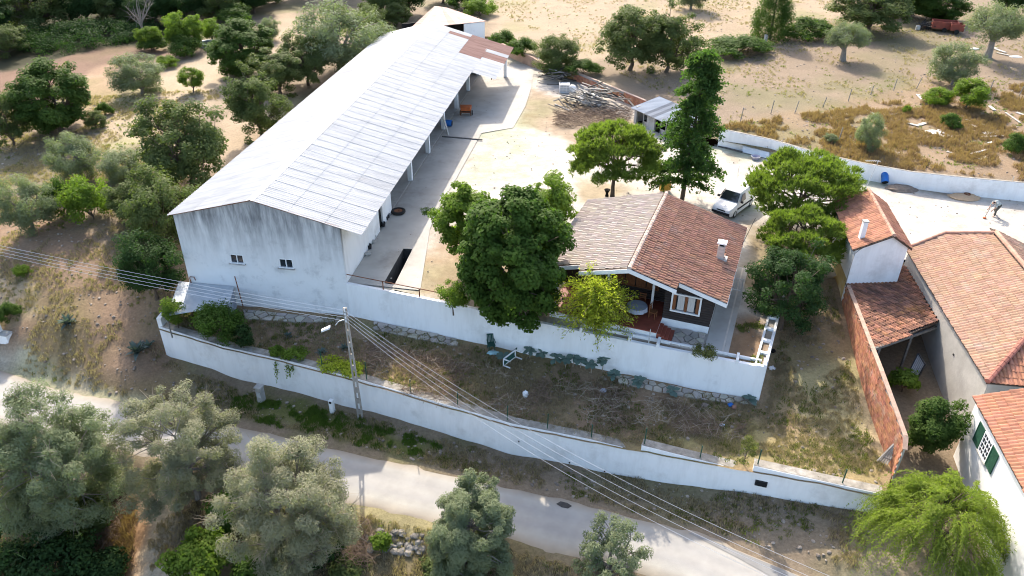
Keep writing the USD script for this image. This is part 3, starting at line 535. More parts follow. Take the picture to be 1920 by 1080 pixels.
# ================================================================== BUILDINGS
def unit(v): v = A_(v, float); return v / np.linalg.norm(v)
def fixn(m_):
    t = trimesh.Trimesh(*m_, process=False); trimesh.repair.fix_normals(t); return A_(t.vertices), A_(t.faces)
PROF = A_([(0, 0.), (.16, .036), (.40, .052), (.66, .028), (.86, .004), (1.02, 0.)])
def tiled(th, O, U, V, poly, wu, lv, mt, cap=300, seed=0, name='roof_tile', vary=.28, hgt=1.0, under=True, gap=1.0):
    U, V = unit(U), unit(V); N = unit(np.cross(U, V)); r_ = np.random.default_rng(seed); x0, y0, x1, y1 = poly.bounds; n = len(PROF); L = []
    shp = shapely.prepared.prep(poly)
    for j in range(int(y0 / lv) - 1, int(y1 / lv) + 2):
        for i in range(int(x0 / wu) - 1, int(x1 / wu) + 2):
            u, v = i * wu, j * lv
            if not shp.contains(Point(u + wu / 2, v + lv * .55)): continue
            jn = r_.normal(0, .008) + (.02 if r_.random() < .02 else 0); sk = r_.normal(0, .012); a = u + PROF[:, 0] * wu * gap; lift = .030 + jn + (.015 if gap < 1 else 0)
            lo = O + np.outer(a + sk, U) + V * (v + r_.normal(0, .014) - (.07 if r_.random() < .012 else 0)) + np.outer(PROF[:, 1] * hgt + lift, N); hi = O + np.outer(a, U) + V * (v + lv * 1.08) + np.outer(PROF[:, 1] * hgt + jn * .5 + .002, N)
            L.append((depth(lo[0]), np.vstack([lo, hi, lo - N * .028]), r_.uniform(1 - vary, 1 + vary * .8) * A_([1, r_.uniform(.96, 1.06), r_.uniform(.93, 1.08)])))
    f = []
    for k in range(n - 1): f += [[k, k + 1, n + k + 1], [k, n + k + 1, n + k], [k, 2 * n + k + 1, k + 1], [k, 2 * n + k, 2 * n + k + 1]]
    f = A_(f); L.sort(key=lambda t: t[0]); nv = 3 * n
    for _, v, t in L[:cap]: part(th, name, (v, f), mt, tint=np.tile(t, (nv, 1)))
    R = L[cap:]
    if R: part(th, name + '_rows', cat([(v, f) for _, v, _ in R]), mt, kind='stuff', tint=np.vstack([np.tile(t, (nv, 1)) for *_, t in R]))
    if under:
        c = A_(poly.exterior.coords)[:-1]; part(th, 'roof_deck', fixn(extr(poly, .09, lambda v: O + np.outer(v[:, 0], U) + np.outer(v[:, 1], V) - np.outer(v[:, 2] + .02, N))), M['under'])
def ridge(th, p, q, mt, r=.13, L=.4, seed=1, name='ridge_tile'):
    p, q = A_(p, float), A_(q, float); d = q - p; n = max(1, int(np.linalg.norm(d) / L)); r_ = np.random.default_rng(seed)
    for i in range(n):
        a, b = p + d * i / n, p + d * (i + 1.12) / n; m_ = tube([a, b], [r * r_.uniform(1.02, 1.1), r * .92], 8)
        part(th, name, m_, mt, tint=np.tile(r_.uniform(.8, 1.15) * A_([1, 1.06, 1.1]), (len(m_[0]), 1)))

# ---- warehouse
whs = thing('warehouse', 'long whitewashed warehouse with pale corrugated roof and open side bays', 'warehouse', wh(-WW / 2, 0, -2.6))
sl = (ZA - ZE) / (WW / 2); OV = 1.5
def wgab(v): return np.column_stack([G0[0] + wb[0] * v[:, 0] + wa[0] * v[:, 2], G0[1] + wb[1] * v[:, 0] + wa[1] * v[:, 2], v[:, 1]])
wins = [(-7.99, -7.04, .93, 1.58), (-4.53, -3.57, .90, 1.56)]
gp_ = Polygon([(-WW, -3.2), (0, -3.2), (0, ZE), (-WW / 2, ZA), (-WW, ZE)])
for a, b, c, d in wins: gp_ = gp_.difference(Polygon([(a, c), (b, c), (b, d), (a, d)]))
def fixn(m_):
    t = trimesh.Trimesh(*m_, process=False); trimesh.repair.fix_normals(t); return A_(t.vertices), A_(t.faces)
part(whs, 'gable_wall', fixn(extr(gp_, .25, wgab)), M['gable'], 'grey streaked whitewashed gable wall')
for a, b, c, d in wins:
    w = part(whs, 'window', cat([box(wh((a + b) / 2, -.01, c + .0) , (b - a + .14, .12, .06), -YAW), box(wh((a + b) / 2, .03, d - .02), (b - a, .08, .05), -YAW), box(wh(a + .025, .03, (c + d) / 2), (.05, .08, d - c), -YAW), box(wh(b - .025, .03, (c + d) / 2), (.05, .08, d - c), -YAW), box(wh((a + b) / 2, .03, (c + d) / 2), (.05, .08, d - c - .02), -YAW)]), M['white_trim'])
    for k in (0, 1):
        x = a + (b - a) * (.27 + .46 * k); part(w, 'pane', box(wh(x, .07, (c + d) / 2), ((b - a) / 2 - .09, .02, d - c - .1), -YAW), M['glass'])
    part(whs, 'window_sill', box(wh((a + b) / 2, -.08, c - .05), (b - a + .2, .16, .05), -YAW), M['concrete'])
sw = Polygon([(.25, -.3), (10.9, -.3), (10.9, 3.95), (.25, 3.95)]).difference(Polygon([(7.7, -.2), (8.6, -.2), (8.6, 2.15), (7.7, 2.15)]))
part(whs, 'side_wall', fixn(extr(sw, .22, lambda v: np.column_stack([G0[0] + wa[0] * v[:, 0] - wb[0] * v[:, 2], G0[1] + wa[1] * v[:, 0] - wb[1] * v[:, 2], v[:, 1]]))), M['white_wall'])
part(whs, 'door', box(wh(-.16, 8.15, 1.05), (.06, .88, 2.1), -YAW), M['dark'])
part(whs, 'side_wall', box(wh(-WW + .12, WL / 2 + .1, .6), (.22, WL - .3, 7.1), -YAW), M['white_wall'])
part(whs, 'back_wall', fixn(extr(Polygon([(-WW, -.4), (0, -.4), (0, ZE - .1), (-WW / 2, ZA - .1), (-WW, ZE - .1)]), .22, lambda v: wgab(v + A_([0, 0, WL - .22])))), M['concrete'])
part(whs, 'inner_wall', box(wh(-WW / 2, 10.8, 1.9), (WW - .6, .2, 4.2), -YAW), M['concrete'])
part(whs, 'floor', box(wh(-WW / 2 + .05, WL / 2, -.05), (WW - .35, WL - .5, .17), -YAW), M['slab'])
cols = [(-.02, 17.19 + 6.3 * i) for i in range(4)] + [(-.02, 42.4), (-.02, 48.4), (3.3, 48.2)]
for s, t in cols:
    h = ZE - sl * s - .12; part(whs, 'column', box(wh(s - .17, t, h / 2), (.36, .36, h), -YAW), M['white_wall'])
part(whs, 'eave_beam', box(wh(-.17, 29.7, ZE - .32), (.22, 37.5, .38), -YAW), M['concrete'])
part(whs, 'eave_beam', beam(wh(3.5, 36.6, ZE - sl * 3.5 - .15), wh(3.5, WL, ZE - sl * 3.5 - .15), .1, .16), M['rust'])
for k, t in enumerate(np.arange(13, 49, 3.15)): part(whs, 'roof_beam', beam(wh(-.1, t, ZE - .12), wh(OV - .1, t, ZE - sl * OV - .05), .1, .12), M['concrete'])
def sheet(O, U, V, u0, v0, w, l, lift, waves=5, amp=.028):
    N = unit(np.cross(U, V)); n = waves * 4 + 1; a = np.linspace(0, w * 1.02, n); h = amp * np.sin(np.linspace(0, waves * 2 * np.pi, n))
    lo = O + np.outer(u0 + a, U) + V * v0 + np.outer(h + lift + .007, N); hi = O + np.outer(u0 + a, U) + V * (v0 + l) + np.outer(h + lift, N)
    return np.vstack([lo, hi]), A_([[k, k + 1, n + k + 1, n + k] for k in range(n - 1)])
r_ = np.random.default_rng(3); slen = math.hypot(1, sl); lastO = None
Ur, Vr = wa, unit(-wb + A_([0, 0, sl])); Or = wh(OV, -.18, ZE - sl * OV + .06)
Ul, Vl = -wa, unit(wb + A_([0, 0, sl])); Ol = wh(-WW - .35, WL + .15, ZE - sl * .35 + .06)
for side, (O, U, V, span) in enumerate(((Or, Ur, Vr, (WW / 2 + OV) * slen), (Ol, Ul, Vl, (WW / 2 + .35) * slen))):
    nc, nr = 44, 3; w = (WL + .33) / nc; l = span / nr
    for j in range(nr):
        for i in range(nc):
            t = i * w if side == 0 else WL - i * w; s = OV - j * l
            m_ = sheet(O, U, V, i * w, j * l, w, l + (.16 if j < nr - 1 else -.02), j * .008 + (i % 2) * .004 + r_.normal(0, .0008))
            rust = side == 0 and j == 0 and t > 40.8
            rust = rust or (side == 0 and j == 1 and t > 43.5 and r_.random() < .35)
            k = r_.uniform(.98, 1.03) * (.93 if r_.random() < .06 else 1) * (.93 if side == 1 else 1)  # left slope tinted darker to offset the stronger sunlight it catches
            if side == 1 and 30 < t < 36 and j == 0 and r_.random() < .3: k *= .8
            part(whs, 'roof_sheet', m_, M['rusty_zinc' if rust else 'zinc'], tint=np.tile(k * A_([1, 1, 1]), (len(m_[0]), 1)))
Oe = wh(OV + 2.5, 36.25, ZE - sl * (OV + 2.5) + .055)
for i in range(11):
    m_ = sheet(Oe, Ur, Vr, i * 1.16, 0, 1.16, 2.5 * slen + .15, -.008 + r_.normal(0, .006)); rust = i in (5, 6, 8, 9, 10)
    part(whs, 'roof_sheet', m_, M['rusty_zinc' if rust else 'zinc'], tint=np.tile(r_.uniform(.9, 1.05) * A_([1, 1, 1]), (len(m_[0]), 1)))
for i in range(20):
    a, b = -.2 + i * 2.46, -.2 + (i + 1.03) * 2.46; z0 = ZA + .11
    v = A_([wh(-WW / 2 + x, t, z0 + dz) for t in (a, b) for x, dz in ((-.24, -.075), (0, 0), (.24, -.075))]); part(whs, 'ridge_cap', (v, A_([[0, 1, 4, 3], [1, 2, 5, 4]])[:, ::-1]), M['zinc'], tint=np.ones((6, 3)))
part(whs, 'verge_trim', cat([beam(wh(-WW / 2, -.06, ZA + .02), wh(0, -.06, ZE + .02), .1, .07), beam(wh(-WW / 2, -.06, ZA + .02), wh(-WW, -.06, ZE + .02), .1, .07)]), M['rust'], 'thin rusty edge under the front sheets')
part(whs, 'vent_pipe', tube([wh(-11.2, -.12, -1.7), wh(-11.25, -.12, -.55), wh(-11.2, -.12, -.45), wh(-10.9, -.12, -.45), wh(-10.85, -.12, -.7)], .035, 6), M['rust'])
# ---- sheet-metal lean-to against the gable
ln = thing('lean_to', 'small grey sheet metal lean-to against the foot of the gable', 'lean-to', (-20.4, 42.6, -2.6))
lr = [vpl(340, 541, G0, G0 - wb), vpl(440, 539, G0, G0 - wb), at(428, 574, -1.05), at(312, 592, -1.05)]; lr[0][2] = lr[1][2] = -.95
lr[0][:2] -= wa[:2] * .05; lr[1][:2] -= wa[:2] * .05
for k in range(4):
    a, b = k / 4, (k + 1.02) / 4; q = [lr[3] + (lr[2] - lr[3]) * a, lr[3] + (lr[2] - lr[3]) * b, lr[0] + (lr[1] - lr[0]) * b, lr[0] + (lr[1] - lr[0]) * a]
    part(ln, 'roof_sheet', prism([p + A_([0, 0, .008 * (k % 2)]) for p in q], (0, 0, -.025)), mat(f'lean_sheet_{k}', (.50, .53, .55), (.40, .43, .45), scale=1.2, rough=.6))
for p in (lr[2], lr[3], (lr[2] + lr[3]) / 2): part(ln, 'post', beam((p[0], p[1], -2.8), p - A_([0, 0, .03]), .07, .07), M['grey_wood'], tint=np.ones((8, 3)) * .5)
part(ln, 'side_panel', hexa([(*(lr[1][:2] + A_([-.1, -.05])), -2.7), (*(lr[2][:2] + A_([-.1, .05])), -2.7), (*(lr[2][:2] + A_([-.06, .05])), -2.7), (*(lr[1][:2] + A_([-.06, -.05])), -2.7)], [(*(lr[1][:2] + A_([-.1, -.05])), -1.05), (*(lr[2][:2] + A_([-.1, .05])), -1.14), (*(lr[2][:2] + A_([-.06, .05])), -1.14), (*(lr[1][:2] + A_([-.06, -.05])), -1.05)]), mat('panel_grey', (.34, .37, .42), (.26, .28, .32), scale=1.4))
pp = [vpl(440, 518, G0 - wa * .5, G0 - wa * .5 - wb), vpl(456, 575, G0 - wa * .9, G0 - wa * .9 - wb)]
part(ln, 'brace', tube(pp, .035, 6), M['rust'])
# ---- timber house
HY = math.radians(20.46); ha = A_([math.sin(HY), math.cos(HY), 0]); hb = A_([math.cos(HY), -math.sin(HY), 0]); H0 = A_([6.8175, 38.5417, 0])
def hl(x, y, z): return H0 + hb * x + ha * y + A_([0, 0, z])
HZ, HS, HW, HWL, HLn = 4.31, .275, 5.74, 5.6, 11.2
def hbox(x0, x1, y0, y1, z0, z1): return box(hl((x0 + x1) / 2, (y0 + y1) / 2, (z0 + z1) / 2), (x1 - x0, y1 - y0, z1 - z0), -HY)
ho = thing('timber_house', 'dark log bungalow with brown tiled roof, white fascia and porch', 'house', hl(0, 5, 0))
def logwall(name, x0, y0, x1, y1, z0, z1, gable=False):
    ms, k = [], 0
    for z in np.arange(z0 + .085, z1, .17):
        a, b = A_([x0, y0], float), A_([x1, y1], float)
        if gable:
            lim = (HZ - .25 - z) / HS
            if lim < .3: break
            a[0], b[0] = max(a[0], -lim), min(b[0], lim)
            if b[0] - a[0] < .2: continue
        ms.append(tube([hl(*a, z), hl(*b, z)], .098, 6))
    part(ho, name, cat(ms), M['log'], kind=None)
ZP = .5
logwall('log_wall', 2.06, 1.62, 4.93, 1.62, ZP, 3.9, True); logwall('log_wall', 2.12, 1.6, 2.12, 3.4, ZP, 3.6); logwall('log_wall', -4.9, 3.45, 2.1, 3.45, ZP, 4.1, True)
logwall('log_wall', 4.83, 1.6, 4.83, 10.6, ZP, 2.72); logwall('log_wall', -4.8, 3.4, -4.8, 10.6, ZP, 2.72); logwall('log_wall', -4.9, 10.5, 4.9, 10.5, ZP, 4.1, True)
part(ho, 'plinth', hbox(2.06, 4.9, 1.55, 10.6, -.3, ZP), M['white_trim']); part(ho, 'plinth', hbox(-4.85, 2.05, 3.4, 10.6, -.3, ZP - .004), M['white_trim'])
part(ho, 'porch_base', hbox(-4.7, 2.055, -.1, 3.39, -.4, ZP - .06), M['white_trim'])
part(ho, 'porch_floor', hbox(-4.74, 2.056, -.16, 3.38, ZP - .06, ZP), M['red_floor'])
for i in range(20):
    for j in range(10):
        x, y = -4.7 + i * .336, -.14 + j * .35
        part(ho, 'floor_tile', hbox(x + .006, x + .33, y + .006, y + .344, ZP + .001, ZP + .008), M['red_floor'])
for k in range(4): part(ho, 'step', hbox(2.06 + .23 * k, 2.06 + .23 * (k + 1), -.12, 1.1, -.2, ZP - .10 - .11 * k), M['red_floor'])
for x, y in ((-1.2, .25), (-4.4, .25), (1.2, 2.4)):
    part(ho, 'porch_post', hbox(x - .07, x + .07, y - .07, y + .07, ZP, HZ - HS * abs(x) - .16), M['white_trim'])
w0 = hl(2, 1.45, 0); w1 = hl(5, 1.45, 0)
def hloc(p): d = A_(p) - H0; return d @ hb, d @ ha, d[2]
wc = [hloc(vpl(px, py, w0, w1)) for px, py in ((1262, 549), (1313, 563), (1309, 591), (1261, 579))]
xa, xb = np.mean([wc[0][0], wc[3][0]]), np.mean([wc[1][0], wc[2][0]]); za, zb = np.mean([wc[2][2], wc[3][2]]), np.mean([wc[0][2], wc[1][2]])
zb = min(zb, HZ - HS * xb - .2)
wf = part(ho, 'window', cat([hbox(xa - .1, xb + .1, 1.36, 1.5, za - .09, za), hbox(xa - .1, xb + .1, 1.40, 1.5, zb, zb + .09), hbox(xa - .1, xa, 1.40, 1.5, za, zb), hbox(xb, xb + .1, 1.40, 1.5, za, zb)]), M['white_trim'])
part(wf, 'shutter', hbox(xa + .01, xa + (xb - xa) * .12, 1.44, 1.5, za, zb), M['wood']); part(wf, 'shutter', hbox(xb - (xb - xa) * .12, xb - .01, 1.44, 1.5, za, zb), M['wood']); part(wf, 'mullion', hbox((xa + xb) / 2 - .08, (xa + xb) / 2 + .08, 1.44, 1.5, za, zb), M['wood'])
for k in (0, 1):
    x = xa + (xb - xa) * (.31 + .38 * k); part(wf, 'pane', hbox(x - .26, x + .26, 1.475, 1.495, za + .02, zb - .02), M['glass'], 'pane with pale curtain'); part(wf, 'curtain', hbox(x - .2, x + .2, 1.462, 1.472, za + .06, zb - .05), M['curtain'])
pw = part(ho, 'porch_window', cat([hbox(-1.5, 1.3, 3.27, 3.36, 1.25, 1.33), hbox(-1.5, 1.3, 3.27, 3.36, 2.75, 2.85), hbox(-1.58, -1.5, 3.27, 3.36, 1.25, 2.85), hbox(1.3, 1.38, 3.27, 3.36, 1.25, 2.85)]), M['wood'])
for k in range(4): part(pw, 'shutter', hbox(-1.46 + .69 * k, -.84 + .69 * k, 3.28, 3.34, 1.34, 2.74), M['wood'])
part(ho, 'door', hbox(-3.4, -2.5, 3.28, 3.36, ZP + .01, 2.55), M['wood'])
tR = slR = math.hypot(1, HS)
Oh = hl(HW, 0, HZ - HS * HW + .1); tiled(ho, Oh, ha, unit(-hb + A_([0, 0, HS])), Polygon([(.85, 0), (HLn, 0), (HLn, HW * tR - .04), (0, HW * tR - .04), (0, (HW - 2.87) * tR), (.85, (HW - 2.87) * tR)]), .27, .43, M['tile_brown'], cap=150, seed=21, hgt=1.5, vary=.2, gap=.84)
Oh2 = hl(-HWL, HLn, HZ - HS * HWL + .1); tiled(ho, Oh2, -ha, unit(hb + A_([0, 0, HS])), Polygon([(0, 0), (HLn - .85, 0), (HLn - .85, (HWL - 3.0) * tR), (HLn, (HWL - 3.0) * tR), (HLn, HWL * tR - .04), (0, HWL * tR - .04)]), .27, .43, M['tile_sunlit'], cap=150, seed=22, hgt=1.5, vary=.13, gap=.84)
ridge(ho, hl(0, -.02, HZ + .1), hl(0, HLn, HZ + .1), mat('ridge_pale', (.46, .34, .28), (.38, .26, .2), scale=4, tint=True), r=.14, L=.38)
def fascia(x0, y, x1, h=.26):
    z0, z1 = HZ - HS * abs(x0), HZ - HS * abs(x1); d = .045
    v = [hl(x0, y - d, z0 - h + .07), hl(x1, y - d, z1 - h + .07), hl(x1, y, z1 - h + .07), hl(x0, y, z0 - h + .07)]; u = [p + A_([0, 0, h]) for p in v]
    if x1 < x0: v, u = [v[1], v[0], v[3], v[2]], [u[1], u[0], u[3], u[2]]
    part(ho, 'fascia_board', hexa(v, u), M['white_trim'])
fascia(0, -.0, 2.87); fascia(2.87, .85, HW); fascia(0, -.0, -3.0); fascia(-3.0, .85, -HWL)
for sx, L_ in ((HW, 1), (-HWL, 1)):
    part(ho, 'eave_board', beam(hl(sx, .85, HZ - HS * abs(sx) + .0), hl(sx, HLn, HZ - HS * abs(sx)), .05, .16), M['white_trim'])
cx, cy = 4.62, 5.6; cz = HZ - HS * cx
ch = part(ho, 'chimney', hbox(cx - .2, cx + .2, cy - .2, cy + .2, cz - .3, cz + 1.0), mat('chimney_block', (.44, .40, .36), (.34, .30, .27), scale=4, bump=.4))
part(ch, 'chimney_cap', hbox(cx - .28, cx + .28, cy - .28, cy + .28, cz + 1.17, cz + 1.26), M['white_trim']); part(ch, 'vent_gap', hbox(cx - .14, cx + .14, cy - .14, cy + .14, cz + 1.0, cz + 1.17), M['dark'])
for k in range(4): part(ch, 'chimney_block', hbox(cx - .215, cx + .215, cy - .215, cy + .215, cz + .12 + .22 * k, cz + .31 + .22 * k), mat('chimney_pale', (.50, .44, .39), (.42, .36, .31), scale=5) if k == 0 else UsdShade.Material.Get(stage, '/World/Looks/chimney_pale'))
part(ch, 'flashing', hbox(cx - .45, cx + .45, cy - .35, cy + .35, cz + .02, cz + .12), M['concrete'])
part(ho, 'roof_cable', tube([hl(5.7, 8.2, 2.9), hl(6.2, 9.5, 4.4)], .02, 5), M['black_iron'])
# side path beside the house
sp = thing('side_path', 'grey cement side path with drain strip along the house wall', 'path', hl(5.6, 6, 0))
part(sp, 'slab', hbox(4.95, 6.35, -.35, 10.5, -.25, .05), M['slab']); part(sp, 'drain_strip', hbox(5.95, 6.05, -.3, 10.4, .045, .06), M['stone_pale'], tint=np.ones((8, 3)) * 1.3)
part(sp, 'gate', cat([beam(hl(5.05, 6.9, .1), hl(5.05, 6.9, 1.2), .05, .05), beam(hl(6.25, 6.9, .1), hl(6.25, 6.9, 1.2), .05, .05), beam(hl(5.05, 6.9, 1.15), hl(6.25, 6.9, 1.15), .04, .04), beam(hl(5.05, 6.9, .3), hl(6.25, 6.9, .3), .04, .04)] + [beam(hl(5.2 + .17 * k, 6.9, .3), hl(5.2 + .17 * k, 6.9, 1.15), .018, .018) for k in range(6)]), M['steel'])
# ---- small shed at the back
ss = thing('animal_shed', 'small block shed with striped corrugated roof behind the pine', 'shed', (14, 74, 0))
s0_, s1_ = at(1188, 229)[:2], at(1272, 268)[:2]; sd = unit(s1_ - s0_); sL = np.linalg.norm(s1_ - s0_); sn = A_([-sd[1], sd[0]]); sn = sn if sn[1] > 0 else -sn; sang = math.atan2(sd[1], sd[0])
def sh(u, v, z): return A_([*(s0_ + sd * u + sn * v), z])
for u0, u1 in ((0, .35), (1.95, 3.1), (sL - .5, sL)): part(ss, 'pier', box(sh((u0 + u1) / 2, .1, .75), (u1 - u0, .2, 1.6), sang), M['concrete'])
part(ss, 'back_wall', box(sh(sL / 2, 2.9, .9), (sL, .2, 1.9), sang), M['concrete']); part(ss, 'side_wall', box(sh(.1, 1.5, .8), (.2, 2.8, 1.7), sang), M['concrete']); part(ss, 'side_wall', box(sh(sL - .1, 1.5, .8), (.2, 2.8, 1.7), sang), M['concrete']); part(ss, 'floor', box(sh(sL / 2, 1.5, .0), (sL - .4, 2.6, .1), sang), M['dark'])
for u in (1.4, 4.0):
    part(ss, 'door_frame', cat([beam(sh(u, .03, 0), sh(u, .03, 1.35), .06, .06), beam(sh(u + .75, .03, 0), sh(u + .75, .03, 1.35), .06, .06), beam(sh(u, .03, 1.32), sh(u + .75, .03, 1.32), .06, .06)]), M['steel']); part(ss, 'hatch', box(sh(u + .38, .08, .3), (.6, .04, .5), sang), M['grey_wood'], tint=np.ones((8, 3)))
Os = sh(-.25, -.35, 1.5); Vs = unit(A_([*(sn * 3.6), .55])); nS = int((sL + .5) / .5)
for i in range(nS):
    m_ = sheet(Os, A_([*sd, 0]), Vs, i * .5, 0, .5, 3.75, 0, waves=3, amp=.03); k = [1.12, .98, .62][[0, 0, 0, 0, 2, 1, 2, 0, 1, 0, 2, 1][i % 12]]
    part(ss, 'roof_sheet', m_, M['zinc'], tint=np.tile(A_([k, k * (.97 if k < 1 else 1), k * (.95 if k < 1 else 1)]), (len(m_[0]), 1)))
# ---- rear shed beyond the warehouse
rs = thing('rear_shed', 'small shed with rusty sheet roof behind the far end of the warehouse', 'shed', at(860, 60, 0))
rA, rB, rC, rD = at(768, 54, 2.7), at(912, 39.5, 2.7), at(838, 14, 3.7), at(815, 11, 3.7)
rB2 = at(911, 38, 2.75)
for i in range(10):
    a, b = i / 10, (i + 1) / 10; q = [rA + (rB - rA) * a, rA + (rB - rA) * b, rD + (rC + (rB - rC) * .0 - rD) * b, rD + (rC - rD) * a]
    part(rs, 'roof_sheet', prism(q, (0, 0, -.05)), M['rusty_zinc'], tint=np.tile(A_([1.3, 1.55, 1.65]) * (.75, 1.15, .95, 1.3, 1.0)[i % 5], (8, 1)))
wl_ = unit((rB - rA)[:2]); bk_ = A_([-wl_[1], wl_[0]])
c0 = rB[:2] - wl_ * .25
part(rs, 'front_wall', hexa([(*(c0 - wl_ * 3), -.2), (*c0, -.2), (*(c0 + bk_ * .2), -.2), (*(c0 - wl_ * 3 + bk_ * .2), -.2)], [(*(c0 - wl_ * 3), 2.6), (*c0, 2.6), (*(c0 + bk_ * .2), 2.6), (*(c0 - wl_ * 3 + bk_ * .2), 2.6)]), M['white_wall'])
part(rs, 'back_wall', box((*(rA[:2] + wl_ * 5.5 + bk_ * 3.2), 1.3), (11, .2, 2.7), math.atan2(wl_[1], wl_[0])), M['dark']); part(rs, 'pillar', box((*(c0 - wl_ * 7.4), 1.2), (.6, .3, 2.7), math.atan2(wl_[1], wl_[0])), M['white_wall']); part(rs, 'side_wall', box((*(c0 + bk_ * 2.2 - wl_ * .1), 1.2), (.2, 4.2, 2.6), math.atan2(wl_[1], wl_[0])), M['rust'])

# ---- neighbouring buildings on the right
E = 3.4
sgL = A_([22.0, 43.1]); sgR = at(1703, 463, E)[:2]; ap_ = vpl(1674, 442, sgL, sgR); rf = at(1630, 362, ap_[2])[:2]; sax = unit(rf - ap_[:2]); SL = float(np.linalg.norm(rf - ap_[:2])) + .2
sxd = unit(sgR - sgL); sW = float(np.linalg.norm(sgR - sgL)); sm = float((ap_[:2] - sgL) @ sxd); SZ = ap_[2]
sm = max(1.2, min(sW - 1.2, sm))
nb = thing('white_outhouse', 'small white gabled outhouse with red tiled roof beside the pines', 'outhouse', (*sgL, -1))
def sg(s, t, z): return A_([*(sgL + sxd * s + sax * t), z])
part(nb, 'gable_wall', prism([sg(0, 0, -1.5), sg(sW, 0, -1.5), sg(sW, 0, E), sg(sm, 0, SZ - .06), sg(0, 0, E)], [*(sax * .25), 0]), M['white_wall'], 'white gable with a stepped dark stain line')
part(nb, 'gable_wall', prism([sg(0, SL - .2, -1), sg(sW, SL - .2, -1), sg(sW, SL - .2, E), sg(sm, SL - .2, SZ - .06), sg(0, SL - .2, E)], [*(-sax * .25), 0]), M['white_wall'])
def slab_(a, b, z0, z1, th_, m_, nm, lab=None):
    d = unit(b - a); n = A_([-d[1], d[0]]) * th_; part(nb, nm, hexa([(*a, z0), (*b, z0), (*(b + n), z0), (*(a + n), z0)], [(*a, z1), (*b, z1), (*(b + n), z1), (*(a + n), z1)]), m_, lab)
slab_(sgL + sax * SL, sgL + sax * .26, 1.0, E, .22, M['white_wall'], 'side_wall'); slab_(sgL + sax * SL - sxd * .02, sgL + sax * .2 - sxd * .02, -1.6, .996, .24, M['ochre'], 'side_wall', 'ochre painted lower part of the side wall')
slab_(sgR + sax * .26, sgR + sax * SL, -1, E, .22, M['white_wall'], 'side_wall')
for s_, off, sgn in ((0, -.28, 1), (sW, .28, -1)):
    run = sm if sgn == 1 else sW - sm; s_l = (SZ - E) / run; Lr = math.hypot(1, s_l); ez = E - s_l * .28 + .1
    if sgn == 1: tiled(nb, sg(off, SL + .2, ez), A_([*-sax, 0]), A_([*sxd, s_l]), Polygon([(0, 0), (SL + .4, 0), (SL + .4, (run + .28) * Lr), (0, (run + .28) * Lr)]), .22, .38, M['tile_orange'], cap=150, seed=31)
    else: tiled(nb, sg(sW + .28, -.2, ez), A_([*sax, 0]), A_([*-sxd, s_l]), Polygon([(0, 0), (SL + .4, 0), (SL + .4, (run + .28) * Lr), (0, (run + .28) * Lr)]), .22, .38, M['tile_orange'], cap=150, seed=32)
M['ridge_orange'] = mat('ridge_orange', (.46, .26, .18), (.38, .2, .14), scale=4, tint=True)
ridge(nb, sg(sm, -.2, SZ + .13), sg(sm, SL + .2, SZ + .13), M['ridge_orange'], r=.12)
cb = A_([*above(1600, 456, sg(.5, 1.2, E))[:2], 0]); c_ = sg(.45, .9, E)
part(nb, 'chimney', hexa([c_ + A_([-.16, -.16, -.2]), c_ + A_([.16, -.16, -.2]), c_ + A_([.16, .16, -.2]), c_ + A_([-.16, .16, -.2])], [c_ + A_([-.14, -.14, 1.45]), c_ + A_([.14, -.14, 1.45]), c_ + A_([.14, .14, 1.45]), c_ + A_([-.14, .14, 1.45])]), M['white_trim']); part(nb, 'chimney_cap', box(c_ + A_([0, 0, 1.5]), (.36, .36, .07)), M['concrete'])
stain = [vpl(px, py, sgL - sax * .012, sgR - sax * .012) for px, py in ((1586, 530), (1593, 505), (1603, 475), (1612, 468), (1622, 462))]
part(nb, 'cement_seam', cat([beam(a, b, .012, .09, up=[*sax, 0]) for a, b in zip(stain[:-1], stain[1:])]), M['concrete'], 'grey cement seam across the gable')
# big house
ZE2, ZR2 = 1.8, 3.85
eN, eF = at(1850, 718, ZE2), at(1698, 467, ZE2); ud = unit(eN - eF); rF = at(1867, 438, ZR2)
# slope plane through the eave line and the ridge point
pn_ = unit(np.cross(ud, rF - eF)); pn_ = pn_ if pn_[2] > 0 else -pn_
Vb = unit(np.cross(pn_, ud)); Vb = Vb if Vb[2] > 0 else -Vb
if np.cross(ud, Vb)[2] < 0: Ub, Ob = -ud, eN
else: Ub, Ob = ud, eF
def uv(p): d = p - Ob; return float(d @ Ub), float(d @ Vb)
Kp = onplane(1773, 438, eN, pn_); hp = onplane(1918, 641, eN, pn_); rv = uv(rF)[1]
h0 = uv(eN); h1 = uv(hp); k_ = (rv - h0[1]) / (h1[1] - h0[1]); hip = (h0[0] + (h1[0] - h0[0]) * k_, rv)
bpoly = Polygon([uv(eN), uv(eF), uv(Kp), (uv(rF)[0], rv), hip]).buffer(0)
bh = thing('big_tiled_house', 'large grey rendered house with broad pale orange hipped tile roof', 'house', (28, 40, -2))
tiled(bh, Ob, Ub, Vb, bpoly, .235, .42, M['tile_pale'], cap=150, seed=41, vary=.15)
hipP = Ob + Ub * hip[0] + Vb * hip[1]
wd2 = A_([ -ud[1], ud[0], 0]); wd2 = wd2 if wd2[0] > 0 else -wd2                           # to the right in plan
half = float((rF - eN)[:2] @ wd2[:2]); eNR = eN + wd2 * half * 2; eFR = eF + wd2 * half * 2
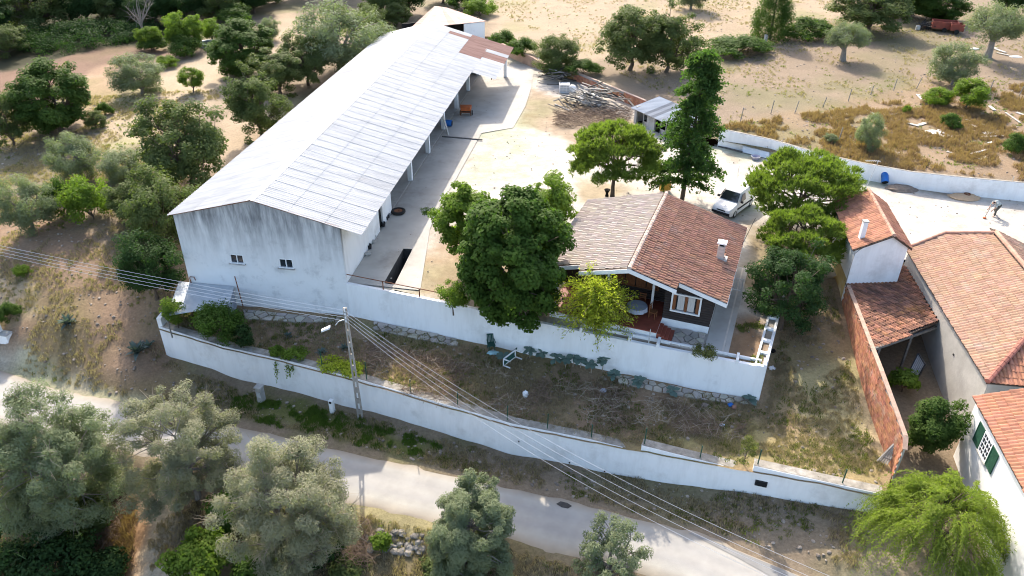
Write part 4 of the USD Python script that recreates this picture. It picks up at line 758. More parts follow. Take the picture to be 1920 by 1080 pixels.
# front hip slope, far slope
hO = eN; hU = unit(wd2); hV = unit(hipP - (hO + hU * float((hipP - hO) @ hU)))
tiled(bh, hO, hU, hV, Polygon([(0, 0), (2 * half, 0), (float((hipP - hO) @ hU), float((hipP - hO) @ hV))]), .235, .42, M['tile_orange'], cap=150, seed=42, vary=.2)
Ov = eFR; Vv = unit((rF - eFR) - ud * float((rF - eFR) @ ud)); Lb = float(np.linalg.norm(eN - eF)); Uv = ud * (-1 if np.cross(-ud, Vv)[2] > 0 else 1)
O3 = eNR if Uv @ (eF - eN) > 0 else eFR
vR = float(np.linalg.norm(((rF - eFR) - ud * float((rF - eFR) @ ud)))); u_h = abs(float((hipP - eNR) @ ud))
tiled(bh, O3, Uv, Vv, Polygon([(0, 0), (Lb, 0), (Lb, vR), (u_h, vR)] if Uv @ (eF - eN) > 0 else [(0, 0), (Lb, 0), (Lb - u_h, vR), (0, vR)]), .235, .42, M['tile_pale'], cap=0, seed=43)
ridge(bh, eN + A_([0, 0, .12]), hipP + A_([0, 0, .12]), mat('ridge_red', (.34, .13, .09), (.27, .1, .07), scale=4, tint=True), r=.15); ridge(bh, rF + A_([0, 0, .12]), hipP + A_([0, 0, .12]), M['ridge_orange'], r=.14)
ridge(bh, eF + A_([0, 0, .1]), Kp + A_([0, 0, .1]), M['ridge_orange'], r=.1); ridge(bh, Kp + A_([0, 0, .1]), rF + A_([0, 0, .1]), M['ridge_orange'], r=.1)
bI = wd2 * .18
foot = [eN + bI - ud * .15, eNR - bI - ud * .15, eFR - bI, A_([*Kp[:2], 0]) + wd2 * .3, A_([*eF[:2], 0]) + bI + ud * .1]
fpoly = Polygon([p[:2] for p in foot]).buffer(0)
part(bh, 'outer_wall', fixn(extr(fpoly, ZE2 + 4.0 - .06, lambda v: v - A_([0, 0, 4.0]))), M['plaster'])
part(bh, 'wall_hook', cat([box(vpl(1788, 665, eN[:2] + bI[:2] * .9, eF[:2] + bI[:2] * .9), (.06, .1, .1))]), M['black_iron'])
# lean-to with old tiles between the brick wall, the outhouse and the big house
wE0, wE1 = foot[0][:2], foot[-1][:2]
lTL = vpl(1582, 532, BW[3], BW[2]); lBL = vpl(1636, 651, BW[3] , BW[1]); lTR = vpl(1699, 490, wE0, wE1); lBR = vpl(1758, 609, wE0, wE1)
Q = A_([lTL, lTR, lBR, lBL]); cen = Q.mean(0); _, _, vt = np.linalg.svd(Q - cen); n_l = vt[2] if vt[2][2] > 0 else -vt[2]
Ul2 = unit((lTR - lTL + lBR - lBL)); Ul2 = unit(Ul2 - n_l * (Ul2 @ n_l)); Vl2 = unit(np.cross(n_l, Ul2)); O_l = cen
def uvl(p): d = p - O_l; return float(d @ Ul2), float(d @ Vl2)
lt = thing('tiled_lean_to', 'open lean-to shed with old mossy terracotta tiles behind the brick wall', 'lean-to', (*cen[:2], -1.2))
tiled(lt, O_l, Ul2, Vl2, Polygon([uvl(p) for p in (lBL, lBR, lTR, lTL)]), .24, .36, M['tile_old'], cap=300, seed=51, vary=.4, hgt=1.3)
print('lean-to', Q.round(2), 'normal', n_l.round(3), 'big half', half, 'hip', hipP, 'SZ', SZ, 'sm', sm, sW, SL)
part(lt, 'front_beam', beam(lBL - A_([0, 0, .2]), lBR - A_([0, 0, .2]), .12, .16), M['grey_wood'], tint=np.ones((8, 3)) * .45)
for k in (.12, .6): p = lBL + (lBR - lBL) * k; part(lt, 'post', beam((p[0], p[1], -2.6), p - A_([0, 0, .2]), .12, .12), M['grey_wood'], tint=np.ones((8, 3)) * .4)
pnl = at(1718, 690, -.9)
pb = thing('old_gate', 'old grey slatted metal gate with dark frame leaning in the lean-to mouth', 'gate', pnl)
pq = [at(1703, 700, -1.5), at(1719, 712, -1.6), at(1735, 683, -.5), at(1722, 662, -.4)]
part(pb, 'frame', cat([beam(pq[i], pq[(i + 1) % 4], .07, .07) for i in range(4)]), M['black_iron'])
for k in range(6):
    a, b = (k + .1) / 6, (k + .85) / 6; part(pb, 'slat', prism([pq[0] + (pq[1] - pq[0]) * a, pq[0] + (pq[1] - pq[0]) * b, pq[3] + (pq[2] - pq[3]) * b, pq[3] + (pq[2] - pq[3]) * a], (.01, .02, .02)), M['steel'])
# white house, front right
ZE3 = 1.2
w0_ = at(1833, 748, ZE3); w1_ = at(1930, 925, ZE3); wd3 = unit((w1_ - w0_)[:2]); w1_ = w0_ + A_([*wd3, 0]) * 9.5; wn3 = A_([-wd3[1], wd3[0]]); wn3 = wn3 if wn3[0] > 0 else -wn3
fh = thing('white_house', 'white rendered house with red tile roof and green shutters at lower right', 'house', (*w0_[:2], -3.5))
p3 = [w0_[:2], w1_[:2], w1_[:2] + wn3 * 7, w0_[:2] + wn3 * 7]
part(fh, 'outer_wall', fixn(extr(Polygon(p3).buffer(0), ZE3 + 5.5, lambda v: v - A_([0, 0, 5.5]))), M['white_wall'])
part(fh, 'stone_footing', box((*((w0_ + w1_)[:2] / 2 - wn3 * .05), -4.2), (9.6, .22, 1.2), math.atan2(wd3[1], wd3[0])), mat('stone_foot', (.50, .45, .38), (.35, .31, .26), scale=4, bump=.8, bscale=8, detail=8))
O4 = A_([*(w0_[:2] - wn3 * .25 - wd3 * .1), ZE3 + .08]); V4 = A_([*wn3, .36]); U4 = A_([*wd3, 0])
if np.cross(U4, V4)[2] < 0: O4 = A_([*(w1_[:2] - wn3 * .25 + wd3 * .1), ZE3 + .08]); U4 = -U4
tiled(fh, O4, U4, V4, Polygon([(0, 0), (9.7, 0), (9.7, 4.1), (0, 4.1)]), .235, .42, M['tile_orange'], cap=300, seed=61, vary=.16)
def wq(pts): return [vpl(x, y, w0_[:2] - wn3 * .03, w1_[:2] - wn3 * .03) for x, y in pts]
def rect(q):                                              # tidy an observed quad to an upright rectangle on the wall: (s0, s1, z0, z1)
    s = [float((p[:2] - w0_[:2]) @ wd3) for p in q]; z = [p[2] for p in q]; return min(s), max(s), np.mean(sorted(z)[:2]), np.mean(sorted(z)[2:])
wq_ = wq([(1843, 808), (1866, 838), (1853, 866), (1832, 836)]); s0, s1, z0, z1 = rect(wq_); zc, hh = (z0 + z1) / 2, 1.25
sA = float((vpl(1834, 803, w0_, w1_)[:2] - w0_[:2]) @ wd3); sB = float((vpl(1871, 862, w0_, w1_)[:2] - w0_[:2]) @ wd3); zc = vpl(1851, 843, w0_, w1_)[2]; Wt = sB - sA
def wbx(a, b, z0, z1, d0, d1): c = w0_[:2] + wd3 * (a + b) / 2 - wn3 * (d0 + d1) / 2; return box((*c, (z0 + z1) / 2), (b - a, abs(d1 - d0), z1 - z0), math.atan2(wd3[1], wd3[0]))
a1, b1 = sA + Wt * .3, sB - Wt * .3; z0, z1 = zc - hh / 2, zc + hh / 2
wf2 = part(fh, 'window', cat([wbx(a1, a1 + .06, z0, z1, -.02, .05), wbx(b1 - .06, b1, z0, z1, -.02, .05), wbx(a1 + .06, b1 - .06, z0, z0 + .06, -.02, .05), wbx(a1 + .06, b1 - .06, z1 - .06, z1, -.02, .05), wbx((a1 + b1) / 2 - .025, (a1 + b1) / 2 + .025, z0 + .06, z1 - .06, -.02, .045)] + [wbx(a1 + .06, b1 - .06, z0 + hh * k - .012, z0 + hh * k + .012, -.02, .042) for k in (.25, .5, .75)] + [wbx(a1 + (b1 - a1) * k - .012, a1 + (b1 - a1) * k + .012, z0 + .06, z1 - .06, -.02, .04) for k in (.27, .73)]), M['white_trim'])
part(wf2, 'pane', wbx(a1 + .05, b1 - .05, z0 + .05, z1 - .05, 0, .012), M['glass'])
for a, b in ((sA, a1 - .03), (b1 + .03, sB)):
    st = part(fh, 'shutter', cat([wbx(a, a + .05, z0, z1, .012, .06), wbx(b - .05, b, z0, z1, .012, .06), wbx(a + .05, b - .05, z0, z0 + .05, .012, .06), wbx(a + .05, b - .05, z1 - .05, z1, .012, .06)]), M['green_paint'])
    for k in range(14): z = z0 + .06 + (hh - .12) * k / 14; part(st, 'slat', wbx(a + .05, b - .05, z, z + .06, .015, .045), M['green_paint'])
part(fh, 'window_sill', wbx(a1 - .08, b1 + .08, z0 - .07, z0 - .005, 0, .1), M['concrete'])
# white gate block far left
gb = thing('gate_block', 'white stepped masonry block at the left edge above the lane', 'block', at(10, 640, -4.5))
b0_ = at(0, 640, -4.6); part(gb, 'upper_block', box(b0_ + A_([-.35, .3, .75]), (.9, .5, 1.9), -.2), M['white_wall']); part(gb, 'lower_step', box(b0_ + A_([.42, .15, .15]), (.7, .55, .8), -.2), M['white_wall']); part(gb, 'step_top', box(b0_ + A_([.42, .15, .58]), (.76, .6, .06), -.2), M['concrete'])

pq_ = [gp(1644, 866), gp(1662, 872)]; tpp = [above(1686, 822, BW[0] + A_([-.15, .9])), above(1692, 828, BW[0] + A_([-.15, .7]))]
pt_ = thing('leaning_pallet', 'weathered grey plank hurdle leaning on the front end of the brick wall', 'pallet', pq_[0])
for k in range(5):
    a = pq_[0] + (pq_[1] - pq_[0]) * k / 4; b = tpp[0] + (tpp[1] - tpp[0]) * k / 4; part(pt_, 'slat', beam(a + A_([0, 0, .05]), b, .10, .03), M['grey_wood'], tint=np.ones((8, 3)) * (.8 + .12 * k))
for f_ in (.2, .8): part(pt_, 'cross_bar', beam(pq_[0] + (tpp[0] - pq_[0]) * f_ + A_([0, 0, .08]), pq_[1] + (tpp[1] - pq_[1]) * f_ + A_([0, 0, .08]), .08, .04), M['grey_wood'], tint=np.ones((8, 3)) * .7)
# ================================================================== VEGETATION
def leaves(P, N, L, W, rng, T=None, fold=.0):
    n = len(P); N = N / (np.linalg.norm(N, axis=1)[:, None] + 1e-9)
    if T is None: T = rng.normal(size=(n, 3))
    T = T - N * (T * N).sum(1)[:, None]; T /= np.linalg.norm(T, axis=1)[:, None] + 1e-9; B = np.cross(N, T)
    L = (L * rng.uniform(.7, 1.3, n))[:, None]; W = (W * rng.uniform(.7, 1.3, n))[:, None]
    v = np.stack([P - T * L / 2, P + B * W / 2 - N * W * fold, P + T * L / 2, P - B * W / 2 - N * W * fold], 1).reshape(-1, 3)
    b = np.arange(n)[:, None] * 4; return v, np.vstack([b + A_([0, 1, 2]), b + A_([0, 2, 3])])
def sphdirs(n, rng):
    d = rng.normal(size=(n, 3)); return d / np.linalg.norm(d, axis=1)[:, None]
def limbs(rng, base, tops, trunk_to, r0, nlimb=6, k=6):
    """trunk, nlimb main limbs and a twig to every clump"""
    base, trunk_to = A_(base, float), A_(trunk_to, float); ms = []
    mid_ = (base + trunk_to) / 2 + rng.normal(0, .06, 3) * np.linalg.norm(trunk_to - base)
    ms.append(tube([base - A_([0, 0, .25]), base + (mid_ - base) * .5, mid_, trunk_to], [r0 * 1.35, r0 * 1.05, r0 * .9, r0 * .75], 8))
    T = A_(tops); sel = T[rng.choice(len(T), min(nlimb, len(T)), replace=False)]; own = np.argmin(((T[:, None] - sel[None]) ** 2).sum(-1), 1)
    for i, s in enumerate(sel):
        g = T[own == i]; c = g.mean(0); e = trunk_to + (c - trunk_to) * .7; m1 = (trunk_to + e) / 2 + A_([0, 0, .06 * np.linalg.norm(e - trunk_to)]) + rng.normal(0, .04, 3) * np.linalg.norm(e - trunk_to)
        ms.append(tube([trunk_to - A_([0, 0, .05]), m1, e], [r0 * .55, r0 * .42, r0 * .28], 5, cap=False))
        for q in g:
            if rng.random() < .75: ms.append(tube([m1 if rng.random() < .35 else e, (e + q) / 2 + rng.normal(0, .05, 3) * np.linalg.norm(q - e), q], [r0 * .22, r0 * .15, r0 * .07], 3, cap=False))
    return cat(ms)
def crown(rng, c, R, nclump, clump_r, nleaf, L, W, lump=.35, hollow=.5, low=.75, up=.35, flat=.8, droop=0., seed=0):
    d = sphdirs(nclump * 3, rng); d = d[d[:, 2] > -low][:nclump]; r = hollow + (1 - hollow) * rng.random(len(d)) ** .6
    f = 1 + lump * 2 * (meshkit.fbm(d * 1.6 + seed * 7.7, 2, seed) - .5); R = A_(R, float); cen = A_(c, float) + d * (r * f)[:, None] * R
    rad = clump_r * rng.uniform(.6, 1.35, len(cen)); P, N = [], []
    for q, rr, dd in zip(cen, rad, d):
        m_ = max(6, int(nleaf * (rr / clump_r) ** 2)); e = sphdirs(m_, rng); s = rng.random(m_) ** .4
        off = e * s[:, None] * rr * A_([1, 1, flat]); p = q + off; p[:, 2] -= droop * (off[:, 0] ** 2 + off[:, 1] ** 2) / max(rr, .05)
        P.append(p); N.append(e * .7 + dd * .4 + A_([0, 0, up]) + rng.normal(0, .45, (m_, 3)))
    return cen, leaves(np.vstack(P), np.vstack(N), L, W, rng)
def fir_tufts(rng, cen, ntuft, rad, L, W, per=8):         # needle brushes standing up and outward on every clump
    P, N, T = [], [], []
    for q, dd in cen:
        e = sphdirs(ntuft, rng); e[:, 2] = np.abs(e[:, 2]) * .9 - .25; o = q + e * rad * rng.random(ntuft)[:, None] ** .5 * A_([1, 1, .6])
        ax = e * .55 + dd * .5 + A_([0, 0, .95]); ax /= np.linalg.norm(ax, axis=1)[:, None]
        for _ in range(per):
            t = ax + rng.normal(0, .24, (ntuft, 3)); t /= np.linalg.norm(t, axis=1)[:, None]; P.append(o + t * L * .5); T.append(t); N.append(rng.normal(size=(ntuft, 3)))
    return leaves(np.vstack(P), np.vstack(N), L, W, rng, T=np.vstack(T))
def strands(rng, starts, dirs, lens, droop, per, L, W, spread=.03):
    P, N, T = [], [], []; lines = []
    for s, d, ln_ in zip(starts, dirs, lens):
        k = np.linspace(.05, 1, per); p = s + np.outer(k * ln_, d); p[:, 2] -= droop * (k * ln_) ** 2 * .5
        t = np.gradient(p, axis=0); t /= np.linalg.norm(t, axis=1)[:, None] + 1e-9; lines.append(p[:: max(1, per // 5)])
        P.append(p + rng.normal(0, spread, p.shape)); T.append(t + rng.normal(0, .5, p.shape)); N.append(rng.normal(size=p.shape) + A_([0, 0, .6]))
    return leaves(np.vstack(P), np.vstack(N), L, W, rng, T=np.vstack(T)), lines
def emit(path, trunk, leaf, tm_, lm_):
    part(path, 'trunk', trunk, tm_); part(path, 'crown', leaf, lm_)
# ---- tree kinds that repeat (unit: metres at their drawn size); copies scale them a little
KIND = {}
def kind(name, H, R, rz, trunk_h, lm_, tm_='bark', nclump=70, clump_r=.22, nleaf=150, L=.17, W=.07, r0=.12, seed=0, **kw):
    g = np.random.default_rng(seed); c = (0, 0, H - rz); cr = clump_r * R
    cen, lf = crown(g, c, (R - cr * .4, R - cr * .4, rz - cr * .4), nclump, cr, nleaf, L, W, seed=seed, **kw)
    cp = klass(f'tree_kind_{name}'); _loc[cp] = A_([0, 0, 0.]); tr = limbs(g, (0, 0, 0), cen, (g.normal(0, .1), g.normal(0, .1), trunk_h), r0, 7)
    emit(cp, tr, lf, M[tm_], M[lm_]); KIND[name] = (cp, H, R)
kind('olive', 4.2, 2.3, 2.0, .8, 'olive', 'bark_grey', 120, .21, 150, .17, .055, .14, 1, lump=.6, up=.6, low=.97)
kind('olive_trunk', 4.2, 2.4, 1.6, 1.3, 'olive', 'bark_grey', 100, .22, 150, .17, .055, .3, 11, lump=.55, up=.6, low=.6)
kind('olive_b', 4.0, 2.2, 1.95, .5, 'olive', 'bark_grey', 110, .22, 150, .18, .055, .12, 2, lump=.65, up=.6, low=.98)
kind('oak', 6., 2.8, 2.85, 1.2, 'oak', 'bark', 150, .19, 150, .19, .11, .17, 3, lump=.75, up=.6, low=.93)
kind('oak_b', 6.4, 2.6, 3.05, 1., 'oak', 'bark', 140, .2, 150, .19, .11, .17, 4, lump=.8, low=.97, up=.6)
kind('dark', 7., 3.4, 3.2, 1.1, 'dark_leaf', 'bark', 120, .22, 150, .24, .13, .2, 5, lump=.65, low=.98, up=.6)
kind('dark_b', 6.5, 3.2, 3.1, .6, 'oak', 'bark', 120, .22, 150, .24, .12, .2, 6, lump=.7, low=.98, up=.6)
kind('fresh', 4.6, 1.5, 2.2, .8, 'fresh', 'bark', 55, .3, 130, .18, .10, .08, 7, lump=.6)
kind('bush', 2.4, 1.6, 1.25, .2, 'ivy', 'bark', 55, .3, 150, .17, .09, .06, 8, lump=.6, low=.5)
kind('bush_green', 2.2, 1.5, 1.2, .2, 'fresh', 'bark', 50, .3, 140, .15, .08, .05, 9, lump=.5, low=.5)
kind('round', 5.6, 2.8, 2.75, .9, 'ivy', 'bark', 170, .18, 170, .2, .11, .18, 10, lump=.3, low=.97, up=.8)
def tree(k, px, py, ptop, pw, label, cat_='tree', group=None, name=None, base=None, sq=1.0):
    bx = px if k in ('olive_trunk', 'fresh') else px + (960 - px) / (2844 - py) * (py - ptop) * .5
    B = gp(bx, py) if base is None else base; T = above(px, ptop, B); D = depth(T); cp, H, R = KIND[k]
    h = max(T[2] - B[2], .3); w = pw / 2 * D / F; g = random.Random(px * 7 + py)
    # the crown's far side rises in the picture: what is seen as top is partly its depth
    h = max(.6 * h, h - .10 * w); s = (w / R * 1.06, w / R * 1.06, h / H * 1.02)
    copy_of(cp, name or {'bush': 'shrub', 'bush_green': 'shrub'}.get(k, 'tree' if not k.startswith('olive') else 'olive_tree'), label, cat_, B - A_([0, 0, .05]), g.uniform(0, 360), s, group)
LT = [  # left hillside
 ('round', 92, 246, 108, 150, 'tall ivy-covered tree with yellow-green top on the far left slope', 'tree'),
 ('olive_b', 255, 176, 95, 100, 'rounded grey olive tree beside the pale orange plough patch', 'olive tree'),
 ('fresh', 363, 174, 118, 44, 'small lone sapling with bare stem on the pale track', 'sapling'),
 ('round', 452, 140, 34, 128, 'broad round tree with yellow-green crown above the well ring', 'tree'),
 ('oak_b', 476, 260, 125, 108, 'grey-green oak close to the middle of the warehouse roof', 'oak'),
 ('oak', 345, 352, 182, 172, 'large dark oak left of the warehouse roof, crown open to the left', 'oak'),
 ('oak_b', 518, 178, 85, 104, 'olive-green oak between the round tree and the warehouse roof', 'oak'),
 ('olive', 632, 135, -15, 185, 'very large grey-green tree beside the far warehouse roof', 'tree'),
 ('oak', 572, 160, 62, 90, 'dark oak with thin leaning stems under the large grey tree', 'oak'),
 ('olive', 135, 333, 243, 100, 'airy grey olive tree on the left hillside above the bright shrubs', 'olive tree'),
 ('olive_b', 228, 338, 275, 88, 'small rounded olive beside the large dark oak', 'olive tree'),
 ('olive', 42, 432, 318, 108, 'grey olive tree near the left edge above the overhead wires', 'olive tree'),
 ('bush_green', 162, 412, 326, 90, 'bright green feathery shrub between two olives', 'shrub'),
 ('bush', 108, 405, 332, 60, 'yellow-green shrub beside the left-edge olive', 'shrub'),
 ('dark_b', 300, 470, 320, 140, 'dark green tree tight against the left side of the warehouse', 'tree'),
 ('oak', 252, 420, 330, 110, 'grey-green oak behind the large tree by the gable', 'oak'),
 ('dark_b', 8, 272, 168, 80, 'ivy-dark tree cut by the left edge of the hillside', 'tree'),
 ('bush_green', 40, 515, 493, 30, 'small light green bush on the bare brown bank under the wires', 'shrub'),
 ('bush', 12, 602, 565, 42, 'dark bush behind the white gate block', 'shrub'),
 ('fresh', 285, 95, 38, 44, 'light green young tree under the bare dead tree', 'tree'), ('fresh', 335, 100, 8, 50, 'tallest light green young tree above the well ring', 'tree'),
 ('fresh', 365, 92, 15, 46, 'light green young tree right of the tallest one', 'tree'), ('fresh', 398, 82, 25, 40, 'light green young tree nearest the round tree', 'tree'),
 ('bush', 345, 105, 62, 60, 'dark shrub at the foot of the light green young trees', 'shrub'), ('bush_green', 315, 125, 100, 38, 'low bright shrub in front of the light green young trees', 'shrub'),
 ('bush', 285, 95, 62, 50, 'dark shrub left of the light green young trees', 'shrub'),
 ('olive_b', 505, 75, 30, 40, 'small grey shrub tree behind the round tree', 'shrub'), ('bush', 195, 215, 190, 28, 'small grey bush at the edge of the pale track', 'shrub'),
 ('dark_b', 175, 240, 205, 40, 'dark low bush right of the ivy-covered tree', 'shrub'),
 ('dark', 275, 560, 430, 120, 'dark shrub tree between the big oak and the gable', 'tree'),
]
for k, px, py, pt, pw, lab, c in LT: tree(k, px, py, pt, pw, lab, c)
RT = [
 ('oak', 1185, 132, 5, 130, 'big dark holm oak by the straw field, left of a joined pair', 'oak'), ('oak_b', 1255, 135, 8, 115, 'big dark holm oak joined to another at the straw field, right one', 'oak'),
 ('dark_b', 1045, 140, 62, 86, 'dark green shrub beside the far end of the yard', 'shrub'), ('bush', 1095, 140, 108, 60, 'low green shrub behind the back brick wall', 'shrub'),
 ('bush', 942, 92, 55, 52, 'bramble bush behind the far warehouse corner', 'shrub'), ('bush', 978, 105, 68, 58, 'bramble bush along the crumbling wall', 'shrub'), ('bush_green', 900, 30, -8, 60, 'light bush beside the rear shed roof', 'shrub'),
 ('bush', 1388, 102, 62, 115, 'wide bramble bush left of the conical tree', 'shrub'), ('bush', 1520, 72, 30, 90, 'wide bramble bush right of the conical tree', 'shrub'),
 ('olive_trunk', 1580, 114, 34, 84, 'lone olive with thick bare trunk in the dry field', 'olive tree'),
 ('oak', 1640, 58, -45, 150, 'large dark bush tree at the top edge of the dry field', 'tree'), ('round', 1760, 38, -40, 120, 'yellow-green tree behind the red trailers', 'tree'), ('round', 1700, 30, -60, 100, 'yellow-green tree left of the red trailers', 'tree'),
 ('olive_trunk', 1850, 108, -2, 104, 'large grey olive beside scattered boards at the right', 'olive tree'), ('dark', 1915, 35, -60, 90, 'dark tree at the top right corner', 'tree'),
 ('olive_b', 1796, 158, 74, 92, 'low silver olive bush in front of the large grey olive', 'olive tree'), ('fresh', 1808, 206, 135, 66, 'bright green young tree by the silver olive bush', 'tree'), ('bush_green', 1758, 196, 160, 52, 'bright green shrub left of the bright young tree', 'shrub'),
 ('bush', 1785, 240, 210, 38, 'small dark green shrub among scattered boards', 'shrub'), ('olive_b', 1633, 280, 208, 54, 'small grey-green bush behind the boundary wall', 'shrub'), ('bush', 1908, 285, 248, 44, 'green shrub at the right edge behind the boundary wall', 'shrub'),
 ('bush_green', 1700, 212, 195, 16, 'tiny bright plant among the dry rust-coloured grass', 'shrub'), ('olive_b', 1558, 268, 248, 26, 'small grey weed bush on the boundary wall', 'shrub'), ('olive', 1300, 18, -60, 70, 'tree at the top edge of the straw field showing only its trunk', 'tree'),
]
for k, px, py, pt, pw, lab, c in RT: tree(k, px, py, pt, pw, lab, c)
# dark wood along the top left and top edge
wood = [('dark', -40, 85, -30, 130), ('dark_b', 55, 60, -45, 130), ('dark', 120, 40, -60, 120), ('dark_b', 185, 35, -70, 120), ('dark', 245, 38, -60, 110), ('dark', 310, 12, -70, 100), ('dark_b', 370, 10, -70, 100), ('dark', 430, 15, -60, 100), ('dark_b', 490, 5, -60, 90), ('dark_b', 5, 105, 40, 80),
        ('dark', 560, -5, -80, 90), ('dark_b', 715, 40, -55, 90), ('dark', 765, 28, -60, 90), ('dark_b', 690, 75, 5, 70), ('dark', 830, 5, -50, 80), ('bush', 872, 18, -20, 60), ('oak', 740, 50, 0, 60), ('dark', 20, 20, -90, 140), ('dark_b', 100, -10, -110, 140), ('dark', 220, -20, -120, 140), ('dark_b', 340, -25, -120, 130), ('dark', 450, -30, -120, 130), ('dark', 640, -10, -120, 120)]
wood += [('dark', 150, 45, -50, 110), ('dark_b', 215, 45, -40, 90), ('dark', 285, 48, -40, 100), ('dark', 345, 40, -50, 100), ('dark_b', 405, 35, -45, 100), ('dark', 470, 25, -50, 90), ('bush', 440, 45, 5, 70)]
wl = 'at the left edge|third from the left edge|beside the bramble bank|above the bramble bank|behind the dead tree|right of the dead tree|above the young trees|over the round tree|by the bare field strip|low on the left edge|above the bare field strip|behind the warehouse ridge|left of the rear shed|tight to the far roof corner|behind the rear shed|right of the rear shed|between rear shed and roof|at the back in the top left corner|in the back row left|in the back row over the brambles|in the back row over the dead tree|in the back row over the round tree|behind the very large grey tree|behind the bramble bank|at the right end of the bramble bank|directly behind the dead tree|behind the tallest young tree|behind the nearest young tree|behind the top of the round tree|as low scrub above the round tree'.split('|')
for (k, px, py, pt, pw), w in zip(wood, wl): tree(k, px, py, pt, pw, 'dark woodland tree ' + w, 'tree', 'trees of the dark wood')
# bramble bank
def bushmesh(g, c, R, n, cr, nl, L, W, **kw): return crown(g, c, R, n, cr, nl, L, W, **kw)
g = np.random.default_rng(40); B = at(165, 72, -.5); cen, lf = crown(g, (0, 0, .2), (10.5, 6, 1.7), 260, 1.0, 90, .26, .13, lump=.3, low=.1, hollow=.7)
bt_ = thing('bramble_bank', 'low wide dark green bramble bank before the wood', 'brambles', B); part(bt_, 'foliage', moved(rotate(lf, .35), B), M['dark_leaf']); part(bt_, 'stems', moved(rotate(cat([tube([(c[0] * .9, c[1] * .9, -.4), c], [.03, .01], 3) for c in cen[::4]]), .35), B), M['twig'])
# bare dead tree
def bare(g, H, n, r0, spread):
    ms = [tube([(0, 0, -.2), (.1, 0, H * .3), (0, .1, H * .5)], [r0, r0 * .8, r0 * .6], 6)]
    for i in range(n):
        a = g.uniform(0, 6.3); z0 = g.uniform(.25, .5) * H; e = A_([math.cos(a) * spread * g.uniform(.4, 1), math.sin(a) * spread * g.uniform(.4, 1), H * g.uniform(.6, 1)]); s = A_([0, 0, z0]); mm = (s + e) / 2 + g.normal(0, .15, 3)
        ms.append(tube([s, mm, e], [r0 * .4, r0 * .25, r0 * .1], 4, False))
        for _ in range(6):
            k = g.uniform(.3, .95); q = s + (e - s) * k; ms.append(tube([q, q + g.normal(0, .28, 3) * spread * .8 + A_([0, 0, .3])], [r0 * .15, r0 * .05], 3, False))
    return cat(ms)
B = gp(272, 80); tb = bare(np.random.default_rng(2), 6.4, 12, .16, 2.6); dt = thing('dead_tree', 'bare grey dead tree in front of the dark wood', 'tree', B); part(dt, 'trunk', moved(tb, B), M['bark_grey'])
# conical tree
def solo(name, label, cat_, B, trunk, leaf, lm_, tm_='bark'):
    t = thing(name, label, cat_, B); part(t, 'trunk', moved(trunk, B), M[tm_]); part(t, 'crown', moved(leaf, B), M[lm_]); return t
def scale_at(px, py, B, ptop, pw): T = above(px, ptop, B); return max(T[2] - B[2], .3), pw / 2 * depth(T) / F
g = np.random.default_rng(50); B = gp(1443, 74); Rr = 38 * depth(B) / F; cs = []
for i in range(330):
    z = g.uniform(.2, 7.6); rr = Rr * (1 - (z / 8.2) ** 2.2) * g.uniform(.5, 1); a = g.uniform(0, 6.3); cs.append((math.cos(a) * rr, math.sin(a) * rr, z))
P = np.repeat(A_(cs), 90, 0); e = sphdirs(len(P), g); P = P + e * g.random((len(P), 1)) ** .4 * .75; solo('conifer', 'dense dark conical evergreen between two bramble bushes', 'evergreen', B, tube([(0, 0, -.2), (0, 0, 6)], [.2, .05], 6), leaves(P, e + A_([0, 0, .4]), .2, .08, g), 'ivy')
# ---- stone pines
def stone_pine(B, H, R, rz, label, seed, nc=150, lean=(0, 0), th=.38, tuft=26):
    g = np.random.default_rng(seed); d = sphdirs(nc * 3, g); d = d[d[:, 2] > -.28][:nc]; r = .72 + .28 * g.random(len(d)); f = 1 + .22 * (meshkit.fbm(d * 2.2 + seed, 2, seed) - .5) * 2
    c = A_([lean[0], lean[1], H - rz]); cen = c + d * (r * f)[:, None] * A_([R, R, rz]) * A_([.9, .9, .9]); cen[:, 2] = np.where(d[:, 2] < 0, c[2] + (cen[:, 2] - c[2]) * .75, cen[:, 2])
    lf = fir_tufts(g, list(zip(cen, d)), tuft, R * .17, .46, .06); tr = limbs(g, (0, 0, 0), cen, (lean[0] * .6, lean[1] * .6, H * th), .17, 11)
    solo('stone_pine', label, 'pine tree', B, tr, lf, 'pine', 'bark')
B = at(1148, 372, 0); H, R = scale_at(1148, 372, B, 216, 186); stone_pine(B, H - .12 * R, R * 1.02, R * .92, 'bright umbrella-shaped stone pine standing alone in the pale yard', 60, 165)
B = at(1478, 432, 0); H, R = scale_at(1500, 432, B, 272, 225); stone_pine(B, H - .08 * R, R * 1.02, R * .85, 'larger stone pine with broad crown beside the white outhouse', 61, 190, (.5, 0))
B = at(1490, 505, 0); H, R = scale_at(1495, 505, B, 398, 125); stone_pine(B, H * 1.05, R * 1.3, R * 1.0, 'smaller stone pine in front of the larger one', 62, 90, (0, 0), .3)
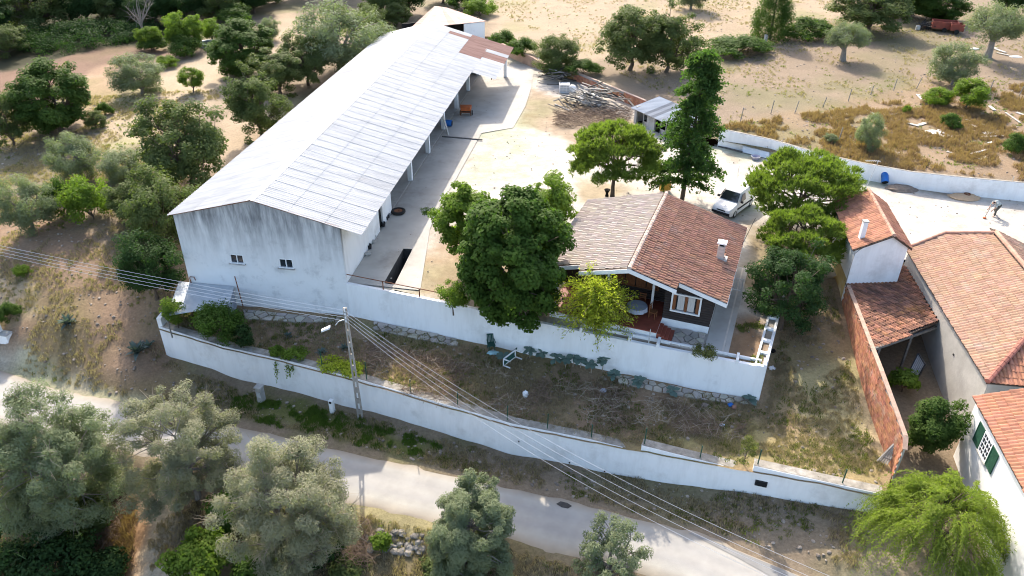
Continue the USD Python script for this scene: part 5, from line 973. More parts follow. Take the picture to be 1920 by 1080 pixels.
# ---- tall tree behind the timber house
g = np.random.default_rng(70); B = at(1278, 378, 0); H, R = scale_at(1290, 378, B, 82, 108); H *= .98; st, di, le, bl = [], [], [], []
for i in range(105):
    z = H * (.12 + .86 * (i + g.random()) / 105); q = z / H; rr = R * np.interp(q, [.08, .2, .5, .7, .88, 1], [.75, 1.08, .98, .7, .42, .12]) * g.uniform(.6, 1.25); a = g.uniform(0, 6.3); k = np.linspace(0, 1, 6); d = A_([math.cos(a), math.sin(a), 0])
    bo = A_([.25 * q, 0, z]) + np.outer(k * rr, d); bo[:, 2] += rr * (.35 * k - .55 * k ** 2); bl.append(bo)
    for t in g.uniform(.12, 1., 15):
        p = A_([np.interp(t, k, bo[:, c]) for c in range(3)]); st.append(p); e = d * .7 + g.normal(0, .5, 3); e[2] = g.uniform(-.3, .35); di.append(e / np.linalg.norm(e)); le.append(g.uniform(.45, .95))
lf, lines = strands(g, A_(st), A_(di), le, .9, 15, .27, .14, .10); lines = [bo[::1] for bo in bl]
solo('tall_tree', 'tall slender dark tree with drooping branches behind the timber house', 'tree', B, cat([tube([(0, 0, -.2), (.1, .05, H * .3), (.25, 0, H * .65), (.2, 0, H * .97)], [.2, .15, .09, .02], 7)] + [tube(l, [.05, .045, .04, .03, .02, .01], 4, False) for l in lines]), lf, 'poplar')
# ---- dark bushy tree between house and outhouse, big linden and its lighter neighbour
def broad(B, H, R, rz, lm_, seed, n, cr, nl, L, W, label, name='broadleaf_tree', th=.2, cat_='tree', off=(0, 0), r0=.2, **kw):
    g = np.random.default_rng(seed); cen, lf = crown(g, (off[0], off[1], H - rz), (R - cr * .5, R - cr * .5, rz - cr * .5), n, cr, nl, L, W, seed=seed, **kw)
    return solo(name, label, cat_, B, limbs(g, (0, 0, 0), cen, (off[0] * .5, off[1] * .5, H * th), r0, 8), lf, lm_)
B = at(1462, 612, -1.1); H, R = scale_at(1462, 600, B, 452, 160); broad(B, H, R * 1.1, H * .48, 'dark_leaf', 80, 120, R * .2, 190, .17, .09, 'dark bushy tree at the parapet right of the timber house', lump=.8, low=.95, up=.6)
B = at(955, 580, 0); H, R = scale_at(965, 580, B, 326, 240); H -= .1 * R; broad(B, H, R * 1.0, H * .54, 'linden', 81, 280, R * .165, 190, .24, .18, 'large dense dark green tree overhanging the terrace wall', lump=.28, low=.98, up=.6, droop=.35, flat=.6, hollow=.55, off=(.25, -.35), r0=.26)
B = at(880, 505, 0); H, R = scale_at(868, 500, B, 328, 124); broad(B, H - .2 * R, R, H * .42, 'fresh', 82, 70, R * .26, 190, .22, .16, 'lighter green tree left of the large dense tree', lump=.55, up=.6, flat=.6, hollow=.4, r0=.15)
B = at(1030, 455, 0); H, R = scale_at(1035, 455, B, 322, 105); broad(B, H, R, H * .42, 'fresh', 83, 40, R * .3, 150, .22, .15, 'leafy light green tree behind the large dense tree', lump=.6, up=.6, flat=.6, r0=.1)
B = at(850, 585, 0); H, R = scale_at(850, 580, B, 520, 60); broad(B, H, R, H * .5, 'fresh', 84, 30, R * .35, 120, .15, .08, 'loose green bush on the terrace beside the pipe railing', 'shrub', cat_='shrub', r0=.04)
# ---- yellow-green feathery shrub at the porch
g = np.random.default_rng(90); B = at(1116, 620, 0); H, R = scale_at(1120, 615, B, 486, 140); n = 420; a = g.uniform(0, 6.3, n); el = g.uniform(.15, 1.45, n); zs = g.uniform(.1, .55, n) * H
lf, lines = strands(g, np.column_stack([g.normal(0, .2, n), g.normal(0, .2, n), zs]), np.column_stack([np.cos(a) * np.cos(el), np.sin(a) * np.cos(el), np.sin(el)]), R * g.uniform(.7, 1.35, n), .34, 44, .19, .065, .10)
solo('feathery_shrub', 'yellow-green feathery shrub in front of the porch', 'shrub', B, cat([tube([(0, 0, -.2), (0, 0, H * .5)], [.1, .05], 6)] + [tube(l, .014, 3, False) for l in lines[::2]]), lf, 'yellowish')
# ---- willow at the lower right
g = np.random.default_rng(91); B = at(1742, 1052, -4.2); H, R = scale_at(1742, 1010, B, 897, 215); st, di, le = [], [], []
for i in range(105):                                      # sprays: bundles of strands that leave one bough and hang together
    a = g.uniform(0, 6.3); q = math.sqrt(g.random()) * .85; c = A_([q * R * math.cos(a), q * R * math.sin(a), H * (1 - .62 * q * q) * g.uniform(.72, 1.02)]); a2 = a + g.normal(0, .35); d = A_([math.cos(a2) * .8, math.sin(a2) * .8, .38])
    for _ in range(12): st.append(c + g.normal(0, .16, 3)); di.append(d + g.normal(0, .15, 3)); le.append(R * g.uniform(.35, .9))
st, di = A_(st), A_(di); lf, lines = strands(g, st, di, le, 1.5, 40, .17, .042, .035)
solo('willow', 'yellow-green weeping willow at the corner of the white house', 'willow', B, limbs(g, (0, 0, 0), st[::12], (0, 0, H * .35), .2, 8), lf, 'willow')
# ---- foreground olives
def fore(px, py, ptop, pw, label, seed, n, lm_='olive', zb=None, H_k=1., name='olive_tree', cat_='olive tree', twigs=.0, L=.17, W=.048, nl=230, bz=None, lump=.5):
    B = at(px, py, bz); H, R = scale_at(px, py, B, ptop, pw * .86); H = max(2.2, (H - .2 * R) * H_k); g = np.random.default_rng(seed); rz = H * .5
    cen, lf = crown(g, (0, 0, H - rz), (R * .98, R * .98, rz * .95), int(n * 1.5), R * .165, nl, L, W, lump=lump, hollow=.45, low=.97, up=.6, seed=seed)
    tr = limbs(g, (0, 0, 0), cen, (g.normal(0, .2), g.normal(0, .2), H * .3), .17, 9)
    t = solo(name, label, cat_, B, tr, lf, lm_, 'bark_grey')
    if twigs:                                            # dead bleached twigs standing out of the crown
        ms = []
        for q in cen[: int(len(cen) * twigs)]:
            o = unit(q - A_([0, 0, H * .35]))
            for _ in range(9): e = q + (o * .7 + g.normal(0, .7, 3)) * R * .15; ms.append(tube([q - o * .2, (q + e) / 2 + g.normal(0, .05, 3), e], [.014, .010, .004], 3, False))
        part(t, 'dry_twigs', moved(cat(ms), B), M['twig_pale'], kind='stuff')
    return t
fore(150, 985, 692, 285, 'large grey-green olive filling the lower left corner', 101, 150, bz=-6.6, L=.15, W=.05, twigs=.2, nl=420)
fore(372, 935, 700, 250, 'large half-dry olive second from the lower left corner', 102, 110, 'olive_dry', bz=-6.4, twigs=.45, L=.14, W=.046, nl=400)
fore(560, 1060, 800, 285, 'large bleached olive just left of the lamp pole shadow', 103, 150, 'olive_dry', bz=-6.5, twigs=.45, L=.14, W=.046, nl=400)
fore(884, 1072, 905, 205, 'dense rounded green olive at the lower edge of the lane', 104, 130, 'olive', bz=-6.4, nl=400, lump=.3, L=.14, W=.045)
fore(1140, 1105, 985, 178, 'loose airy olive at the bottom edge right of the rounded one', 105, 60, 'olive', bz=-6.4, nl=150)
B = at(385, 1075, -6.5); broad(B, 2.6, 1.7, 1.2, 'fresh', 106, 50, .5, 150, .2, .14, 'bright green leafy shrub at the bottom edge by the dry path', 'shrub', cat_='shrub', r0=.05, lump=.5)
B = at(445, 985, -6.3); broad(B, 2.4, 1.5, 1.2, 'linden', 109, 45, .5, 130, .2, .13, 'dark green shrub between the two half-dry olives', 'shrub', cat_='shrub', r0=.05, lump=.5)
B = at(110, 1085, -6.8); broad(B, 2.2, 2.2, 1.1, 'dark_leaf', 107, 50, .6, 150, .2, .12, 'dark shrub at the bottom edge below the corner olive', 'shrub', cat_='shrub', r0=.05, lump=.5)
B = at(716, 1030, -6.1); broad(B, 1.2, .5, .6, 'fresh', 108, 16, .25, 90, .13, .08, 'small bright bush on the stone bank below the lane', 'shrub', cat_='shrub', r0=.02)
for i, (px, py, h, r, m_) in enumerate(((40, 1000, 2.6, 1.9, 'dark_leaf'), (165, 985, 1.8, 1.4, 'oak'), (200, 1075, 1.2, 1.2, 'dark_leaf'), (600, 1040, 1.6, 1.5, 'dark_leaf'), (480, 1090, 1.6, 1.5, 'linden'), (655, 1075, .8, .9, 'oak'), (20, 1085, 2.0, 1.6, 'dark_leaf'), (830, 1075, 1.2, 1.3, 'oak'), (945, 1080, 1.1, 1.2, 'oak'))):
    B = at(px, py, -6.8); broad(B, h, r, h * .55, m_, 160 + i, 40, .45, 120, .19, .11, 'dark undergrowth shrub ' + ['under the corner olive', 'right of the corner olive trunk', 'at the bottom edge left of the dry path', 'right below the bleached olive', 'at the bottom edge below the bleached olive', 'low beside the dry thicket', 'in the bottom left corner', 'left under the rounded green olive', 'right under the rounded green olive'][i], 'shrub', cat_='shrub', r0=.04, lump=.6, low=.6)
# reeds, lower left
for i, (px, py) in enumerate(((30, 985), (70, 945), (45, 1060))):
    g = np.random.default_rng(120 + i); B = at(px, py, -6.9); n = 34; a = g.uniform(0, 6.3, n); st = g.normal(0, .35, (n, 3)); st[:, 2] = 0
    lf, lines = strands(g, st + A_([0, 0, .6]), np.column_stack([np.cos(a) * .35, np.sin(a) * .35, .93 + 0 * a]), g.uniform(1.6, 3.0, n), .35, 13, .55, .045, .06)
    solo('reed_clump', ['tall reed clump below the corner olive', 'reed clump against the corner olive', 'lowest reed clump at the left edge'][i], 'reeds', B, cat([tube(l, .012, 3, False) for l in lines]), lf, 'reed', 'twig')
# courtyard plants and garden shrubs
B = gp(1735, 845); H, R = scale_at(1735, 845, B, 745, 96); broad(B, H, R, H * .47, 'ivy', 130, 70, R * .3, 190, .15, .09, 'dark rounded shrub between the brick wall and the grey house', 'shrub', cat_='shrub', r0=.08, lump=.75, up=.6)
B = gp(1690, 735); H, R = scale_at(1690, 735, B, 692, 56); broad(B, H, R, H * .45, 'fresh', 131, 22, R * .4, 60, .22, .16, 'young fig with large pale leaves at the lean-to mouth', 'sapling', cat_='sapling', r0=.04, lump=.6)
B = gp(336, 618); H, R = scale_at(336, 615, B, 553, 52); broad(B, H, R, H * .42, 'fresh', 132, 34, R * .34, 110, .14, .07, 'bright lemon tree beside the sheet metal lean-to', 'lemon_tree', cat_='lemon tree', r0=.05)
B = gp(418, 645); H, R = scale_at(418, 640, B, 566, 92); broad(B, H, R, H * .44, 'linden', 133, 50, R * .3, 150, .14, .08, 'dark glossy citrus tree behind the left end of the road wall', 'citrus_tree', cat_='citrus tree', r0=.06)
B = gp(458, 655); H, R = scale_at(458, 650, B, 606, 44); broad(B, H, R, H * .5, 'dark_leaf', 134, 24, R * .4, 100, .13, .07, 'dark small citrus bush right of the dark citrus tree', 'shrub', cat_='shrub', r0=.04)
B = gp(1394, 872); H, R = scale_at(1394, 868, B, 808, 44); broad(B, H, R * .9, H * .45, 'weed', 135, 18, R * .35, 50, .11, .06, 'young pear tree behind the step of the road wall', 'sapling', cat_='sapling', r0=.025, lump=.6)
B = gp(1318, 672); H, R = scale_at(1318, 672, at(1318, 672, 0), 640, 50); broad(at(1318, 668, 0), .8, .75, .4, 'weed', 136, 22, .28, 60, .12, .06, 'scrubby flowering shrub hanging over the terrace wall', 'shrub', cat_='shrub', r0=.02)
for i, (px, py, w, h) in enumerate(((555, 672, 48, .9), (520, 668, 26, .8), (620, 688, 60, .5), (660, 698, 50, .45))):
    B = gp(px, py); R = w / 2 * depth(B) / F; broad(B, h, R, h * .5, 'fresh' if i < 2 else 'yellowish', 137 + i, 22, R * .4, 70, .12, .08, ['bright vine clump on the road wall by the hanging shoots', 'smaller vine clump left of the bright one', 'yellowish leafy plant row left of the lamp pole', 'yellowish leafy plant touching the lamp pole'][i], 'shrub', cat_='vine' if i < 2 else 'shrub', r0=.02)
g = np.random.default_rng(150); st = []
for px in (515, 517, 536, 541, 548): p = vpl(px, 678 + (px - 515) * .25, FW[1] - A_([0, .05, 0]), FW[2] - A_([0, .05, 0])); st.append(p)
lf, lines = strands(g, A_(st), np.tile([[.05, -.3, -.6]], (5, 1)), [1.4, 1.0, .9, .9, .5], .6, 40, .12, .09, .06)
hv = thing('hanging_vine', 'vine shoots hanging down the white road wall', 'vine', st[0]); part(hv, 'foliage', lf, M['fresh']); part(hv, 'stem', cat([tube(l, .01, 3, False) for l in lines]), M['twig'])
# agaves
def agave(B, R, n, label, seed, group=None):
    g = np.random.default_rng(seed); t = thing('agave', label, 'agave', B)
    for i in range(n):
        a = i * 2.4 + g.normal(0, .15); el = g.uniform(.25, 1.25); L = R * g.uniform(.8, 1.15); d = A_([math.cos(a) * math.cos(el), math.sin(a) * math.cos(el), math.sin(el)]); s = A_([-math.sin(a), math.cos(a), 0.]); k = np.linspace(0, 1, 6)
        c = np.outer(k * L, d); c[:, 2] -= .3 * L * k ** 2.5 * math.cos(el); w = .13 * R * A_([.8, 1.1, 1.15, .9, .5, .02]); up_ = np.cross(d, s) * -1
        if up_[2] < 0: up_ = -up_
        v = np.vstack([c + s * w[:, None] + up_ * (w * .45)[:, None], c - up_ * .02, c - s * w[:, None] + up_ * (w * .45)[:, None]]); f = []
        for j in range(5):
            for b in (0, 6): f += [[b + j, b + j + 1, b + 6 + j + 1, b + 6 + j]]
        part(t, 'leaf', moved(cat([(v, A_(f))]), B), M['agave'], smooth=True)
for px, py, w, n, lab in ((128, 608, 44, 26, 'blue-green agave on the bank left of the big oak'), (258, 662, 56, 26, 'large spreading agave on the bank left of the road wall end'), (280, 650, 34, 18, 'small agave behind the large spreading one')):
    B = gp(px, py); agave(B, w / 2 * depth(B) / F * 1.05, n, lab, px)
for px, py, w, lab in ((541, 632, 26, 'small agave behind the brush left of the lamp pole'), (603, 662, 28, 'blue-green agave nearest the road wall, left of the lamp pole'), (645, 655, 26, 'agave rosette beside the lamp pole')):
    B = gp(px, py); agave(B, w / 2 * depth(B) / F, 20, lab, px)
# kale plants along the terrace wall
def kale(B, h, label, seed):
    g = np.random.default_rng(seed); t = thing('kale_plant', label, 'kale', B, 'kale plants along the terrace wall'); part(t, 'stem', moved(tube([(0, 0, -.1), (.03, 0, h * .5), (0, .03, h)], [.03, .025, .02], 5), B), M['twig_pale'])
    for i in range(13):
        a = i * 2.4 + g.normal(0, .2); L = g.uniform(.34, .55); el = g.uniform(-.2, .7); k = A_([0, .3, .65, 1.]); d = A_([math.cos(a) * math.cos(el), math.sin(a) * math.cos(el), math.sin(el)]); s = A_([-math.sin(a), math.cos(a), 0]); c = A_([0, 0, h * g.uniform(.7, 1.0)]) + np.outer(k * L, d); c[:, 2] -= .25 * L * k ** 2; w = L * A_([.05, .2, .32, .1])
        v = np.vstack([c + s * w[:, None], c - s * w[:, None]]); part(t, 'leaf', moved(cat([(v, A_([[j, j + 1, 4 + j + 1, 4 + j] for j in range(3)]))]), B), M['kale'])
kl = ['first tall kale plant from the left', 'second kale plant, thin', 'third kale plant, sparse', 'leftmost kale of the dense clump', 'middle kale of the dense clump', 'right kale of the dense clump', 'kale right of the dense clump', 'tall kale with bare stem', 'bushy kale leaning on the wall foot', 'small kale near the crazy paving', 'kale seedling in front of the paving', 'lone kale near the fallen white frame', 'kale at the far right of the paving']
for i, (px, py, h) in enumerate(((993, 672, .75), (1016, 672, .5), (1041, 682, .6), (1060, 690, .8), (1074, 688, .9), (1088, 690, .8), (1108, 700, .8), (1129, 696, 1.0), (1150, 714, .6), (1197, 724, .5), (1258, 740, .4), (944, 678, .5), (1405, 752, .3))):
    kale(gp(px, py), h, kl[i] + ' below the terrace wall', 300 + i)
# ---- scattered growth: dry grass, weeds, verge grass, brush (each one mass)
def tuft_proto(path, g, n, h, w, lm_, lean=.5):
    a = g.uniform(0, 6.3, n); r_ = g.random(n) * .12; P = np.column_stack([np.cos(a) * r_, np.sin(a) * r_, 0 * a]); T = np.column_stack([np.cos(a) * lean * g.random(n), np.sin(a) * lean * g.random(n), np.ones(n)]); T /= np.linalg.norm(T, axis=1)[:, None]
    put(path, leaves(P + T * h * .45, np.column_stack([np.cos(a), np.sin(a), .3 + 0 * a]), h, w, g, T=T), M[lm_])
def scatter(name, label, lm_, XY, h=.3, w=.035, n=12, seed=0, smin=.6, smax=1.4, nproto=3, lean=1.3):
    g = np.random.default_rng(seed); path = f'/World/{name}'; pi = UsdGeom.PointInstancer.Define(stage, path); tag(pi.GetPrim(), label, None, None, 'stuff')
    for k in range(nproto): tuft_proto(f'{path}/tuft' + (f'_{k:03d}' if k else ''), g, n, h, w, lm_, lean)
    pi.CreatePrototypesRel().SetTargets([f'{path}/tuft' + (f'_{k:03d}' if k else '') for k in range(nproto)])
    z = height(XY); N = len(XY); pi.CreateProtoIndicesAttr(g.integers(0, nproto, N).tolist())
    pi.CreatePositionsAttr(Vt.Vec3fArray.FromNumpy(np.column_stack([XY, z - .02]).astype(np.float32))); a = g.uniform(0, math.pi, N)
    pi.CreateOrientationsAttr(Vt.QuathArray([Gf.Quath(float(math.cos(x)), 0, 0, float(math.sin(x))) for x in a])); s = g.uniform(smin, smax, N)
    pi.CreateScalesAttr(Vt.Vec3fArray.FromNumpy(np.column_stack([s, s, s * g.uniform(.7, 1.3, N)]).astype(np.float32)))
def rnd(P, n, seed, clump=.0, thr=.45, freq=.35):
    g = np.random.default_rng(seed); x0, y0, x1, y1 = P.bounds; q = g.uniform((x0, y0), (x1, y1), (n * 4, 2)); q = q[shapely.contains_xy(P, q[:, 0], q[:, 1])]
    if clump: q = q[meshkit.fbm(np.column_stack([q * freq, np.zeros(len(q))]), 3, seed) > thr]
    return q[:n]
outside = lambda P: P.difference(inner.buffer(.1)).difference(roadP.buffer(.25))
slope = outside(pxpoly([(-60, 200), (420, 190), (330, 420), (320, 560), (310, 700), (-60, 640)], -1.5)); fieldR = outside(pxpoly([(1330, 240), (1930, 160), (1940, 335), (1600, 305), (1400, 262)], 1)); fieldT = outside(pxpoly([(905, 0), (1640, -40), (1930, 60), (1930, 165), (1340, 235), (1150, 130)], 1))
verge = outside(pxpoly([(320, 690), (660, 772), (1000, 865), (1640, 965), (1600, 1085), (1300, 985), (800, 862), (420, 760)], -5)); fg = outside(pxpoly([(-60, 740), (300, 790), (640, 930), (1100, 1075), (1100, 1200), (-60, 1200)], -6))
gard = gardenP.buffer(-.35)
scatter('dry_grass', 'dry straw grass on the hillside and fields', 'straw', np.vstack([rnd(slope, 9000, 1, 1, .42), rnd(fieldT, 5000, 2, 1, .5, .2), rnd(fg, 6000, 4, 1, .4), rnd(verge, 4500, 5, 1, .45)]), .22, .03, 12, 1)
M['rust_grass'] = leafmat('rust_grass', (.21, .13, .08), (.30, .195, .12), (.40, .29, .185), .2, k=1)
scatter('rust_grass', 'tall rust-coloured dry grass behind the boundary wall', 'rust_grass', np.vstack([rnd(fieldR, 7000, 3, 1, .45, .5), rnd(outside(pxpoly([(170, 960), (260, 930), (235, 1090), (150, 1090)], -6.5)), 500, 8)]), .38, .03, 13, 2)
scatter('garden_weeds', 'low dry weeds and grass in the garden strip', 'straw', rnd(gard, 9000, 6, 1, .40, .5), .17, .025, 11, 3)
scatter('green_weeds', 'scattered low green weeds', 'weed', np.vstack([rnd(gard, 3000, 7, 1, .54, .6), rnd(verge, 2600, 9, 1, .52, .5), rnd(slope, 1500, 10, 1, .56), rnd(fieldT, 1200, 11, 1, .6, .2), rnd(fieldR, 1200, 12, 1, .55, .3), rnd(fg, 1200, 13, 1, .55), rnd(pxpoly([(1375, 610), (1440, 600), (1425, 685), (1350, 665)]), 260, 14, 1, .5)]), .15, .04, 11, 4)
scatter('apron_weeds', 'small weeds growing from cracks in the concrete apron', 'lawn', rnd(pxpoly([(788, 392), (815, 390), (818, 402), (792, 404)]), 90, 51), .16, .035, 11, 8)
gv = pxpoly([(425, 735), (500, 745), (560, 755), (640, 770), (830, 838), (800, 856), (640, 826), (440, 772)], -5.2).difference(roadP)
scatter('verge_grass', 'lush green grass on the verge below the road wall', 'lawn', rnd(outside(gv), 5000, 15, 1, .5, 1.6), .17, .03, 12, 5)
# brush heaps of dead stems
def brush(XY, seed, hmax, ln, r):
    g = np.random.default_rng(seed); z = height(XY); ms = []
    for (x, y), zz in zip(XY, z):
        h = hmax * g.random() ** 1.5; a = g.uniform(0, 6.3); d = A_([math.cos(a), math.sin(a), g.normal(.1, .3)]) * ln * g.uniform(.5, 1.2) / 2; c = A_([x, y, zz + h]); ms.append(tube([c - d, c + A_([0, 0, ln * .12 * g.random()]) + g.normal(0, .05, 3), c + d], [r, r, r * .5], 3, False))
    return cat(ms)
def stones(name, label, XY, mt, s0, s1, seed):
    g = np.random.default_rng(seed); path = f'/World/{name}'; pi = UsdGeom.PointInstancer.Define(stage, path); tag(pi.GetPrim(), label, None, None, 'stuff'); tg = []
    for k in range(3):
        m2 = trimesh.creation.icosphere(subdivisions=1, radius=1); v = A_(m2.vertices) * (1 + .6 * (meshkit.noise(A_(m2.vertices) * 1.7 + k * 5 + seed) - .5))[:, None] * A_([1, .8, .55]); tg.append(f'{path}/stone' + (f'_{k:03d}' if k else '')); put(tg[-1], (v, A_(m2.faces)), mt, tint=np.ones((len(v), 3)) * (.7 + .25 * k))
    N = len(XY); pi.CreatePrototypesRel().SetTargets(tg); pi.CreateProtoIndicesAttr(g.integers(0, 3, N).tolist()); pi.CreatePositionsAttr(Vt.Vec3fArray.FromNumpy(np.column_stack([XY, height(XY) + .01]).astype(np.float32))); a = g.uniform(0, math.pi, N)
    pi.CreateOrientationsAttr(Vt.QuathArray([Gf.Quath(float(math.cos(x)), 0, 0, float(math.sin(x))) for x in a])); s = s0 + (s1 - s0) * g.random(N) ** 3; pi.CreateScalesAttr(Vt.Vec3fArray.FromNumpy(np.column_stack([s, s, s]).astype(np.float32)))
stones('loose_stones', 'small loose stones and clods on the dry ground', np.vstack([rnd(gard, 900, 31), rnd(verge, 1100, 32), rnd(slope, 2500, 33), rnd(fieldT, 2500, 34), rnd(fieldR, 1200, 35)]), M['earth_stone'], .03, .14, 1)
stones('yard_gravel', 'loose gravel and bits of rubble strewn over the pale yard', np.vstack([rnd(yardP.difference(apP.buffer(.3)).difference(Polygon([hl(-5, 0, 0)[:2], hl(6, 0, 0)[:2], hl(6, 11, 0)[:2], hl(-5, 11, 0)[:2]])).difference(Polygon([p[:2] for p in foot]).buffer(.2)), 1600, 36), rnd(apP, 250, 37)]), M['earth_stone'], .02, .075, 2)
gb_ = pxpoly([(690, 640), (900, 690), (1250, 750), (1400, 795), (1390, 830), (1180, 800), (900, 765), (760, 735), (680, 690)], -2.6).intersection(gardenP)
put_ = numbered('/World', 'dead_brush'); p_ = put(put_, brush(rnd(gb_, 2300, 20, 1, .47, .5), 20, .38, .9, .012), M['twig']); tag(p_, 'tangled dead brown stems covering the middle of the garden strip', None, None, 'stuff')
p_ = put(numbered('/World', 'pale_brush'), brush(rnd(gb_, 900, 21, 1, .48, .6), 21, .42, .9, .011), M['twig_pale']); tag(p_, 'bleached dead stems among the brush', None, None, 'stuff')
hp_ = pxpoly([(1040, 212), (1180, 205), (1190, 225), (1110, 240), (1040, 240)]); p_ = put(numbered('/World', 'brush_heap'), brush(rnd(hp_, 900, 22), 22, .7, 1.1, .018), M['twig']); tag(p_, 'heap of brown cut branches beside the scrap timber', None, None, 'stuff')
p_ = put(numbered('/World', 'thicket'), brush(np.vstack([rnd(outside(pxpoly([(150, 900), (240, 900), (200, 1090), (120, 1090)], -6.6)), 900, 23), rnd(outside(pxpoly([(655, 985), (700, 990), (700, 1060), (640, 1060)], -6)), 250, 24)]), 23, .7, 1.0, .012), M['twig']); tag(p_, 'dry brown thicket beside the foreground path', None, None, 'stuff')
# ================================================================== OBJECTS
# ---- street lamp pole and wires
PB = at(676, 783, -5.2); PT = above(650, 578, PB); PTz = PT[2]; lean = A_([-.12, .05, 0])
lp = thing('utility_pole', 'slotted grey concrete utility pole with a white street lamp by the road wall', 'utility pole', PB)
def pz(z): return PB + lean * ((z - PB[2]) / 8) + A_([0, 0, z - PB[2]])
ms = []
for sgn in (-1, 1):
    a0, a1 = pz(PB[2] - .3), pz(PTz); ms.append(hexa([a0 + A_([sgn * .13 - .045, -.09, 0]), a0 + A_([sgn * .13 + .045, -.09, 0]), a0 + A_([sgn * .13 + .045, .09, 0]), a0 + A_([sgn * .13 - .045, .09, 0])], [a1 + A_([sgn * .065 - .035, -.07, 0]), a1 + A_([sgn * .065 + .035, -.07, 0]), a1 + A_([sgn * .065 + .035, .07, 0]), a1 + A_([sgn * .065 - .035, .07, 0])]))
part(lp, 'shaft', cat(ms), M['pole_concrete'])
for k in range(9):
    z = PB[2] + .5 + k * .85; w = .26 - .13 * k / 9; part(lp, 'web', box(pz(z), (w, .12, .34), 0), M['pole_concrete'])
hd = above(630, 613, PB + A_([-.95, -.35, 0])); arm0 = pz(PTz - .75)
lh = PB + A_([-.95, -.35, 0]); lh = A_([lh[0], lh[1], hd[2]])
part(lp, 'lamp_arm', tube([arm0, (arm0 + lh) / 2 + A_([0, 0, .12]), lh + A_([.25, .1, .1])], .028, 6), M['steel'])
d = unit((lh - arm0) * A_([1, 1, .3])); part(lp, 'lamp_head', fixn(prism([lh + d * .05 + A_([-.0, -.13, 0]), lh + d * .55 + A_([0, -.10, -.05]), lh + d * .55 + A_([0, .10, -.05]), lh + d * .05 + A_([0, .13, 0])], (0, 0, .12))), M['white_trim'])
INS = []
for k in range(4):
    c = pz(PTz - .1 - .24 * k) + A_([.0, -.12, 0]); part(lp, 'insulator', rev([(0, -.07), (.05, -.06), (.035, 0), (.05, .05), (0, .07)], 8, c), M['white_trim']); INS.append(c)
part(lp, 'bracket', box(pz(PTz - .45) + A_([0, -.08, 0]), (.05, .05, 1.0)), M['steel'])
def span(p, q, sag, n=26):
    k = np.linspace(0, 1, n); P = p + np.outer(k, q - p); P[:, 2] -= 4 * sag * k * (1 - k); return P
far_l = A_([-62., 54.2, 0]); far_r = A_([17.5, 15.2, 0]); wn = ['uppermost', 'second', 'third', 'lowest']
for k in range(4):
    ql = far_l + A_([0, .3 * k, 2.9 - .42 * k]); qr = far_r + A_([-.55 * k, .1 * k, 3.3 - .22 * k])
    single('overhead_wire', tube(span(INS[k], ql, .75 + .05 * k), .011, 4, False), M['wire'], wn[k] + ' overhead wire from the lamp pole to the left edge', 'wire', 'overhead wires')
    single('overhead_wire', tube(span(INS[k], qr, 1.75 + .12 * k), .010, 4, False), M['wire'], wn[k] + ' overhead wire from the lamp pole across the lane to lower right', 'wire', 'overhead wires')
# ---- meter pedestals on the verge
for px, py, pt, w, nm, lab in ((491, 751, 722, .38, 'meter_pillar', 'grey concrete meter pillar with flat cap against the road wall'), (624, 773, 747, .26, 'white_stub_post', 'white rendered stub post with dark round meter against the road wall')):
    B = gp(px, py); B[2] = -5.35; h = max(.8, above(px, pt, B)[2] - B[2] - .1); t = thing(nm, lab, 'pillar', B); m_ = M['concrete'] if nm == 'meter_pillar' else M['white_wall']
    part(t, 'shaft', box(B + A_([0, 0, h / 2 - .15]), (w, w, h + .3), wang), m_)
    if nm == 'meter_pillar': part(t, 'cap', box(B + A_([0, 0, h + .04]), (w + .1, w + .1, .09), wang), M['concrete']); part(t, 'door', box(B + out * (w / 2 + .01) + A_([0, 0, h * .55]), (.26, .02, .4), wang), M['steel'])
    else: part(t, 'meter', sph(B + out * (w / 2) + A_([0, 0, h - .12]), (.09, .06, .09), 1), M['dark'])
# ---- white van by the pines
VN = unit(A_([-.65, -.76, 0])); vf = at(1350, 404, 0)
vf = A_([16.25, 54.15, 0]); vs = A_([-VN[1], VN[0], 0])
def vv(x, y, z): return vf - VN * x + vs * y + A_([0, 0, z])       # x back from the bumper, y to the van's left
van = thing('white_van', 'small white panel van with dark side strip parked under the large pine', 'van', vv(2.1, 0, 0))
def vloft(secs):                                         # cross sections (x, half width, z0, z1, tumblehome) skinned together
    V, Fc = [], []
    for x, w, z0, z1, th_ in secs:
        V += [vv(x, -w, z0), vv(x, -w * 1.02, (z0 + z1) / 2), vv(x, -w + th_, z1 - .06), vv(x, -w + th_ + .08, z1), vv(x, w - th_ - .08, z1), vv(x, w - th_, z1 - .06), vv(x, w * 1.02, (z0 + z1) / 2), vv(x, w, z0)]
    n = 8
    for i in range(len(secs) - 1):
        for j in range(n): Fc.append([i * n + j, i * n + (j + 1) % n, (i + 1) * n + (j + 1) % n, (i + 1) * n + j])
    m_ = cat([(A_(V), A_(Fc))]); e = len(secs) - 1; f = np.vstack([m_[1], [[0, k, k + 1] for k in range(1, 7)], [[e * n, e * n + k + 1, e * n + k] for k in range(1, 7)]])
    return fixn((m_[0], f))
part(van, 'body', vloft([(0, .70, .32, .70, .04), (.12, .82, .24, .80, .05), (.55, .88, .22, .92, .06), (1.0, .89, .22, 1.0, .07), (1.12, .89, .22, 1.04, .08), (1.75, .89, .22, 1.66, .22), (2.0, .89, .22, 1.76, .2), (3.6, .89, .22, 1.80, .18), (4.15, .87, .24, 1.76, .16), (4.25, .84, .3, 1.7, .16)]), M['car_paint'], smooth=35)
def vquad(p, off, m_, nm, lab=None): part(van, nm, fixn(prism(p, off)), m_, lab)
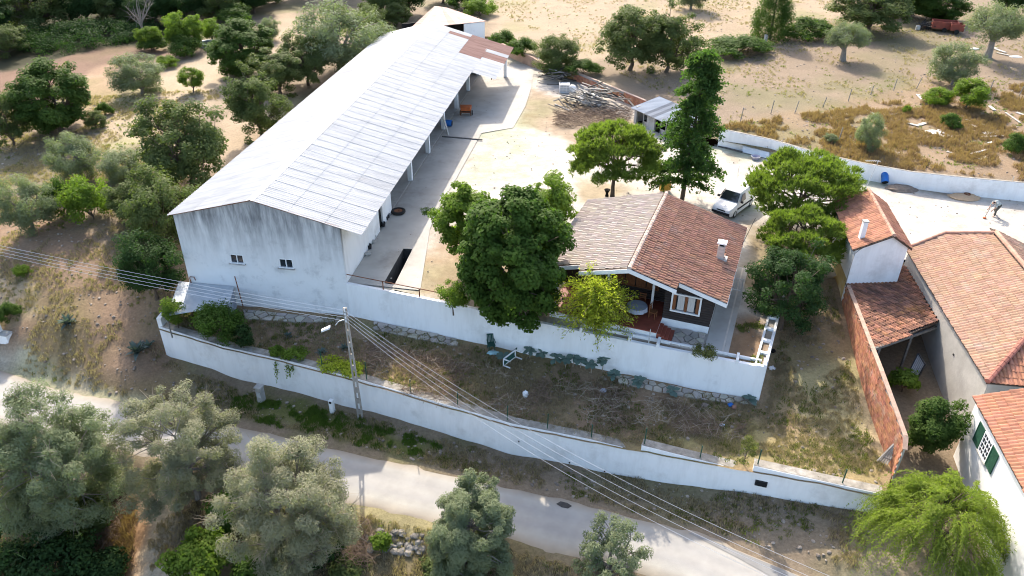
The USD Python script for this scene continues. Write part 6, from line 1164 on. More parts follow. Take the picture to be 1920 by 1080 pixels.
vquad([vv(1.15, -.76, 1.07), vv(1.15, .76, 1.07), vv(1.70, .62, 1.63), vv(1.70, -.62, 1.63)], VN * .02 + A_([0, 0, .02]), M['glass'], 'windscreen')
for s in (-1, 1):
    o = vs * s * .02; vquad([vv(1.42, s * .885, 1.08), vv(2.25, s * .885, 1.08), vv(2.25, s * .76, 1.58), vv(1.78, s * .75, 1.56)], o + vs * s * .02, M['glass'], 'side_window')
    part(van, 'side_strip', box(vv(2.35, s * .905, .62), (2.7, .04, .14), math.atan2(VN[1], VN[0])), M['rubber']); part(van, 'mirror', box(vv(1.42, s * 1.0, 1.12), (.12, .2, .16), math.atan2(VN[1], VN[0])), M['rubber'])
    part(van, 'headlight', sph(vv(.16, s * .6, .68), (.14, .14, .10), 1), M['glass'])
    for x in (.75, 3.45):
        c = vv(x, s * .80, .31); t_ = trimesh.creation.cylinder(.31, .2, sections=18); R_ = trimesh.geometry.align_vectors([0, 0, 1], vs); v = A_(t_.vertices) @ R_[:3, :3].T + c; wh_ = part(van, 'wheel', (v, A_(t_.faces)), M['rubber'])
        t_ = trimesh.creation.cylinder(.19, .22, sections=12); v = A_(t_.vertices) @ R_[:3, :3].T + c; part(wh_, 'rim', (v, A_(t_.faces)), M['steel'])
part(van, 'bumper', box(vv(.03, 0, .42), (.14, 1.5, .2), math.atan2(VN[1], VN[0])), M['rubber']); part(van, 'grille', box(vv(.02, 0, .64), (.06, .7, .1), math.atan2(VN[1], VN[0])), M['dark'])
# ---- the bent worker
import manifold3d as m3
def body(bones):
    acc = None
    for (p, r), (q, s) in bones:
        a = m3.Manifold.sphere(r, 14).translate(tuple(map(float, p))); b = m3.Manifold.sphere(s, 14).translate(tuple(map(float, q))); h_ = m3.Manifold.batch_hull([a, b]); acc = h_ if acc is None else acc + h_
    me = acc.refine_to_length(.06).to_mesh(); t = trimesh.Trimesh(me.vert_properties[:, :3], me.tri_verts); trimesh.smoothing.filter_taubin(t, iterations=6); return A_(t.vertices), A_(t.faces)
WB = at(1864, 404, 0); wf_ = unit(A_([-.9, -.35, 0])); wl_2 = A_([-wf_[1], wf_[0], 0])
def ww(f_, l_, z): return WB + wf_ * f_ + wl_2 * l_ + A_([0, 0, z])
pe = thing('person', 'person in grey-green shirt and dark trousers bending forward in the pale yard', 'person', WB)
hipc, chest, neck, head = ww(-.12, 0, .92), ww(.26, 0, 1.18), ww(.46, 0, 1.22), ww(.60, 0, 1.20)
bones = [((hipc, .15), (chest, .17)), ((chest, .16), (neck, .07)), ((neck, .06), (head, .085))]
for s in (-1, 1):
    sh_ = ww(.38, s * .2, 1.16); el = ww(.46, s * .25, .88); wr = ww(.66, s * .17, .66); bones += [((chest, .12), (sh_, .075)), ((sh_, .065), (el, .048)), ((el, .046), (wr, .034))]
    hip_ = ww(-.12, s * .1, .9); kn = ww(.08 + .12 * s, s * .14, .48); an = ww(-.06 + .22 * s, s * .15, .07); bones += [((hip_, .105), (kn, .07)), ((kn, .066), (an, .042)), ((an, .045), (an + wf_ * .17 - A_([0, 0, .03]), .035))]
    pal = wr + wf_ * .07 - A_([0, 0, .05]); bones.append(((wr, .03), (pal, .036)))
    for k in range(4): f0 = pal + wl_2 * (k - 1.5) * .02; f1 = f0 + wf_ * (.035) - A_([0, 0, .045 + .006 * (1.5 - abs(k - 1.5))]); f2 = f1 - wf_ * .012 - A_([0, 0, .03]); bones += [((f0, .011), (f1, .010)), ((f1, .010), (f2, .009))]
    bones.append(((pal - wl_2 * s * .025, .012), (pal - wl_2 * s * .05 + wf_ * .03 - A_([0, 0, .03]), .010)))
bones += [((head, .09), (head + wf_ * .05 - A_([0, 0, .03]), .075)), ((head + wf_ * .1 - A_([0, 0, .03]), .018), (head + wf_ * .12 - A_([0, 0, .05]), .014))]
part(pe, 'body', body(bones), M['skin'], smooth=True)
part(pe, 'shirt', body([((hipc + A_([0, 0, .02]), .165), (chest, .185)), ((chest, .175), (ww(.42, 0, 1.21), .09))] + sum([[((chest, .13), (ww(.38, s * .2, 1.16), .09)), ((ww(.38, s * .2, 1.16), .08), (ww(.45, s * .245, .93), .066))] for s in (-1, 1)], [])), M['shirt'], smooth=True)
part(pe, 'trousers', body([((ww(-.13, -.09, .9), .135), (ww(-.13, .09, .9), .135))] + sum([[((ww(-.12, s * .1, .88), .12), (ww(.08 + .12 * s, s * .14, .48), .088)), ((ww(.08 + .12 * s, s * .14, .48), .085), (ww(-.05 + .21 * s, s * .15, .14), .068))] for s in (-1, 1)], [])), M['trousers'], smooth=True)
part(pe, 'hair', body([((head + A_([0, 0, .035]) - wf_ * .01, .092), (head - wf_ * .04 + A_([0, 0, .02]), .085))]), M['hair'], smooth=True)
tw = at(1876, 392, 0); sh0 = thing('strimmer', 'brush cutter held by the bending person', 'brush cutter', ww(.7, 0, .3)); part(sh0, 'shaft', tube([ww(-.3, -.3, 1.1), ww(.66, -.1, .66), ww(1.15, .1, .08)], .02, 6), M['black_iron']); part(sh0, 'head', rev([(0, 0), (.14, .01), (.1, .07), (0, .08)], 10, ww(1.15, .1, .02)), M['orange'])
# ---- barrels, poles, bits in the yard
def barrel(c, r, h, m_, axis=None):
    pr_ = [(0, 0), (r * .92, 0), (r, .04), (r, h * .3), (r * 1.04, h * .33), (r, h * .36), (r, h * .64), (r * 1.04, h * .67), (r, h * .7), (r, h - .04), (r * .92, h), (0, h)]; v, f = rev(pr_, 16)
    if axis is not None: R_ = trimesh.geometry.align_vectors([0, 0, 1], axis); v = v @ R_[:3, :3].T
    return v + A_(c), f
B = at(1658, 347, 0); t = thing('blue_barrel', 'blue plastic barrel lying open end down by the boundary wall', 'barrel', B); ax_ = unit(A_([.1, .75, .66])); c_ = B + A_([0, 0, .25]); part(t, 'drum', barrel(c_, .3, .85, M['blue'], ax_), M['blue'], smooth=40); part(t, 'mouth', barrel(c_ - ax_ * .012, .25, .02, 0, ax_), M['dark'])
B = wh(-.6, 30.6, .035); t = thing('blue_drum', 'blue drum lying in the open warehouse bay', 'barrel', B); part(t, 'drum', barrel(B + A_([0, 0, .32]), .32, 1.1, 0, unit(wb)), M['blue'], smooth=40); part(t, 'lid', barrel(B + wb * 1.1 + A_([0, 0, .32]), .25, .02, 0, unit(wb)), M['dark'])
B = wh(1.2, 34.2, .035); t = thing('orange_machine', 'rusty orange farm machine under the warehouse eave', 'machine', B)
part(t, 'hopper', fixn(prism([B + A_([-.5, -.4, .9]), B + A_([.5, -.4, .9]), B + A_([.6, .4, .95]), B + A_([-.6, .4, .95])], (0, 0, -.35))), M['orange']); part(t, 'frame', cat([beam(B + A_([sx * .5, sy * .35, 0]), B + A_([sx * .5, sy * .35, .6]), .06, .06) for sx in (-1, 1) for sy in (-1, 1)] + [box(B + A_([0, 0, .35]), (1.1, .7, .06))]), M['rust'])
for s in (-1, 1): part(t, 'wheel', barrel(B + A_([s * .62, 0, .25]), .25, .1, 0, A_([1., 0, 0])), M['rubber'])
for i, (s, t_, hh) in enumerate(((-.2, 28.2, 2.2), (-.35, 28.6, 2.0), (-.5, 29.0, 1.8))):
    single('leaning_board', beam(wh(s + .9, t_, .05), wh(s + .3, t_ + .3, hh), .16, .03), M['grey_wood'], ['pale board leaning on the warehouse column by the blue drum', 'middle pale board leaning by the blue drum', 'inner short board leaning by the blue drum'][i], 'board', 'boards leaning in the bay', tint=np.ones((8, 3)) * 1.3)
single('floor_beam', beam(wh(.2, 27.6, .08), wh(4.2, 27.4, .08), .12, .1), M['grey_wood'], 'long dark beam lying across the apron before the blue drum', 'beam', tint=np.ones((8, 3)) * .4)
g = np.random.default_rng(77)
for i, t_ in enumerate((14.4, 20.2, 26.8, 33.0, 39.5)):
    s, h = -1.6 - .5 * (i % 2), g.uniform(.6, 1.1); b = thing('storage_crate', 'dusty slatted crate in the ' + ['first', 'second', 'third', 'fourth', 'fifth'][i] + ' dark bay of the warehouse from the gable', 'crate', wh(s, t_, .035))
    for k in range(4): part(b, 'slat', box(wh(s, t_, .035 + h * (k + .5) / 4), (g.uniform(.9, 1.1), .8, h / 4 - .03), -YAW), M['grey_wood'], tint=np.ones((8, 3)) * g.uniform(.5, .9))
B = at(747, 399, .04); t = thing('tractor_tyre', 'rusty metal ring and old tyre lying by the warehouse side wall', 'tyre', B); part(t, 'tyre', rev([(.34, .02), (.50, .0), (.58, .1), (.56, .22), (.44, .26), (.34, .2), (.34, .02)], 22, B), M['rubber'], smooth=40); part(t, 'rim', rev([(.05, .12), (.33, .06), (.33, .2), (.05, .17), (.05, .12)], 16, B), M['rust'])
jk = [(724, 412, 'bucket'), (727, 408, 'bucket'), (719, 424, 'bucket'), (703, 437, 'stone_block'), (700, 445, 'stone_block'), (697, 455, 'stone_block'), (693, 466, 'bucket'), (690, 478, 'stone_block'), (702, 428, 'stone_block')]
jl = ['dark bucket nearest the warehouse door', 'tipped dark bucket beside the warehouse door', 'grey bucket below the warehouse door', 'grey block at the wall foot, next to the door', 'second grey block at the wall foot', 'third grey block at the wall foot', 'black bucket among the grey wall-foot blocks', 'last grey block toward the gable', 'grey block set against the door jamb']
for (px, py, k), lab in zip(jk, jl):
    B = at(px, py, .04)
    if k == 'bucket': t = thing('bucket', lab, 'bucket', B); part(t, 'pail', rev([(0, 0), (.14, 0), (.19, .34), (.17, .34), (.12, .03), (0, .03)], 12, B), M['black_iron']); part(t, 'handle', tube([B + A_([-.18, 0, .33]), B + A_([0, .1, .42]), B + A_([.18, 0, .33])], .01, 4), M['steel'])
    else:
        m_ = trimesh.creation.icosphere(subdivisions=2, radius=.2); v = A_(m_.vertices); v = np.sign(v) * np.abs(v / .2) ** .6 * A_([.22, .15, .13]); v *= 1 + .2 * (meshkit.noise(v * 9 + px) - .5)[:, None]; single('stone_block', (v + B + A_([0, 0, .12]), A_(m_.faces)), M['concrete'], lab, 'stone')
for px, py, pt, lab, w in ((1375, 372, 310, 'thin steel post beside the large pine', .04), (1885, 372, 327, 'thin pole standing before the boundary wall at the right', .045)):
    B = at(px, py, 0); h = above(px, pt, B)[2]; t = thing('thin_pole', lab, 'pole', B); part(t, 'shaft', tube([B, B + A_([.02, 0, h])], w / 2, 6), M['steel']); part(t, 'foot', box(B + A_([0, 0, .03]), (.25, .25, .06)), M['concrete'])
B = at(1620, 352, 0); B = at(1622, 356, 0); h = above(1632, 302, B)[2]; t = thing('tv_antenna', 'roof-style aerial on a thin mast behind the large pine', 'antenna', B); part(t, 'mast', tube([B, B + A_([.5, .1, h])], .022, 6), M['steel']); tp_ = B + A_([.5, .1, h])
part(t, 'boom', tube([tp_ - A_([1.1, 0, -.05]), tp_ + A_([.2, 0, 0])], .018, 5), M['steel'])
for k in range(7): q = tp_ - A_([1.0 - .18 * k, 0, 0]); part(t, 'element', tube([q - A_([0, .22, 0]), q + A_([0, .22, 0])], .010, 4), M['steel'])
g = np.random.default_rng(5)
def mound(name, px, py, w, h, m_, lab, cat_, seed, asp=.6):
    B = gp(px, py); m2 = trimesh.creation.icosphere(subdivisions=3, radius=1); v = A_(m2.vertices); n = meshkit.fbm(v * 2.2 + seed, 3, seed); v = v * (1 + .5 * (n - .5))[:, None] * A_([w, w * asp, h]); single(name, (v + B, A_(m2.faces)), m_, lab, cat_, smooth=True)
M['sand'] = mat('sand', (.52, .36, .22), (.42, .29, .18), scale=4, bump=.6, bscale=14); M['earth'] = mat('earth', (.24, .19, .15), (.16, .125, .10), scale=4, bump=.8, bscale=10)
mound('sand_heap', 1808, 370, 1.3, .22, M['sand'], 'low heap of orange sand near the boundary wall', 'sand heap', 1); mound('earth_heap', 1690, 354, 1.3, .3, M['earth'], 'dark heap of earth beside the blue barrel', 'earth heap', 2); mound('dark_heap', 1855, 366, .6, .2, M['earth'], 'small dark heap above the bending person', 'earth heap', 3)
B = at(1812, 369, 0); single('rusty_pot', rev([(0, 0), (.2, 0), (.26, .3), (.2, .32), (.16, .06), (0, .05)], 12, B), M['rust'], 'rusty pot at the foot of the boundary wall', 'pot')
B = at(1416, 298, 0); t = thing('wheelbarrow_tub', 'grey plastic tub by the boundary wall', 'tub', B); part(t, 'bowl', rev([(0, 0), (.3, 0), (.42, .26), (.38, .26), (.28, .04), (0, .04)], 14, B), mat('lilac', (.40, .38, .46), (.3, .28, .36), scale=3)); part(t, 'rim', rev([(.40, .25), (.44, .25), (.44, .29), (.40, .29), (.40, .25)], 14, B), M['steel'])
a, b = at(1392, 285, .05), at(1442, 298, .05); single('wall_sheet', prism([a, b, b + A_([0, .25, .5]), a + A_([0, .25, .5])], (.0, .02, .03)), mat('pale_sheet', (.62, .66, .70), (.55, .6, .64), scale=2), 'long pale blue sheet leaning on the foot of the boundary wall', 'sheet')
a, b = at(1340, 272, .06), at(1392, 285, .06); single('dark_beam', beam(a, b, .14, .12), M['grey_wood'], 'long dark timber along the foot of the boundary wall', 'beam', tint=np.ones((8, 3)) * .3)
B = at(1246, 358, 0); t = thing('yellow_sign', 'yellow box with dark post behind the house ridge', 'box', B); part(t, 'box', box(B + A_([0, 0, .45]), (.9, .4, .7), .2), M['yellow']); part(t, 'post', tube([B + A_([-.3, .3, 0]), B + A_([-.3, .3, 2.1])], .05, 6), M['rust'])
B = at(1140, 368, 0); t = thing('garden_urn', 'pale stone urn and block by the pine trunk', 'urn', B); part(t, 'bowl', rev([(0, 0), (.16, .02), (.1, .3), (.26, .6), (.22, .62), (0, .5)], 12, B + A_([-.1, .0, 0])), M['stone_pale'], tint=None)
# ---- scrap timber heaps: each plank a thing
pi_ = 0
def planks(n, cx, cy, sx, sy, zmax, ang, lab, grp, seed, tlo=.45, thi=1.5, lmin=1.2, lmax=3.0):
    g = np.random.default_rng(seed); o = at(cx, cy, 0)
    for i in range(n):
        x, y = g.normal(0, .42), g.normal(0, .42); a = ang + g.normal(0, .55); L = g.uniform(lmin, lmax) / 2; el = g.normal(0, .22); h = max(.06, zmax * math.exp(-(x * x + y * y) * 1.4) * g.uniform(.3, 1)); c = o + A_([x * sx, y * sy, h]); d = A_([math.cos(a) * math.cos(el), math.sin(a) * math.cos(el), math.sin(el)]) * L
        if c[2] - abs(d[2]) < .03: c[2] = abs(d[2]) + .05
        k = .72 * g.choice([tlo * .3, tlo * .6, tlo, .6, .85, thi * .9]); single('scrap_plank', beam(c - d, c + d, g.uniform(.09, .22), g.uniform(.03, .09)), M['grey_wood'], lab, 'plank', grp, tint=np.tile(k * A_([1, .98, .95]), (8, 1)))
planks(80, 1120, 196, 4.2, 3.0, 2.2, -.8, 'weathered grey plank in the large scrap timber heap before the brick wall', 'planks of the large scrap heap', 1)
planks(28, 1040, 152, 1.9, 2.6, 1.6, -.3, 'weathered grey plank in the small scrap heap at the yard end', 'planks of the small scrap heap', 2, .3)
planks(12, 1085, 198, 2., 2.2, .5, 1.9, 'pale batten of the neat sheaf left of the large scrap heap', 'pale battens beside the scrap heap', 3, .9, 1.6, 1.8, 2.6)
g = np.random.default_rng(15); B = at(1105, 188, .05); v = []
m2 = trimesh.creation.icosphere(subdivisions=3, radius=1); v = A_(m2.vertices); v = v * (1 + .35 * (meshkit.fbm(v * 3, 3, 4) - .5))[:, None] * A_([1.1, 1.9, .75]); single('white_tarpaulin', (rotate((v, m2.faces), .5)[0] + B, A_(m2.faces)), M['plastic_white'], 'crumpled white sheeting draped over the large scrap heap', 'tarpaulin', smooth=True)
B = at(1058, 172, 0); t = thing('wire_crate', 'white wire cage crate between the two scrap heaps', 'crate', B)
for z in (.05, .35, .65, .9): part(t, 'bar_ring', cat([beam(B + A_([-.55, -.5, z]), B + A_([.55, -.5, z]), .05, .05), beam(B + A_([.55, -.5, z]), B + A_([.55, .5, z]), .05, .05), beam(B + A_([.55, .5, z]), B + A_([-.55, .5, z]), .05, .05), beam(B + A_([-.55, .5, z]), B + A_([-.55, -.5, z]), .05, .05)]), M['plastic_white'])
for sx in (-.55, -.18, .18, .55):
    for sy in (-.5, .5): part(t, 'upright', beam(B + A_([sx, sy, 0]), B + A_([sx, sy, .95]), .05, .05), M['plastic_white'])
part(t, 'tank', box(B + A_([0, 0, .45]), (.98, .88, .8)), M['steel'])
B = at(1073, 172, 0); m2 = trimesh.creation.icosphere(subdivisions=2, radius=1); v = A_(m2.vertices) * (1 + .3 * (meshkit.noise(A_(m2.vertices) * 2 + 3) - .5))[:, None] * A_([.5, .4, .45]); single('white_sack', (v + B + A_([0, 0, .35]), A_(m2.faces)), M['plastic_white'], 'bulging white sack beside the wire crate', 'sack', smooth=True)
B = at(1004, 128, 0); t = thing('leaning_post', 'white post leaning at the far end of the yard', 'post', B); part(t, 'shaft', tube([B, B + A_([.5, .4, 1.5])], .05, 6), M['white_trim']); B = at(1008, 124, 0); single('blue_bag', (A_(m2.vertices) * A_([.35, .3, .3]) * (1 + .3 * (meshkit.noise(A_(m2.vertices) * 3) - .5))[:, None] + B + A_([.2, .1, .25]), A_(m2.faces)), M['blue'], 'blue bag behind the leaning white post', 'bag', smooth=True)
single('stray_plank', beam(at(1040, 195, .06), at(1068, 207, .06), .16, .05), M['grey_wood'], 'single pale plank lying apart before the scrap heap', 'plank', tint=np.ones((8, 3)) * 1.4)
# ---- well ring, red trailers, field debris
B = gp(393, 86); t = thing('well_ring', 'round concrete well ring with pale rim on the left hillside', 'well', B); part(t, 'wall', rev([(1.15, -.4), (1.3, -.4), (1.3, .4), (1.15, .4), (1.15, -.4)], 28, B), M['concrete'], smooth=40); part(t, 'rim', rev([(1.08, .4), (1.36, .4), (1.36, .5), (1.08, .5), (1.08, .4)], 28, B), M['white_trim'], smooth=40); part(t, 'water', rev([(0, .1), (1.1, .1), (1.1, .12), (0, .12)], 20, B), M['glass'])
for i, (px, py, L, W, H_, lab) in enumerate(((1768, 58, 3.2, 1.8, 1.1, 'red tipping trailer with raised edge in the dry field'), (1791, 62, 1.6, 1.5, 1.0, 'small red box trailer beside the tipping trailer'))):
    B = gp(px, py); t = thing('red_trailer', lab, 'trailer', B); a = -.35
    for nm, c, s in (('side', (0, -W / 2, .35 + H_ / 2), (L, .06, H_ * .8)), ('side', (0, W / 2, .35 + H_ / 2), (L, .06, H_ * .8)), ('end', (-L / 2, 0, .35 + H_ / 2), (.06, W, H_ * .8)), ('end', (L / 2, 0, .35 + H_ / 2), (.06, W, H_ * .8)), ('bed', (0, 0, .4), (L, W, .08))): part(t, nm, rotate(box(B + A_(c), s), a, B), M['paint_red'] if nm != 'bed' else M['rust'])
    for s in (-1, 1): part(t, 'wheel', rotate(barrel(B + A_([0, s * (W / 2 + .02), .3]), .3, .14 * s, 0, A_([0, 1., 0])), a, B), M['rubber'])
    part(t, 'drawbar', rotate(beam(B + A_([-L / 2, 0, .4]), B + A_([-L / 2 - 1.1, 0, .3]), .08, .08), a, B), M['rust'])
B = gp(1735, 55); g = np.random.default_rng(9); t = thing('scrap_tangle', 'dark tangle of scrap metal beside the red trailers', 'scrap heap', B); part(t, 'bars', cat([tube([B + g.normal(0, .6, 3) * A_([1, 1, .5]) + A_([0, 0, .4]), B + g.normal(0, .8, 3) * A_([1, 1, .5]) + A_([0, 0, .5])], .05, 4) for _ in range(40)]), M['black_iron']); part(t, 'can', barrel(B + A_([-1.3, -.4, 0]), .3, .6, 0), M['steel'], smooth=40)
deb = [(1350 + 130, 0, 0)]; g = np.random.default_rng(19)
spots = [(1625, 207, 1640, 216), (1648, 212, 1664, 220), (1578, 212, 1592, 218), (1720, 178, 1738, 198), (1700, 232, 1722, 238), (1722, 236, 1742, 230), (1735, 250, 1765, 256), (1760, 244, 1768, 252), (1810, 225, 1845, 236), (1812, 232, 1832, 240), (1885, 212, 1912, 232), (1905, 212, 1935, 222), (1855, 200, 1864, 208), (1840, 258, 1880, 256), (1852, 270, 1870, 266), (1775, 285, 1795, 292), (1820, 290, 1850, 282), (1835, 300, 1862, 292), (1890, 262, 1912, 268), (1858, 90, 1885, 100), (1868, 100, 1905, 108), (1830, 104, 1848, 113), (1855, 88, 1870, 92), (1672, 216, 1690, 214)]
for i, (x0, y0, x1, y1) in enumerate(spots):
    a, b = gp(x0, y0), gp(x1, y1); a[2] += .07; b[2] += .09; single('field_board', beam(a, b, g.uniform(.18, .4), .05), M['grey_wood'], 'bleached board lying in the dry grass behind the boundary wall' if i < 19 else 'bleached board near the large grey olive', 'board', 'boards in the dry grass' if i < 19 else 'boards by the grey olive', tint=np.ones((8, 3)) * g.uniform(1.1, 1.6))
for i, (px, py, w) in enumerate(((1752, 248, .9), (1778, 256, .6), (1855, 250, .7), (1905, 107, .8), (1828, 92, .6))):
    B = gp(px, py); m2 = trimesh.creation.icosphere(subdivisions=2, radius=1); v = A_(m2.vertices) * (1 + .5 * (meshkit.noise(A_(m2.vertices) * 2 + i) - .5))[:, None] * A_([w, w * .6, .12]); single('pale_rubble', (v + B, A_(m2.faces)), M['plastic_white'], ['largest patch of white rubble in the dry grass', 'white rubble right of the largest patch', 'white rubble by a dark stone', 'white rubble right of the grey olive', 'white rubble at the foot of the grey olive'][i], 'rubble', smooth=True)
# field fence stakes
stk = [(1388, 228), (1445, 213), (1490, 212), (1542, 202), (1590, 190), (1632, 178), (1675, 170), (1718, 166), (1855, 172), (1908, 185), (1572, 265), (1340, 238)]
for i, (px, py) in enumerate(stk):
    B = gp(px, py); t_ = g.uniform(.1, .35); single('field_stake', beam(B - A_([0, 0, .1]), B + A_([t_, .05, g.uniform(1.0, 1.5)]), .07, .07), M['grey_wood'], 'leaning grey wooden stake of the field fence', 'stake', 'field fence stakes', tint=np.ones((8, 3)) * .6)
B = gp(1434, 82); single('boundary_stone', box(B + A_([0, 0, .55]), (.35, .3, 1.2), .2), M['concrete'], 'upright grey boundary stone at the conical tree', 'stone')
# ---- garden strip: chair, fallen frame, paving, litter
B = gp(921, 656); t = thing('green_chair', 'dark green plastic chair against the terrace wall', 'chair', B); cr_ = .25
def gc(x, y, z): return B + rotate((A_([[x, y, z]]), None), cr_)[0][0]
def gbx(c, s): return rotate(box(A_(c), s), cr_)[0] + B, BF
part(t, 'seat', gbx((0, 0, .44), (.48, .46, .04)), M['plastic_green']); 
for x in (-.2, .2):
    part(t, 'leg', beam(gc(x, -.2, 0), gc(x * .9, -.2, .44), .05, .05), M['plastic_green']); part(t, 'leg', beam(gc(x, .24, 0), gc(x * .9, .2, .44), .05, .05), M['plastic_green']); part(t, 'armrest', beam(gc(x * 1.2, -.22, .66), gc(x * 1.2, .22, .68), .05, .03), M['plastic_green'])
for k in range(5): x = -.19 + .095 * k; part(t, 'back_slat', beam(gc(x, .22, .46), gc(x * .95, .34, .98), .07, .025), M['plastic_green'])
part(t, 'back_rail', beam(gc(-.22, .34, .99), gc(.22, .34, .99), .05, .07), M['plastic_green'])
B = gp(958, 690); t = thing('white_stool', 'white plastic table lying on its side in the brush', 'table', B); q0, q1, q2, q3 = gp(948, 686), gp(966, 672), gp(977, 688), gp(962, 698)
q = [p + A_([0, 0, h]) for p, h in zip((q0, q1, q2, q3), (.25, .75, .55, .08))]
tp4 = [q[0], q[1], q[1] + A_([.05, .3, .0]), q[0] + A_([.05, .3, -.1])]
part(t, 'top', fixn(prism([gp(944, 688) + A_([0, 0, .1]), gp(966, 674) + A_([0, 0, .2]), gp(966, 674) + A_([.1, .25, .75]), gp(944, 688) + A_([.1, .25, .62])], (.02, -.03, 0))), M['plastic_green'])
for a in ((944, 688, .1), (966, 674, .2), (966, 674, .72), (944, 688, .6)):
    p = gp(a[0], a[1]) + A_([0, 0, a[2]]); part(t, 'leg', beam(p, p + A_([.42, -.32, .05]), .06, .06), M['plastic_white'])
for i in range(4): a, b = [(944, 688, .1), (966, 674, .2), (966, 674, .72), (944, 688, .6)][i], [(966, 674, .2), (966, 674, .72), (944, 688, .6), (944, 688, .1)][i]; part(t, 'edge', beam(gp(a[0], a[1]) + A_([0, 0, a[2]]), gp(b[0], b[1]) + A_([0, 0, b[2]]), .07, .07), M['plastic_white'])
def blob(name, px, py, s, m_, lab, cat_, seed):
    B = gp(px, py); m2 = trimesh.creation.icosphere(subdivisions=2, radius=1); v = A_(m2.vertices) * (1 + .8 * (meshkit.noise(A_(m2.vertices) * 2.3 + seed) - .5))[:, None] * A_(s); single(name, (v + B + A_([0, 0, s[2] * .6]), A_(m2.faces)), m_, lab, cat_, smooth=True)
blob('plastic_bag', 924, 663, (.35, .2, .1), mat('pale_blue', (.36, .55, .58), (.3, .48, .5), scale=4), 'pale blue plastic bag beside the green chair', 'bag', 1); blob('white_bag', 985, 744, (.16, .14, .3), M['plastic_white'], 'white plastic bag standing in the brush', 'bag', 2); blob('pale_bag', 1131, 735, (.2, .15, .15), mat('lilac2', (.5, .5, .55), (.4, .4, .45), scale=4), 'greyish bag in the brush below the paving', 'bag', 3)
blob('blue_packet', 1354, 798, (.2, .1, .06), mat('packet', (.35, .5, .7), (.6, .65, .7), scale=9), 'small blue and white packet on the garden soil', 'packet', 4); blob('blue_pot', 1369, 762, (.16, .14, .16), M['blue'], 'small blue pot on the garden paving', 'pot', 5); blob('brown_pot', 1376, 766, (.15, .13, .15), mat('clay', (.3, .17, .12), (.24, .13, .1), scale=4), 'brown clay pot beside the small blue pot', 'pot', 6); blob('soil_clod', 1322, 762, (.22, .16, .12), M['earth'], 'brown clod at the edge of the paving', 'stone', 7)
blob('white_stone', 1448, 660, (.2, .16, .12), M['stone_pale'], 'pale stone beside the parapet foot', 'stone', 8); blob('white_stone', 1447, 692, (.2, .17, .12), M['plastic_white'], 'white stone just outside the parapet corner', 'stone', 9)
def paving(name, lab, poly, z, n, seed, thick=.05, loc=None, gap=.035):
    g = np.random.default_rng(seed); x0, y0, x1, y1 = poly.bounds; q = []
    while len(q) < n:
        p = g.uniform((x0 - .5, y0 - .5), (x1 + .5, y1 + .5));
        if shapely.distance(poly, Point(p)) < .6: q.append(p)
    for _ in range(3):
        vo = Voronoi(np.vstack([q, [[x0 - 9, y0 - 9], [x1 + 9, y0 - 9], [x0 - 9, y1 + 9], [x1 + 9, y1 + 9]]])); q = [A_(vo.vertices[vo.regions[vo.point_region[i]]]).mean(0) if -1 not in vo.regions[vo.point_region[i]] and np.ptp(vo.vertices[vo.regions[vo.point_region[i]]], axis=0).max() < 2.5 else q[i] for i in range(len(q))]
    vo = Voronoi(np.vstack([q, [[x0 - 9, y0 - 9], [x1 + 9, y0 - 9], [x0 - 9, y1 + 9], [x1 + 9, y1 + 9]]]))
    t = numbered('/World', name); st_ = UsdGeom.Xform.Define(stage, t); tag(st_.GetPrim(), lab, None, None, 'structure')
    for i in range(len(q)):
        r = vo.regions[vo.point_region[i]]
        if -1 in r: continue
        c = Polygon(vo.vertices[r]).intersection(poly).buffer(-gap).simplify(.02)
        if c.geom_type != 'Polygon' or c.area < .03: continue
        cc = c.centroid; zz = z(cc.x, cc.y) + g.uniform(0, .02); m_ = extr(c, thick + .12, lambda v: v + A_([0, 0, zz - .12])); part(t, 'paving_stone', m_, M['stone_pale'], tint=np.tile(g.uniform(.75, 1.15) * A_([1, g.uniform(.95, 1.02), g.uniform(.9, 1.02)]), (len(m_[0]), 1)))
gz = lambda x, y: float(z_garden([(x, y)])[0]) + .03
paving('garden_paving', 'crazy paving of pale irregular stones below the terrace wall', pxpoly([(1150, 704), (1240, 722), (1330, 742), (1424, 752), (1422, 769), (1330, 757), (1230, 736), (1160, 722)], -2.62).intersection(gardenP.buffer(-.05)), gz, 70, 3)
paving('garden_paving', 'pale stone path beside the lamp pole below the gable', pxpoly([(700, 602), (780, 618), (862, 638), (858, 652), (790, 640), (700, 620)], -2.6).intersection(gardenP.buffer(-.05)), gz, 46, 4)
paving('garden_paving', 'old stone path at the foot of the gable', pxpoly([(455, 582), (560, 592), (640, 598), (640, 606), (560, 606), (460, 600)], -2.6).intersection(gardenP.buffer(-.05)), gz, 40, 5)
paving('house_paving', 'pale irregular paving beside the house steps', Polygon([hl(2.95, -.45, 0)[:2], hl(4.9, -.4, 0)[:2], hl(4.9, 1.5, 0)[:2], hl(2.98, 1.5, 0)[:2]]), lambda x, y: .02, 34, 6)
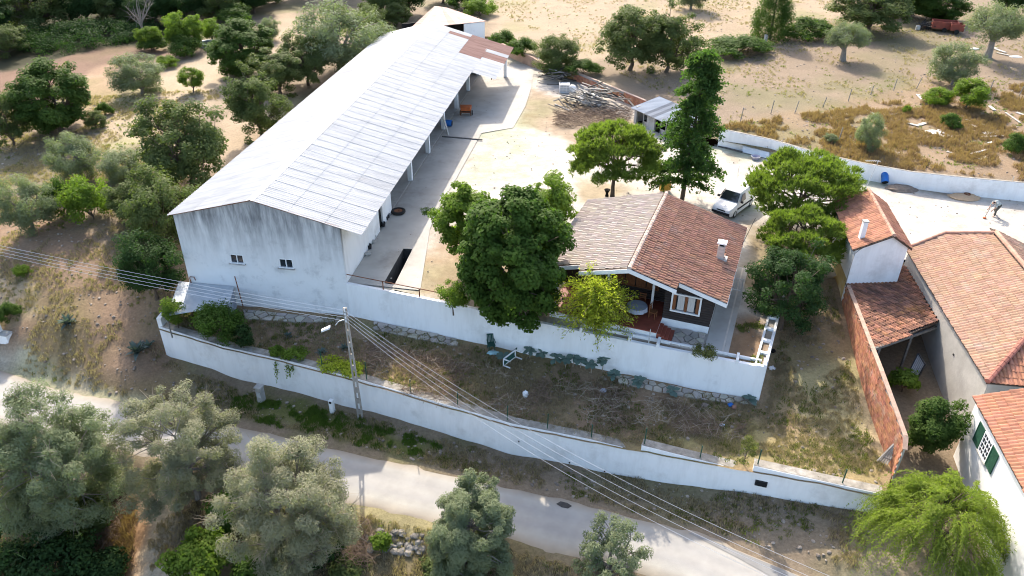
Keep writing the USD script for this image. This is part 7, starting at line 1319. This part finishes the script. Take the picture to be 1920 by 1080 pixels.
# ---- on the porch
tb_ = thing('porch_table', 'round porch table under a grey-blue cloth', 'table', hl(.5, 1.2, ZP)); part(tb_, 'pedestal', tube([hl(.5, 1.2, ZP), hl(.5, 1.2, ZP + .7)], .06, 8), M['wood']); part(tb_, 'foot', rev([(0, 0), (.3, 0), (.3, .04), (0, .06)], 12, hl(.5, 1.2, ZP)), M['wood']); part(tb_, 'tabletop', rev([(0, .70), (.60, .70), (.60, .735), (0, .735)], 20, hl(.5, 1.2, ZP)), M['wood'])
v, f = rev([(0, .745), (.62, .745), (.65, .62), (.67, .48), (.655, .48), (.63, .62), (.6, .738), (0, .738)], 28, (0, 0, 0)); an = np.arctan2(v[:, 1], v[:, 0]); k = np.clip((.745 - v[:, 2]) / .25, 0, 1); v = v * (1 + .05 * (k * np.sin(an * 9))[:, None] * A_([1, 1, 0])); single('tablecloth', (v + hl(.5, 1.2, ZP), f), M['cloth'], 'grey-blue cloth draped over the round porch table', 'tablecloth', smooth=40)
for i, (x, y, a, lab) in enumerate(((1.5, 1.35, 1.4, 'brown wooden chair right of the porch table'), (.6, 2.2, 0., 'brown wooden chair behind the porch table'), (-.5, 1.4, -1.6, 'brown wooden chair left of the porch table'))):
    B = hl(x, y, ZP); t = thing('porch_chair', lab, 'chair', B); R_ = lambda m_: rotate(m_, a - HY, B)
    part(t, 'seat', R_(box(B + A_([0, 0, .45]), (.42, .42, .04))), M['wood'])
    for sx in (-.18, .18):
        part(t, 'leg', R_(beam(B + A_([sx, -.18, 0]), B + A_([sx, -.18, .45]), .045, .045)), M['wood']); part(t, 'leg', R_(beam(B + A_([sx, .18, 0]), B + A_([sx, .2, .98]), .045, .045)), M['wood'])
    for z in (.62, .76, .92): part(t, 'back_rail', R_(box(B + A_([0, .19, z]), (.36, .025, .07))), M['wood'])
B = at(1085, 600, 0); t = thing('planter_pot', 'round grey planter pot on the terrace left of the feathery shrub', 'pot', B); part(t, 'pot', rev([(0, 0), (.28, 0), (.38, .5), (.33, .5), (.26, .08), (0, .06)], 14, B), M['concrete'], smooth=40); part(t, 'plant', moved(crown(np.random.default_rng(3), (0, 0, .75), (.4, .4, .35), 14, .2, 40, .14, .06)[1], B), M['dark_leaf'])
B = hl(1.75, -.75, 0); single('garden_stake', beam(B, B + A_([.02, 0, 1.05]), .05, .05), M['steel'], 'thin pale stake standing before the porch edge', 'stake')
# rubble bank under the lane
g = np.random.default_rng(33); P_ = rnd(outside(pxpoly([(690, 990), (800, 1010), (800, 1035), (690, 1025)], -5.7)), 70, 3)
for i, (x, y) in enumerate(P_[:60]):
    m2 = trimesh.creation.icosphere(subdivisions=1, radius=1); v = A_(m2.vertices) * (1 + .5 * (meshkit.noise(A_(m2.vertices) * 2 + i) - .5))[:, None] * g.uniform(.10, .22) * A_([1.2, 1, .7]); single('bank_stone', (v + A_([x, y, hz(x, y) + .05]), A_(m2.faces)), M['stone_pale'], 'rough grey stone in the low bank below the lane', 'stone', 'bank stones below the lane', tint=np.ones((len(v), 3)) * g.uniform(.35, .7))
